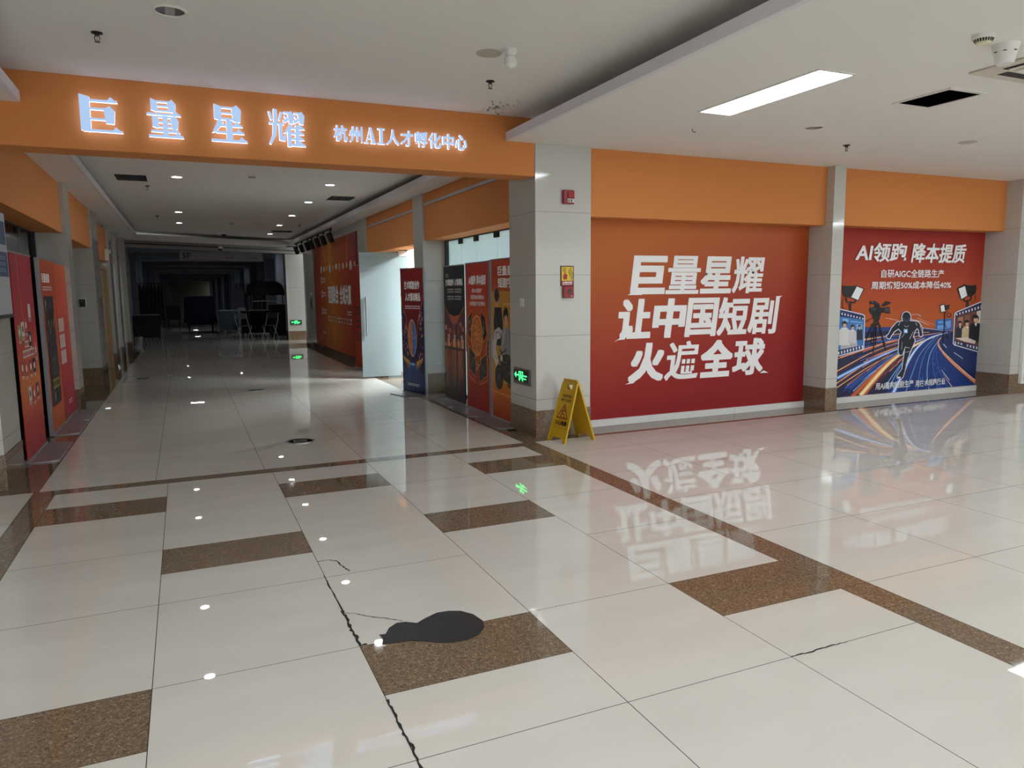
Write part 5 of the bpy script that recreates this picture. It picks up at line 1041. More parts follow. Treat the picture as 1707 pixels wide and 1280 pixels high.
('runner','121420',[1690,1086,1687,1060,1674,1038,1653,1022,1626,1014,1597,1014,1569,1024,1545,1041,1529,1064,1521,1090,1524,1115,1537,1137,1558,1153,1585,1161,1614,1161,1642,1151,1666,1134,1682,1111]),
('runner','121420',[1564,1022,1569,1038,1585,1050,1608,1053,1632,1048,1650,1036,1657,1020,1690,978,1682,952,1656,934,1619,928,1580,936,1551,956,1539,983]),
('runner','121420',[1449,1021,1525,1043,1691,1039,1809,1028,1855,974,1785,898,1751,814,1782,768,1521,777,1500,827,1529,892,1443,961]),
('runner','121420',[1423,1024,1448,1032,1478,1031,1504,1018,1519,999,1519,979,1504,962,1394,910,1376,904,1355,905,1337,914,1327,927,1327,941,1337,953]),
('runner','121420',[1333,946,1346,955,1365,958,1384,953,1397,943,1403,929,1398,917,1315,835,1306,829,1293,828,1280,831,1271,838,1267,847,1270,856]),
('runner','121420',[1324,841,1323,832,1317,824,1308,819,1296,816,1283,816,1271,820,1260,826,1253,834,1250,843,1252,852,1258,860,1267,865,1279,868,1292,867,1304,864,1314,858,1321,850]),
('runner','121420',[1780,965,1767,983,1768,1001,1782,1016,1807,1024,1834,1021,1858,1009,1920,944,1930,931,1929,917,1918,907,1901,901,1881,903,1864,912]),
('runner','121420',[1854,927,1856,940,1868,950,1886,955,1906,952,1922,942,1930,929,1931,854,1930,846,1922,840,1911,837,1899,839,1889,845,1884,853]),
('runner','121420',[1941,849,1939,840,1934,833,1926,828,1916,825,1904,825,1893,829,1884,835,1878,842,1875,851,1876,859,1881,866,1889,871,1900,874,1911,874,1922,870,1932,865,1938,857]),
('runner','121420',[1490,794,1506,818,1538,833,1579,833,1616,819,1641,794,1645,766,1585,626,1575,610,1554,601,1529,601,1505,611,1490,626,1487,644]),
('runner','121420',[1578,617,1576,605,1570,595,1560,588,1547,584,1533,585,1519,589,1508,598,1500,608,1497,620,1498,632,1504,642,1514,649,1527,653,1541,652,1555,648,1566,640,1574,629]),
('runner','121420',[1634,794,1654,818,1690,831,1733,828,1770,811,1793,785,1794,755,1713,617,1700,601,1676,593,1649,595,1625,606,1611,624,1610,643]),
('runner','121420',[1612,639,1622,654,1643,663,1669,663,1692,654,1708,638,1711,620,1632,375,1627,367,1616,363,1602,363,1590,368,1582,376,1580,386]),
('runner','121420',[1579,392,1638,379,1608,288,1575,261,1499,274,1491,299]),
('runner','c6d2ee',[1522,1080,1534,1076,1550,1069,1569,1062,1589,1056,1608,1053,1627,1055,1646,1060,1665,1066,1680,1072,1690,1076,1684,1083,1673,1080,1658,1074,1641,1068,1623,1063,1607,1061,1591,1064,1573,1069,1555,1076,1539,1083,1527,1087]),
('runner','c6d2ee',[1571,980,1578,975,1589,968,1602,961,1616,957,1630,960,1644,966,1656,972,1664,977,1658,982,1650,977,1638,971,1626,965,1616,963,1606,966,1595,972,1584,979,1576,984]),
('runner','c6d2ee',[1697,794,1715,823,1740,864,1759,894,1753,896,1733,867,1706,827,1686,798]),
('runner','c6d2ee',[1539,820,1552,834,1572,854,1585,869,1580,872,1566,857,1546,838,1531,823]),
('runner','c6d2ee',[1479,1022,1472,1012,1461,997,1454,987,1462,983,1470,994,1481,1008,1489,1018]),
('runner','c6d2ee',[1785,1010,1795,1000,1809,984,1819,973,1826,976,1817,987,1804,1003,1795,1014]),
('runner','c6d2ee',[1615,683,1640,679,1676,674,1701,670,1702,676,1677,680,1642,686,1616,691]),
('runner','c6d2ee',[1629,612,1652,616,1684,621,1707,625,1704,631,1681,627,1649,622,1626,618]),
('runner','c6d2ee',[1546,760,1546,730,1545,689,1545,659,1551,659,1551,689,1551,730,1552,760]),
('runner','c6d2ee',[1680,552,1665,516,1646,467,1631,431,1637,430,1651,465,1671,515,1685,550]),
('runner','c6d2ee',[1878,972,1894,942,1917,899,1933,869,1939,870,1923,901,1902,943,1886,974]),
('runner','7fb4f5',[1566,936,1642,933,1646,876,1571,879]),
('runner','f2f6ff',[1584,921,1625,920,1628,889,1587,890]),
('runner','2f3a5c',[1531,1083,1607,1061,1682,1080,1673,1044,1611,1025,1545,1047]),
('runner','f0f3fb',[1497,294,1562,285,1563,270,1505,273]),
]

P = Print(t)
for part in ('speedway', 'studio_lamp', 'studio_lamp2', 'studio_lamp3', 'film_camera', 'film_frame', 'film_frame2', 'runner'):
    mb = MB()
    for p, c, q in ART:
        if p != part: continue
        pts = clip([(q[i]/1000, q[i+1]/1000) for i in range(0, len(q), 2)], 0, PW, .08, 2.2)
        if len(pts) > 2:
            P.y += 4e-5; flat(mb, pts, P.up(), ink('#'+c))
    mb.build('printed_'+part.rstrip('23'), t, fix=False)
O = 7.282
P.lay('title_line', lambda mb, s: text(mb, s, 'AI领跑', 7.90-O, 1.822, 8.83-O, 2.07, None, .025, .16)); P.lay('title_line', lambda mb, s: text(mb, s, '降本提质', 8.93-O, 1.815, 10.0-O, 2.078, None, .027, .16))
P.lay('text_line', lambda mb, s: text(mb, s, '自研AIGC全链路生产', 8.365-O, 1.618, 9.578-O, 1.728, None, .015))
P.lay('text_line', lambda mb, s: text(mb, s, '周期缩短50%成本降低40%', 8.195-O, 1.468, 9.738-O, 1.572, None, .015))
P.lay('text_line', lambda mb, s: text(mb, s, '用AI重构短剧生产', 8.37-O, .135, 9.10-O, .232, None, .015)); P.lay('text_line', lambda mb, s: text(mb, s, '用技术领跑行业', 9.14-O, .128, 9.745-O, .222, None, .015))

# banner wall in the corridor
t = thing('wall_banner', 'large orange and red banner with partner logos on the corridor wall', 'banner', (3.272, 20.45, 0), -PI/2)
BAN = print_mat('banner_sunburst', [(0, '#8f2a22'), (.25, '#b4522a'), (.5, '#c47a2c'), (.75, '#b04a26'), (1, '#862322')], axis='X', size=40, diag=1.0, width=5.45)
BW = 5.4
MB().box(0, BW, -.010, .012, .12, 2.72, BAN).build('sheet', t)
P = Print(t, -.0115)
rr = random.Random(5)
def rays(mb, s):
    for k in range(40):
        x = rr.uniform(.1, BW-.1); a = (x-BW*.5)*.10; up = k % 2
        z0, z1 = (rr.uniform(2.0, 2.3), rr.uniform(2.4, 2.7)) if up else (rr.uniform(.14, .3), rr.uniform(.35, .75))
        w = rr.uniform(.008, .03); flat(mb, [(x, z0), (x+w, z0), (x+w+a*.4*(1 if up else -1), z1), (x+a*.4*(1 if up else -1), z1)], s.up(), ink(rr.choice(['#d08a3a', '#c9632e', '#d9a24c', '#b84a30'])))
P.lay('printed_rays', rays)
P.lay('title_line', lambda mb, s: text(mb, s, '强强联合', 2.05, 1.22, 3.35, 1.66, None, .04)); P.lay('title_line', lambda mb, s: text(mb, s, '全域共赢', 3.5, 1.22, 4.75, 1.66, None, .04))
def logos(mb, s):
    LW = [INK_WHITE, ink('#d8d0cc'), ink('#e0b060'), ink('#c8c4d0')]
    for k in range(11):
        x = 1.2+k*.40; flat(mb, ring_pts(x, 2.06+.01*(k % 3), .09+.05*(k % 2), .07+.03*(k % 3 == 0), 12), s.up(), LW[k % 4] if k not in (4, 8) else LW[2])
    for z in (1.80, 1.45, 1.02):
        flat(mb, ring_pts(1.2, z, .10, .09, 14), s.up(), INK_WHITE); flat(mb, ring_pts(1.2, z, .06, .05, 14), s.up(), ink('#a8442a')); greek(mb, 1.36, 1.75, z-.05, z+.05, s.up(), INK_WHITE, 4)
    for k in range(9): greek(mb, 1.95+k*.32, 2.2+k*.32, .80, .92, s.up(), LW[k % 4], 3, k)
    greek(mb, 4.25, 4.75, 1.0, 1.08, s.up(), INK_WHITE, 5); greek(mb, 1.1, 1.6, .45, .50, s.up(), INK_WHITE, 5, 9)
P.lay('partner_logos', logos)

# ================================================================== PULL-UP BANNERS
def rollup(loc, rz, w, h, sheet, art, label, strip=None):
    t = thing('pull_up_banner', label, 'banner stand', loc, rz, 'pull-up banners')
    b = MB().prism([(-w/2-.01, .03), (w/2+.01, .03), (w/2+.01, -.16), (w/2-.06, -.245), (-w/2+.03, -.245), (-w/2-.01, -.17)], 0, .012, ALU).box(-w/2, w/2, -.02, .03, .012, .03, ALU)
    b.build('base', t, .002)
    MB().box(-w/2, w/2, -.006, .0, .03, h, sheet).build('sheet', t)
    MB().box(-w/2-.004, w/2+.004, -.010, .006, h, h+.016, ALU).build('top_rail', t, .002)
    MB().tube([(0, .014, .02), (0, .014, h)], .009, STEEL).build('support_pole', t)
    if strip: MB().box(strip[0], strip[1], -.012, .02, .012, h+.01, ALU).build('side_post', t)
    art(Print(t, -.0065, w/.81), w, h)
    return t
def art_solo(P, w, h):
    P.lay('title_line', lambda mb, s: text(mb, s, '技术赋能创作', -.27, 1.53, .27, 1.65, None, .04)); P.lay('title_line', lambda mb, s: text(mb, s, '人才驱动精品', -.25, 1.36, .29, 1.48, None, .04)); P.lay('text_line', lambda mb, s: greek(mb, -.26, .28, 1.25, 1.295, s.up(), INK_WHITE, 12))
    def wings(mb, s):
        c = ['#2a2a5c', '#6a4a86', '#c08a5c', '#3d5fa0', '#8a3a3a', '#d8a070', '#1c1c3c', '#b06a9a']; r = random.Random(3)
        for sg in (-1, 1):
            flat(mb, [(sg*.40, 1.42), (sg*.36, 1.28), (sg*.22, 1.08), (sg*.17, .86), (sg*.14, .62), (sg*.05, .52), (sg*.2, .36), (sg*.40, .5)][::1], s.up(), ink('#20183c'))
            for k in range(70):
                z = r.uniform(.45, 1.2); x0 = .19-.1*max(0, (.8-z))+.15*max(0, z-.9); x = r.uniform(x0, .36); q = r.uniform(.015, .04)
                flat(mb, [(sg*x, z), (sg*(x+q), z+q*.4), (sg*(x+q*.9), z+q*1.6), (sg*x, z+q*1.2)], s.up(), ink(r.choice(c)))
            for k in range(7): a = .42+k*.035; flat(mb, [(sg*(.12+.035*k), .48+.01*k), (sg*(.16+.035*k), .50+.012*k), (sg*(.14+.03*k), .36+.02*k)], s.up(), ink('#d0a050'))
            stroke(mb, [(sg*.40, 1.46), (sg*.34, 1.28), (sg*.21, 1.10), (sg*.18, .9), (sg*.14, .7), (sg*.03, .55)], .012, s.up(), ink('#c87850'))
    P.lay('printed_wings', wings)
    def brain(mb, s):
        flat(mb, ring_pts(0, .83, .155, .27, 28), s.up(), ink('#b8b0a8'))
        flat(mb, [p for p in ring_pts(0, .83, .14, .25, 40) if p[0] <= .005], s.up(), ink('#c06a34')); flat(mb, [p for p in ring_pts(0, .83, .14, .25, 40) if p[0] >= -.005], s.up(), ink('#3f6aa8'))
        r = random.Random(8)
        for k in range(40):
            x, z = r.uniform(-.11, .11), r.uniform(.63, 1.03)
            if (x/.13)**2+((z-.83)/.24)**2 < 1: stroke(mb, [(x, z), (x+r.uniform(-.03, .03), z+r.uniform(-.03, .03))], .008, s.up(), ink('#e0a860' if x < 0 else '#8fb8e8'))
    P.lay('printed_brain', brain)
    def beams(mb, s):
        for k in range(13):
            a = (k-6)*.055; flat(mb, [(a*.3-.004, .44), (a*.3+.004, .44), (a*1.5+.006, .06), (a*1.5-.006, .06)], s.up(), ink('#2f5aa8' if k % 2 else '#4a80c8'))
        flat(mb, ring_pts(0, .45, .10, .02, 16), s.up(), ink('#7fb0e8'))
        for sg in (-1, 1): stroke(mb, [(sg*.12, .45), (sg*.38, .28)], .008, s.up(), ink('#a04a30'))
        greek(mb, -.2, .22, .135, .165, s.up(), INK_WHITE, 10)
    P.lay('printed_light_beams', beams)
def logo_corner(P, w, h, c):
    P.lay('corner_logo', lambda mb, s: greek(mb, -.33, -.20, h-.14, h-.10, s.y, ink(c), 3))
def art_black(P, w, h):
    logo_corner(P, w, h, '#b8b8b8')
    P.lay('title_line', lambda mb, s: text(mb, s, '技术赋能创作', -.33, 1.57, .0, 1.66, None, .04)); P.lay('title_line', lambda mb, s: text(mb, s, '人才驱动精品', .03, 1.57, .34, 1.66, None, .04))
    [P.lay('text_line', lambda mb, s: greek(mb, a, b, z, z+.05, s.up(), ink('#c8c8c8'), 6, i)) for i, (a, b, z) in enumerate(((-.26, .0, 1.48), (.04, .30, 1.48), (-.26, .0, 1.385), (.04, .30, 1.385)))]
    def hall(mb, s):
        flat(mb, [(-.40, .98), (-.2, .86), (0, .83), (.2, .86), (.40, .98), (.40, .45), (-.40, .45)], s.up(), ink('#54191c'))
        stroke(mb, [(-.40, 1.0), (-.22, .88), (0, .845), (.22, .88), (.40, 1.0)], .014, s.up(), ink('#c86a34'))
        flat(mb, [(-.22, .86), (.22, .86), (.05, .72), (-.05, .72)], s.up(), ink('#b0562a'))
        r = random.Random(11); c = ['#7a2a24', '#c07048', '#8a3a4a', '#5a2a3a', '#d0a080', '#384a5a', '#a84a30', '#2a1216']
        for row in range(5):
            for k in range(9):
                x = -.38+k*.085; z = .74-row*.085-.05*(1-(k-4)**2/16.0)
                flat(mb, [(x, z), (x+.07, z), (x+.07, z+.065), (x, z+.065)], s.up(), ink(r.choice(c)))
        for x in (-.26, -.02, .26): flat(mb, [(x, .42), (x+.07, .42), (x+.07, .60), (x, .60)], s.up(), ink('#d8a890'))
        for k in range(12): x = -.36+k*.062; flat(mb, [(x, .40), (x+.03, .40), (x+.03, .48+.03*(k % 3)), (x, .48+.03*(k % 3))], s.up(), ink(['#d8a040', '#c05a30', '#e8c070'][k % 3]))
    P.lay('printed_screen_hall', hall, None, .95, .351)
    def streaks(mb, s):
        flat(mb, [(-.40, .03), (.40, .03), (.40, .42), (-.40, .42)], s.up(), ink('#2a1812'))
        r = random.Random(2)
        for k in range(22):
            x = -.38+k*.034; flat(mb, [(x, .40), (x+.02, .40), (x+.016, r.uniform(.08, .25)), (x+.004, r.uniform(.08, .25))], s.up(), ink(r.choice(['#a85a24', '#cf8a3a', '#9a2c24', '#7a2c1a', '#b84a28', '#e0a050'])))
        for sg in (-1, 1): stroke(mb, [(sg*.15, .36), (sg*.38, .22)], .008, s.up(), ink('#c05a30'))
    P.lay('printed_streaks', streaks, None, 1.85, -.025)
def art_brain(P, w, h):
    logo_corner(P, w, h, '#6a1616')
    P.lay('title_line', lambda mb, s: text(mb, s, 'AI领跑', -.29, 1.57, -.03, 1.69, None, .04, .1)); P.lay('title_line', lambda mb, s: text(mb, s, '降本提质', .0, 1.57, .31, 1.69, None, .04, .1))
    for q, a, b, z in (('自研AIGC全链路生产', -.17, .17, 1.475), ('周期缩短50%成本降低40%', -.22, .24, 1.395), ('用AI重构短剧生产 用技术领跑行业', -.26, .28, 1.315)): P.lay('text_line', lambda mb, s: text(mb, s, q, a, z, b, z+.055, None, .02))
    def films(mb, s):
        r = random.Random(6); Lc = ink('#d88a4a')
        Q = [[(-.17, 1.0), (-.33, .90), (-.33, .68), (-.20, .58), (-.18, .78)], [(.13, 1.0), (.28, .92), (.34, .70), (.22, .60), (.13, .78)], [(-.41, .66), (-.36, .64), (-.30, .30), (-.41, .46)], [(.40, .66), (.34, .62), (.30, .36), (.40, .46)], [(-.30, .52), (-.05, .42), (-.05, .12), (-.30, .22)], [(.05, .34), (.33, .46), (.33, .18), (.06, .06)]]
        for q in Q:
            flat(mb, q, s.up(), ink('#241a1c')); n = len(q); cx_ = sum(p[0] for p in q)/n; cz_ = sum(p[1] for p in q)/n
            for k in range(14):
                a, b = r.uniform(-.7, .7), r.choice(q); x = cx_+(b[0]-cx_)*abs(a)*.75; z = cz_+(b[1]-cz_)*abs(a)*.75; d = r.uniform(.012, .03)
                flat(mb, [(x-d, z-d), (x+d, z-d*.6), (x+d*.7, z+d), (x-d*.6, z+d*.8)], s.up(), ink(r.choice(['#5a4a3c', '#8a6a50', '#384a6a', '#a08a78', '#3a2a2a', '#6a3026'])))
            stroke(mb, q, .012, s.up(), Lc, True)
        stroke(mb, [(-.36, .90), (-.40, .70), (-.33, .50), (-.36, .30), (-.28, .12), (-.04, .05)], .012, s.up(), ink('#e0944a')); stroke(mb, [(.33, .92), (.40, .72), (.30, .52), (.37, .30), (.34, .12), (.08, .0+.04)], .012, s.up(), ink('#e0944a'))
    P.lay('printed_film_strips', films, None, .95, .31)
    def brain(mb, s):
        flat(mb, ring_pts(0, .66, .20, .26, 26), s.up(), ink('#c06a2c')); stroke(mb, ring_pts(0, .66, .20, .26, 26), .014, s.up(), ink('#efc070'), True)
        r = random.Random(4)
        for k in range(34):
            a = r.uniform(0, 2*PI); q = r.uniform(.1, .9); x, z = .18*q*math.cos(a), .66+.24*q*math.sin(a)
            stroke(mb, [(x, z), (x+r.uniform(-.04, .04), z+r.uniform(-.03, .03)), (x+r.uniform(-.05, .05), z+r.uniform(-.05, .05))], .010, s.up(), ink('#e8a850'))
        stroke(mb, ring_pts(.05, .36, .085, .085, 18), .014, s.up(), ink('#e8b058'), True); stroke(mb, [(-.05, .42), (-.02, .2), (.05, .28)], .014, s.up(), ink('#e8b058'))
    P.lay('printed_brain', brain, None, .95, .32)
def art_rider(P, w, h):
    logo_corner(P, w, h, '#7a2016')
    P.lay('title_line', lambda mb, s: text(mb, s, '巨量星耀', -.20, 1.665, .36, 1.775, None, .035)); P.lay('title_line', lambda mb, s: text(mb, s, '短剧宇宙', -.20, 1.53, .36, 1.645, None, .035))
    def glowband(mb, s):
        flat(mb, [(-.40, .42), (.40, .42), (.40, 1.55), (-.40, 1.55)], s.up(), ink('#c28a30'))
        flat(mb, [(-.05, 1.38), (.38, 1.38), (.38, 1.41), (-.05, 1.41)], s.up(), ink('#d8a850'))
        for k in range(6): x = .12+k*.05; flat(mb, [(x, .75), (x+.04, .75), (x+.04, 1.05+.05*(k % 3)), (x, 1.05+.05*(k % 3))], s.up(), ink('#5a3a20'))
        stroke(mb, [(-.40, .30), (.40, .27)], .02, s.up(), ink('#d88a3a'))
    P.lay('printed_backdrop', glowband, None, .93, .05)
    def people(mb, s):
        D, Wt, Sk = ink('#1a1c1e'), ink('#cfcac8'), ink('#c8987c')
        flat(mb, [(-.30, 1.02), (-.10, 1.02), (-.06, .80), (-.10, .55), (-.32, .55), (-.34, .85)], s.up(), D)
        flat(mb, ring_pts(-.23, 1.09, .055, .075, 16), s.up(), Sk); flat(mb, ring_pts(-.235, 1.17, .075, .085, 16), s.up(), ink('#2a3850'))
        for k in range(8): flat(mb, ring_pts(-.30+.03*k, .92-.04*(k % 4), .012, .02, 8), s.up(), ink('#3a4a46'))
        flat(mb, ring_pts(.03, .92, .075, .10, 16), s.up(), ink('#1c1614')); flat(mb, ring_pts(.035, .86, .055, .075, 16), s.up(), Sk)
        flat(mb, [(-.10, .72), (.0, .78), (.10, .78), (.26, .70), (.30, .45), (.18, .30), (-.06, .34), (-.12, .5)], s.up(), ink('#8f9098'))
        flat(mb, [(-.38, .60), (-.30, .74), (-.18, .78), (-.08, .74), (-.14, .64), (-.24, .62), (-.28, .50), (-.20, .36), (-.26, .28), (-.38, .40)], s.up(), Wt)
        flat(mb, [(.20, .50), (.36, .42), (.36, .30), (.22, .34)], s.up(), Wt)
        for q in ([(-.36, .60), (-.28, .70), (-.18, .72), (-.12, .68)], [(-.32, .42), (-.24, .38)], [(-.30, .95), (-.24, .80), (-.26, .62)], [(-.14, .98), (-.12, .80), (-.16, .64)], [(.02, .76), (.06, .58), (.02, .40)], [(.12, .76), (.16, .58), (.22, .46)], [(-.06, .60), (.0, .50)]): stroke(mb, q, .010, s.up(), ink('#55565c'))
        flat(mb, [(-.06, .70), (.0, .78), (.03, .74), (-.03, .60), (-.10, .52)], s.up(), ink('#a8a8ae')); flat(mb, [(.14, .72), (.24, .68), (.28, .48), (.2, .42)], s.up(), ink('#74757c'))
        flat(mb, ring_pts(-.225, 1.09, .02, .012, 8), s.up(), ink('#8a5a48')); flat(mb, [(-.03, .96), (.02, 1.03), (.09, 1.0), (.10, .92), (.06, .94), (.0, .92)], s.up(), ink('#120e0d')); flat(mb, [(-.31, 1.17), (-.16, 1.19), (-.15, 1.15), (-.30, 1.13)], s.up(), ink('#16202e'))
    P.lay('printed_riders', people, None, .93, .36)
    def bike(mb, s):
        K = ink('#141312'); G_ = ink('#56504a')
        flat(mb, [(-.20, .42), (.05, .46), (.38, .40), (.38, .12), (.2, .08), (-.05, .14), (-.12, .28)], s.up(), ink('#2a2622'))
        r = random.Random(9)
        for k in range(45):
            x, z = r.uniform(-.12, .36), r.uniform(.14, .42); d = r.uniform(.01, .03)
            flat(mb, [(x, z), (x+d, z+d*.3), (x+d*.6, z+d)], s.up(), ink(r.choice(['#6a6058', '#8a7c6c', '#1a1816', '#3a342e', '#a08c70'])))
        for rr_, c in ((.155, '#0e0d0d'), (.115, '#4a4640'), (.10, '#1a1816'), (.03, '#7a7468')): flat(mb, ring_pts(-.18, .16, rr_*.8, rr_, 26), s.up(), ink(c))
        for k in range(10): a = 2*PI*k/10; stroke(mb, [(-.18, .16), (-.18+.078*math.cos(a), .16+.098*math.sin(a))], .006, s.up(), G_)
        stroke(mb, [(-.17, .17), (-.08, .46)], .022, s.up(), G_); stroke(mb, [(-.12, .45), (.02, .50)], .016, s.up(), K)
        flat(mb, ring_pts(-.10, .40, .04, .05, 14), s.up(), ink('#8a8478')); flat(mb, ring_pts(-.10, .40, .028, .036, 14), s.up(), ink('#d8d0bc')); stroke(mb, [(-.16, .50), (-.06, .47), (.04, .52)], .014, s.up(), ink('#3a3632')); flat(mb, [(.0, .44), (.14, .46), (.2, .40), (.04, .37)], s.up(), ink('#3c342c'))
        flat(mb, [(.05, .10), (.36, .08), (.36, .05), (.1, .06)], s.up(), ink('#6a2a16'))
    P.lay('printed_motorcycle', bike, None, .93, .36)
def ramp_sheet(name, *stops): return print_mat(name, list(stops), size=1.86)
rollup((3.015, 10.30, 0), math.radians(-77), .66, 1.82, ramp_sheet('navy_red_sheet', (0, '#131634'), (.25, '#1c2a5c'), (.36, '#3a1c34'), (.55, '#6e1c20'), (1, '#7e2222')), art_solo, 'navy and red pull-up banner with a winged brain, standing alone by a column', strip=(.325, .35))
rollup((3.30, 9.30, 0), -PI/2, .80, 1.825, ramp_sheet('black_sheet', (0, '#17120f'), (.4, '#2a1414'), (.6, '#15161a'), (1, '#1b1e22')), art_black, 'black pull-up banner with rows of glowing red screens')
rollup((3.30, 8.46, 0), -PI/2, .78, 1.835, ramp_sheet('red_sheet', (0, '#97221e'), (.3, '#ad3a22'), (.55, '#c25a24'), (.8, '#b23a24'), (1, '#ab2c22')), art_brain, 'red pull-up banner with a glowing orange brain and film strips', strip=(.385, .405))
rollup((3.30, 7.60, 0), -PI/2, .78, 1.845, ramp_sheet('orange_sheet', (0, '#a8381c'), (.16, '#c06424'), (.3, '#cc8028'), (.6, '#cc802a'), (.85, '#b44a24'), (1, '#ae3a24')), art_rider, 'orange pull-up banner with two riders on a motorcycle', strip=(-.45, -.40))
def art_apps(P, w, h):
    logo_corner(P, w, h, '#6a1020')
    def arcs(mb, s):
        stroke(mb, [(-.16, 1.86), (-.14, 1.5), (-.08, 1.2), (0, .95), (.02, .8)], .022, s.up(), ink('#c8602c')); stroke(mb, [(-.22, 1.25), (-.14, 1.05), (-.05, .85)], .012, s.up(), ink('#c8602c'))
        stroke(mb, [(.34, 1.0), (.2, .85), (.05, .75)], .012, s.up(), ink('#d0763c'))
        for a in (-.34, -.2, -.06, .1, .24, .36): stroke(mb, [(a*.3, .72), (a, .45)], .014, s.up(), ink('#d08038'))
    P.lay('printed_rays', arcs)
    def icon(mb, s, x, z, c):
        r = .055; flat(mb, [(x-r, z-r*1.2), (x+r, z-r*1.2), (x+r, z+r*1.2), (x-r, z+r*1.2)], s.up(), ink(c)); flat(mb, ring_pts(x, z, r*.5, r*.6, 10), s.up(), ink('#e8e4e0' if c[1] != 'd' else '#2a2a30')); greek(mb, x-.05, x+.05, z-.10, z-.075, s.up(), INK_WHITE, 3)
    for q in ((-.28, 1.0, '#8aa05a'), (-.15, 1.02, '#d8d4d0'), (-.02, 1.05, '#b04030'), (.16, 1.18, '#cfcac4'), (.10, .92, '#1c1a1c'), (-.3, .68, '#a02038'), (-.15, .66, '#b03028'), (.02, .66, '#a01c24'), (.17, .66, '#18161a'), (-.10, .42, '#d0cac6'), (.06, .40, '#c8403a'), (.22, .42, '#7a1c20'), (.28, .8, '#c06a78')): P.lay('app_icon', lambda mb, s: icon(mb, s, *q), None, 1.0, .17)
    P.lay('text_line', lambda mb, s: greek(mb, -.14, .02, 1.02, 1.08, s.up(), INK_WHITE, 4)); P.lay('text_line', lambda mb, s: greek(mb, -.24, .22, .93, 1.0, s.up(), INK_WHITE, 7, 4))
def art_film(P, w, h):
    logo_corner(P, w, h, '#7a2414')
    P.lay('title_line', lambda mb, s: text(mb, s, '巨量星耀', -.30, 1.63, .12, 1.73, None, .035)); P.lay('text_line', lambda mb, s: greek(mb, -.30, .24, 1.55, 1.59, s.up(), INK_WHITE, 9))
    def still(mb, s):
        flat(mb, [(-.30, .36), (.25, .36), (.25, 1.26), (-.30, 1.26)], s.up(), ink('#1b171a')); r = random.Random(13)
        for k in range(110):
            x, z = r.uniform(-.29, .2), r.uniform(.38, 1.2); d = r.uniform(.008, .03)
            flat(mb, [(x, z), (x+d, z+d*.4), (x+d*.8, z+d*3), (x, z+d*2)], s.up(), ink(r.choice(['#5a5456', '#2a2428', '#7a6e72', '#a89c98', '#3a2c30', '#c8c0bc', '#67564c'])))
        for a in (-.18, -.02, .12):
            flat(mb, [(a-.07, .75), (a+.07, .75), (a+.05, 1.0), (a-.05, 1.0)], s.up(), ink('#2c2630')); flat(mb, ring_pts(a, 1.06, .04, .06, 12), s.up(), ink('#8a6c5c')); flat(mb, ring_pts(a, 1.10, .045, .045, 12), s.up(), ink('#121014'))
        flat(mb, [(-.30, .62), (.25, .62), (.25, .66), (-.30, .66)], s.up(), ink('#3c3234')); greek(mb, -.22, .18, .50, .58, s.up(), ink('#b0a040'), 4, 3)
        greek(mb, -.29, -.26, .9, 1.22, s.up(), ink('#b0aaa8'), 1)
    P.lay('printed_film_still', still, None, 1.33, -.19)
def art_notice(P, w, h):
    def cards(mb, s):
        pass
    for z in (1.14, .95, .76): P.lay('blank_card', lambda mb, s: flat(mb, [(-.36, z-.08), (.0, z-.08), (.0, z+.08), (-.36, z+.08)], s.up(), ink('#cdb8b6')))
    P.lay('text_line', lambda mb, s: greek(mb, -.1, .16, .17, .22, s.up(), INK_WHITE, 4))
rollup((-1.36, 8.12, 0), PI/2, .98, 1.87, ramp_sheet('crimson_sheet', (0, '#98242a'), (.18, '#a82a26'), (.36, '#cc6a2c'), (.5, '#c04a26'), (.66, '#a3222a'), (1, '#9c2030')), art_apps, 'crimson pull-up banner covered with small app icons, nearest on the left')
rollup((-1.36, 9.52, 0), PI/2, .92, 1.875, ramp_sheet('amber_sheet', (0, '#b4542a'), (.5, '#b04a24'), (.8, '#b04322'), (1, '#b04a26')), art_film, 'orange pull-up banner with a dark film still, middle one on the left', strip=(-.535, -.455))
rollup((-1.36, 10.46, 0), PI/2, .92, 1.86, ramp_sheet('scarlet_sheet', (0, '#92242f'), (.3, '#a8262e'), (.6, '#b03526'), (1, '#c0552c')), art_notice, 'red pull-up banner with three pale squares, farthest on the left')
rollup((3.12, 14.2, 0), -PI/2+.1, .80, 2.0, ramp_sheet('brick_sheet', (0, '#a03c1e'), (.4, '#98341e'), (1, '#8c2a20')), lambda P, w, h: [P.lay('text_line', lambda mb, s: greek(mb, -.3, .3, z, z+.16, s.up(), ink('#2a1210'), 3, int(z*10))) for z in (1.05, .8, .55)], 'brick red pull-up banner with black print beside the open glass door')

# ================================================================== WALL DEVICES
RED = paint('#8e1d24', .35, .04)
t = thing('fire_alarm_strobe', 'red square fire alarm strobe high on the front column', 'fire alarm', (3.578, 6.652, 2.42))
MB().box(-.062, .062, -.045, 0, -.068, .068, RED).build('housing', t, .01)
MB().box(-.018, .052, -.058, -.045, -.012, .05, paint('#a02a2c', .2)).build('lens', t, .006)
mb = MB(); mb.box(-.022, .052, -.052, -.045, -.055, -.018, paint('#c8c0bc', .4)); mb.box(-.015, .0, -.0535, -.052, -.05, -.024, paint('#6a5a58', .5)); mb.box(.012, .03, -.0535, -.052, -.05, -.024, paint('#6a5a58', .5)); mb.build('label_plate', t)
t = thing('fire_notice', 'yellow fire alarm notice with a pressing hand and flames', 'sign', (3.575, 6.652, 1.64))
MB().box(-.077, .077, -.008, 0, -.102, .102, paint('#4a1c18', .5)).build('frame', t, .004)
P = Print(t, -.0085)
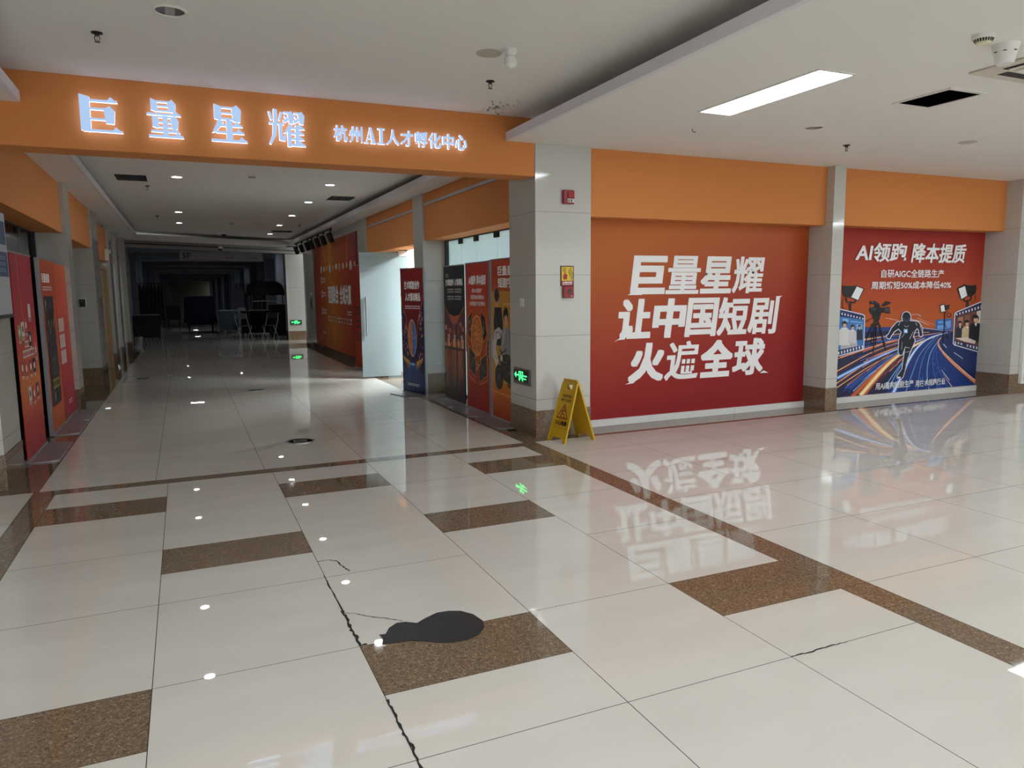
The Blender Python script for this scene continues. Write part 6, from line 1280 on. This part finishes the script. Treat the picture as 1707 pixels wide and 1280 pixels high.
YEL = ink('#d9b92c')
P.lay('panel', lambda mb, s: flat(mb, [(-.066, -.05), (.066, -.05), (.066, .092), (-.066, .092)], s.y, YEL))
def hand(mb, s):
    R_ = ink('#a8281f'); flat(mb, [(-.045, -.035), (-.005, -.035), (.0, .0), (-.004, .018), (-.02, .022), (-.024, .045), (-.034, .045), (-.034, .02), (-.05, .005)], s.up(), R_)
    stroke(mb, [(-.048, .05), (-.02, .05), (-.02, .078), (-.048, .078)], .005, s.up(), ink('#3a2a18'), True); stroke(mb, [(-.034, .058), (-.034, .07)], .006, s.up(), ink('#3a2a18'))
P.lay('hand_symbol', hand)
def flames(mb, s):
    for k in range(5): x = .012+k*.009; z = .06-.018*k; stroke(mb, [(x, z-.03), (x+.008, z-.005), (x+.018, z+.008), (x+.024, z+.024)], .006, s.up(), ink('#2a1c14'))
P.lay('flame_symbol', flames)
P.lay('text_panel', lambda mb, s: (flat(mb, [(-.066, -.093), (.066, -.093), (.066, -.054), (-.066, -.054)], s.y, ink('#a83a44')), text(mb, s, '火警按钮', -.055, -.075, .055, -.057, None, .03), greek(mb, -.055, .055, -.09, -.08, s.up(), INK_WHITE, 7)))
t = thing('fire_call_point', 'small red manual call point right below the yellow notice', 'fire alarm', (3.578, 6.652, 1.478))
MB().box(-.058, .058, -.04, 0, -.06, .06, RED).build('housing', t, .006)
MB().box(-.012, .025, -.044, -.04, -.015, .03, paint('#1c2418', .3)).build('press_glass', t, .002)
MB().lathe([(.008, -.040), (.008, -.044)], paint('#c8b8b4', .4), c=(.03, 0, -.04), n=12, axis='y').build('key_hole', t)
t = thing('blank_switch_plate', 'small white switch plate on the corridor side of the front column', 'switch', (3.222, 6.97, 1.375))
MB().box(-.010, 0, -.043, .043, -.043, .043, WHITE).build('plate', t, .004); MB().box(-.013, -.010, -.015, .015, -.022, .022, paint('#d2d0ca', .3)).build('rocker', t, .002)
GREEN = glow('#3dff7a', 2.2, 'exit_green')
def exit_sign(loc, rz, w, h, label):
    t = thing('exit_sign', label, 'exit sign', loc, rz)
    MB().box(-w/2, w/2, -.02, 0, -h/2, h/2, paint('#6f6c66', .35, .03, 6, .5)).build('frame', t, .004)
    MB().box(-w/2+.02, w/2-.02, -.022, -.02, -h/2+.03, h/2-.02, paint('#07110a', .3)).build('panel', t)
    P = Print(t, -.0225)
    def arrows(mb, s):
        g = GREEN; a = w*.36
        flat(mb, [(-a-.02, .012), (-a+.025, .045), (-a+.015, .018), (-.05, .018), (-.05, .004), (-a+.015, .004), (-a+.025, -.022)], s.up(), g)
        flat(mb, [(.05, .018), (a, .018), (a, .006), (.05, .006)], s.up(), g); flat(mb, [(.06, -.014), (a-.02, -.014), (a-.02, -.024), (.06, -.024)], s.up(), g)
    P.lay('arrow', arrows)
    def man(mb, s):
        stroke(mb, [(-.045, -h*.26), (-.045, h*.28), (.045, h*.28), (.045, -h*.26)], .012, s.up(), GREEN)
        flat(mb, ring_pts(-.006, h*.15, .012, .012, 10), s.up(), GREEN); stroke(mb, [(.0, h*.08), (.006, -h*.03)], .022, s.up(), GREEN); stroke(mb, [(.006, -h*.03), (-.02, -h*.12), (-.03, -h*.24)], .010, s.up(), GREEN); stroke(mb, [(.006, -h*.03), (.026, -h*.12), (.03, -h*.2)], .010, s.up(), GREEN); stroke(mb, [(-.028, h*.02), (0, h*.08), (.03, h*.03)], .009, s.up(), GREEN)
    P.lay('running_figure', man)
    return t
exit_sign((3.222, 6.975, .60), -PI/2, .40, .17, 'lit green running-man exit sign low on the front column')
exit_sign((3.245, 24.24, .55), 0, .36, .16, 'lit green exit sign low on the far pillar at the end of the corridor')
# notice on the left front column, seen edge-on
t = thing('column_notice', 'blue and white notice on the left front column, cut by the frame', 'notice', (-1.332, 7.0, 1.55), PI/2)
MB().box(-.3, .40, -.012, 0, -.22, .62, paint('#b8bcc0', .4)).build('board', t, .002)
P = Print(t, -.0125)
P.lay('printed_blocks', lambda mb, s: [flat(mb, [(-.28, a), (.37, a), (.37, b), (-.28, b)], s.up(), ink('#1f3a68')) for a, b in ((.10, .30), (.36, .55))] + [greek(mb, -.2, .3, .14+.05*k, .165+.05*k, s.up(), ink('#8aa0c0'), 8, k) for k in range(3)])
MB().box(-.3, .40, -.016, -.012, -.235, -.205, BLACK).build('bottom_rail', t)
t = thing('card_reader', 'small black card reader on the left column beside a glass front', 'card reader', (-1.52, 13.998, 1.36))
MB().box(-.055, .055, -.02, 0, -.075, .075, WHITE).build('back_plate', t, .004); MB().box(-.045, .045, -.032, -.02, -.065, .065, BLACK).build('reader', t, .006); MB().box(-.014, .014, -.034, -.032, .02, .05, paint('#5a5c60', .2)).build('display', t)
t = thing('wall_light_box', 'small white emergency light box above the beige door', 'emergency light', (-1.353, 16.62, 2.28), PI/2)
MB().box(-.10, .10, -.06, 0, -.12, .10, WHITE).build('housing', t, .008); MB().lathe([(.03, -.06), (.04, -.10), (.01, -.105)], WHITE, c=(0, 0, .05), n=14, axis='y').build('lamp_head', t)
t = thing('wall_intercom', 'grey wall intercom box beside the orange corridor banner', 'intercom', (3.298, 21.15, 1.2), -PI/2)
MB().box(-.16, .16, -.04, 0, -.16, .16, paint('#77787c', .5)).build('housing', t, .006); MB().box(-.10, .10, -.044, -.04, -.10, .06, paint('#2c2d31', .4)).build('screen', t); MB().box(-.06, .06, -.03, 0, .24, .29, WHITE).build('bracket', t)
# light box on the right-hand column, cut by the edge of the picture
t = thing('light_box', 'framed glass light box at the right edge of the picture', 'light box', (10.60, 6.438, .14))
MB().box(0, .9, -.05, 0, 0, 1.0, WHITE).build('frame', t, .006); MB().box(.05, .85, -.054, -.05, .05, .95, paint('#9fb0bc', .08)).build('glass_panel', t)

# ================================================================== WET FLOOR SIGN
t = thing('wet_floor_sign', 'yellow folding wet floor sign standing in front of the column', 'warning sign', (3.492, 6.41, 0), math.radians(-82))
YP = paint('#c9a01c', .38, .04, 8); YD = paint('#b88f16', .4, .04, 8)
def panel_pts():
    return [(-.150, .0), (-.105, 0), (-.085, .035), (-.05, .045), (.05, .045), (.085, .035), (.105, 0), (.150, 0), (.128, .50), (.120, .60), (.105, .622), (-.105, .622), (-.120, .60), (-.128, .50)]
def sign_panel(sg, name):
    """a leg panel: flat outline with a grip hole, leaning on its twin"""
    mb = MB(); hole = [(-.045, .575), (-.05, .545), (-.035, .52), (.035, .52), (.05, .545), (.045, .575)]
    out = panel_pts(); tri = tessellate_polygon([[Vector((p[0], p[1], 0)) for p in out], [Vector((p[0], p[1], 0)) for p in hole]]); allp = out+hole; n = len(allp); no = len(out)
    def Q(p, d):
        a = math.radians(17); return (p[0], sg*(-(.185-p[1]*math.tan(a)*.97)+d), p[1]*.975)
    D = .010
    vs = [Q(p, 0) for p in allp]+[Q(p, D) for p in allp]
    fs = [tuple(x) for x in tri]+[tuple(n+i for i in x) for x in tri]+[(i, (i+1) % no, n+(i+1) % no, n+i) for i in range(no)]+[(no+i, no+(i+1) % 6, n+no+(i+1) % 6, n+no+i) for i in range(6)]
    mb.add(vs, fs, YP)
    for q in ([(-.150, .0), (-.128, .5), (-.118, .5), (-.138, 0)], [(.150, 0), (.128, .5), (.118, .5), (.138, 0)], [(-.128, .5), (-.120, .60), (-.108, .60), (-.116, .5)], [(.128, .5), (.120, .60), (.108, .60), (.116, .5)]):
        v = [Q(p, -.008) for p in q]+[Q(p, 0) for p in q]; mb.add(v, [(0, 1, 2, 3), (4, 5, 6, 7), (0, 1, 5, 4), (1, 2, 6, 5), (2, 3, 7, 6), (3, 0, 4, 7)], YP)
    for q in ([(-.11, .14), (.11, .14), (.11, .148), (-.11, .148)],):
        mb.add([Q(p, -.003) for p in q], [(0, 1, 2, 3)], YD)
    o = mb.build(name, t)
    a = math.radians(17)
    holder = []
    pm = MB(); K = ink('#241c14'); R_ = ink('#8c1c14')
    def T3(x, z, d): return Q((x, z), d)
    tmp = MB()
    type_in(tmp, 'CAUTION', -.075, .445, .075, .475, 0, K, .03); type_in(tmp, 'WET FLOOR', -.085, .402, .085, .432, 0, K, .03)
    type_in(tmp, '小心地滑', -.095, .165, .095, .215, 0, K, .04)
    stroke(tmp, [(-.085, .24), (.085, .24), (0, .375)], .012, 0, R_, True)
    for l in ([(.0, .325), (-.012, .29)], [(-.012, .29), (.022, .272), (.03, .25)], [(-.012, .29), (-.03, .262), (-.02, .25)], [(-.008, .312), (.03, .318)], [(-.008, .312), (-.032, .30)]): stroke(tmp, l, .011, 0, R_)
    flat(tmp, ring_pts(.006, .34, .009, .009, 10), 0, R_)
    s_ = -1 if sg < 0 else 1
    pv = [Q(((v[0] if sg > 0 else -v[0]), v[2]), -.0008) for v in tmp.v]
    pm.v, pm.f, pm.mi, pm.mats = pv, tmp.f, tmp.mi, tmp.mats
    pm.build('printed_warning', o, fix=False)
sign_panel(1, 'panel'); sign_panel(-1, 'panel')
MB().tube([(-.112, 0, .604), (.112, 0, .604)], .012, YP, 10).build('hinge', t, smooth=True)

# ================================================================== TRACK SPOTLIGHTS
t = tag(MB().box(3.04, 3.075, 16.6, 22.4, 2.875, 2.90, BLACK).build('lighting_track'), 'black lighting track along the soffit above the corridor banner', 'lighting track')
first = None; names = ['nearest', 'second', 'third', 'fourth', 'fifth', 'sixth', 'seventh']
for k, y in enumerate((16.7, 17.6, 18.4, 19.3, 20.0, 21.0, 22.0)):
    lab = '%s black spotlight on the track above the corridor banner, counted from the viewer' % names[k]
    if first is None:
        first = thing('track_spotlight', lab, 'spotlight', (3.058, y, 2.875), 0, 'track spotlights')
        MB().box(-.02, .02, -.08, .08, -.035, 0, BLACK).build('adapter', first, .003)
        MB().tube([(0, 0, -.03), (0, 0, -.10)], .011, BLACK).build('stem', first)
        b = MB().lathe([(.05, 0), (.062, .02), (.062, .20), (.05, .21)], BLACK, n=18).build('lamp_head', first, smooth=True); b.location = (.02, -.02, -.28); b.rotation_euler = (.25, -.35, 0)
        MB().lathe([(.045, -.001), (.045, .004)], paint('#55565a', .2), n=16).build('lens', b)
    else: copy_tree(first, (3.058, y, 2.875), label=lab)

# ================================================================== THE DARK HALL BEYOND THE PORTAL
t = thing('hanging_sign', 'pale hanging floor sign reading 5F under the far ceiling', 'sign', (1.22, 25.6, 2.52), math.radians(3))
MB().box(-1.25, 1.25, -.03, .03, 0, .30, paint('#8b8688', .5)).build('board', t, .004)
for a in (-1.0, 1.0): MB().tube([(a, 0, .30), (a, 0, .535)], .008, STEEL).build('hanger', t)
P = Print(t, -.031)
P.lay('floor_number', lambda mb, s: text(mb, s, '5F', -1.17, .07, -.93, .25, ink('#2c2a2e'), .03))
P.lay('red_rule', lambda mb, s: flat(mb, [(-1.1, .02), (.2, .0), (.2, .02), (-1.1, .04)], s.y, ink('#8a3a44')))
P.lay('text_line', lambda mb, s: (greek(mb, .1, .35, .08, .13, s.up(), ink('#4a4446'), 2), greek(mb, .85, 1.1, .08, .13, s.up(), ink('#4a4446'), 3)))
CLOTH = paint('#10142e', .95, .15, 5); DARKC = paint('#0d0e12', .9, .1); WOOD = paint('#3a3733', .7, .1); WHM = paint('#9a9da6', .4)
t = thing('covered_cart', 'tall dark blue sheet draped over a cart in the middle of the hall', 'cart', (.57, 31.2, 0))
mb = MB(); rr = random.Random(1); N_ = 28; ring = []
for z, s_ in ((1.40, .50), (1.38, .54), (1.0, .55), (.6, .56), (.36, .58)):
    row = []
    for i in range(N_):
        a = 2*PI*i/N_; c, q = math.cos(a), math.sin(a); k = s_/max(abs(c), abs(q)); w_ = .02*math.sin(i*2.3)*(1.4-z); row.append((c*k+w_, q*k*.9+w_, z+(rr.uniform(-.03, .03) if z < .5 else 0)))
    ring.append(row)
vs = [p for r_ in ring for p in r_]; fs = [(k*N_+i, k*N_+(i+1) % N_, (k+1)*N_+(i+1) % N_, (k+1)*N_+i) for k in range(4) for i in range(N_)]+[tuple(range(N_))]
mb.add(vs, fs, CLOTH).build('sheet', t, smooth=True)
MB().box(-.5, .5, -.42, .42, .30, .36, DARKC).build('platform', t)
for a in (-.42, .42):
    for b in (-.34, .34): MB().tube([(a, b, .30), (a, b, .10)], .025, DARKC).lathe([(.06, -.02), (.06, .02)], DARKC, c=(a, b, .06), n=14, axis='x').build('castor_leg', t)
def garment_rack(loc, w, h, label, n=7, cols=('#0c0d12', '#15141a', '#101820')):
    t = thing('garment_rack', label, 'clothes rack', loc)
    f = MB()
    for a in (-w/2, w/2): f.tube([(a, 0, .06), (a, 0, h)], .014, DARKMETAL).tube([(a, -.25, .05), (a, .25, .05)], .014, DARKMETAL)
    f.tube([(-w/2, 0, h), (w/2, 0, h)], .014, DARKMETAL); f.build('frame', t)
    for k in range(n):
        x = -w/2+.06+(w-.12)*k/max(1, n-1); L_ = h-.75+.1*(k % 3)*.5
        MB().prism([(-.22, h-.10), (-.04, h-.04), (.04, h-.04), (.22, h-.10), (.25, h-.28), (.21, h-.34), (.23, .45), (-.23, .45), (-.21, h-.34), (-.25, h-.28)], x-.03, x+.03, paint(cols[k % len(cols)], .95, .1), 'x').build('garment', t, .01)
    return t
garment_rack((-.98, 28.2, 0), .8, 1.85, 'rack of black garments on the left of the dark hall')
garment_rack((-1.15, 33.5, 0), .8, 1.75, 'rack of dark garments farther back on the left of the hall', 6)
garment_rack((2.9, 36.5, 0), 1.3, 1.9, 'rack of grey garments on the right of the dark hall', 9, ('#5a5864', '#6e6c78', '#3c3a46'))
def table(loc, w, d, h, label, top, cat='table', shelf=False, cloth=None):
    t = thing('market_table', label, cat, loc)
    MB().box(-w/2, w/2, -d/2, d/2, h-.04, h, top).build('table_top', t, .004)
    for a in (-w/2+.04, w/2-.04):
        for b in (-d/2+.04, d/2-.04): MB().box(a-.02, a+.02, b-.02, b+.02, 0, h-.04, DARKMETAL).build('leg', t)
    if shelf: MB().box(-w/2+.04, w/2-.04, -d/2+.04, d/2-.04, .2, .23, top).build('shelf', t)
    if cloth: MB().box(-w/2-.006, w/2+.006, -d/2-.006, -d/2+.006, .12, h-.03, cloth).build('skirt', t)
    return t
table((-1.1, 26.3, 0), .75, .7, .85, 'dark stall table with a grey top on the left past the portal', paint('#6a645c', .6), shelf=True, cloth=DARKC)
table((1.55, 30.1, 0), .7, .9, .86, 'small pale-topped desk right of the covered cart', paint('#8b909a', .5), shelf=True, cloth=paint('#4a5058', .8))
table((2.35, 27.3, 0), 1.1, .7, .9, 'dark counter behind the white chairs on the right', paint('#55504a', .6), shelf=True, cloth=DARKC)
t = thing('storage_box', 'dark storage crate on the floor left of the covered cart', 'box', (-.42, 36.0, 0))
MB().box(-.28, .28, -.25, .25, .35, .95, DARKC).build('body', t, .01); MB().box(-.30, .30, -.27, .27, .93, 1.0, paint('#1a1b20', .7)).build('lid', t, .01)
for a in (-.22, .22): MB().box(a-.03, a+.03, -.2, .2, 0, .35, DARKC).build('foot', t)
t = thing('upright_panel', 'tall pale board leaning between desk and stall', 'board', (1.98, 29.4, 0))
MB().box(-.14, .14, -.03, .03, 0, .95, paint('#7a7f88', .6)).build('board', t, .004); MB().box(-.15, .15, -.12, .12, 0, .04, paint('#5a5f66', .6)).build('foot', t)
t = thing('market_stall', 'black covered stall with a domed canopy on the right of the hall', 'stall', (2.55, 26.2, 0))
mb = MB(); prof = [(.62, 1.42), (.60, 1.62), (.54, 1.76), (.40, 1.86), (.1, 1.90)]
vs, fs = [], []
for r_, z in prof:
    for i in range(20):
        a = 2*PI*i/20; c, q = math.cos(a), math.sin(a); k = 1/max(abs(c), abs(q))**.7; vs.append((c*r_*k, q*r_*k*.7, z+.02*math.sin(i*3)))
for k in range(4):
    for i in range(20): fs.append((k*20+i, k*20+(i+1) % 20, (k+1)*20+(i+1) % 20, (k+1)*20+i))
fs.append(tuple(80+i for i in range(20))); mb.add(vs, fs, DARKC).build('canopy', t, smooth=True)
for a in (-.6, .6):
    for b in (-.4, .4): MB().tube([(a, b, 0), (a, b, 1.5)], .018, DARKMETAL).build('post', t)
MB().box(.1, .60, -.38, .4, .05, 1.1, DARKC).build('goods_cover', t, .03)
MB().tube([(-.45, -.42, 1.22), (0, -.43, 1.24), (.3, -.42, 1.20)], .02, paint('#8a8880', .7), 8).build('rolled_cloth', t)
def chair(loc, rz, label):
    t = thing('folding_chair', label, 'chair', loc, rz, 'white folding chairs in the hall')
    MB().box(-.19, .19, -.19, .19, .43, .45, paint('#2e2f34', .6)).build('seat', t, .006)
    for sx in (-.19, .19):
        MB().tube([(sx, -.22, 0), (sx, .20, .62), (sx, .26, .84)], .011, WHM).build('leg', t); MB().tube([(sx, .22, 0), (sx, -.17, .44)], .011, WHM).build('leg', t)
    MB().box(-.19, .19, .235, .25, .66, .84, paint('#2e2f34', .6)).build('backrest', t, .006)
    return t
chair((1.75, 25.35, 0), .3, 'white folding chair in front of the black stall'); chair((2.55, 25.25, 0), -.5, 'white folding chair turned sideways at the black stall, nearer the exit sign')
t = thing('potted_plant', 'small plant in a pale pot beside the left portal pillar', 'plant', (-1.30, 24.6, 0))
MB().lathe([(.09, 0), (.13, .22), (.14, .23), (.12, .23)], paint('#8a8c8e', .5), n=16).build('pot', t, smooth=True)
mb = MB(); rr = random.Random(3)
for k in range(26):
    a = rr.uniform(0, 2*PI); l = rr.uniform(.12, .26); z = .23+rr.uniform(.0, .25); c, q = math.cos(a), math.sin(a)
    mb.add([(0, 0, z-.05), (c*l*.5-q*.03, q*l*.5+c*.03, z+.08), (c*l, q*l, z+.05), (c*l*.5+q*.03, q*l*.5-c*.03, z+.06)], [(0, 1, 2, 3)], paint('#2a3a24', .7))
mb.build('leaves', t)
t = thing('standing_banner', 'grey display board among the goods at the far right of the hall', 'display board', (2.1, 33.0, 0))
MB().box(-.25, .25, -.02, .02, .1, 1.7, paint('#5c5a66', .7)).build('panel', t); MB().box(-.28, .28, -.15, .15, 0, .1, DARKC).build('base', t)
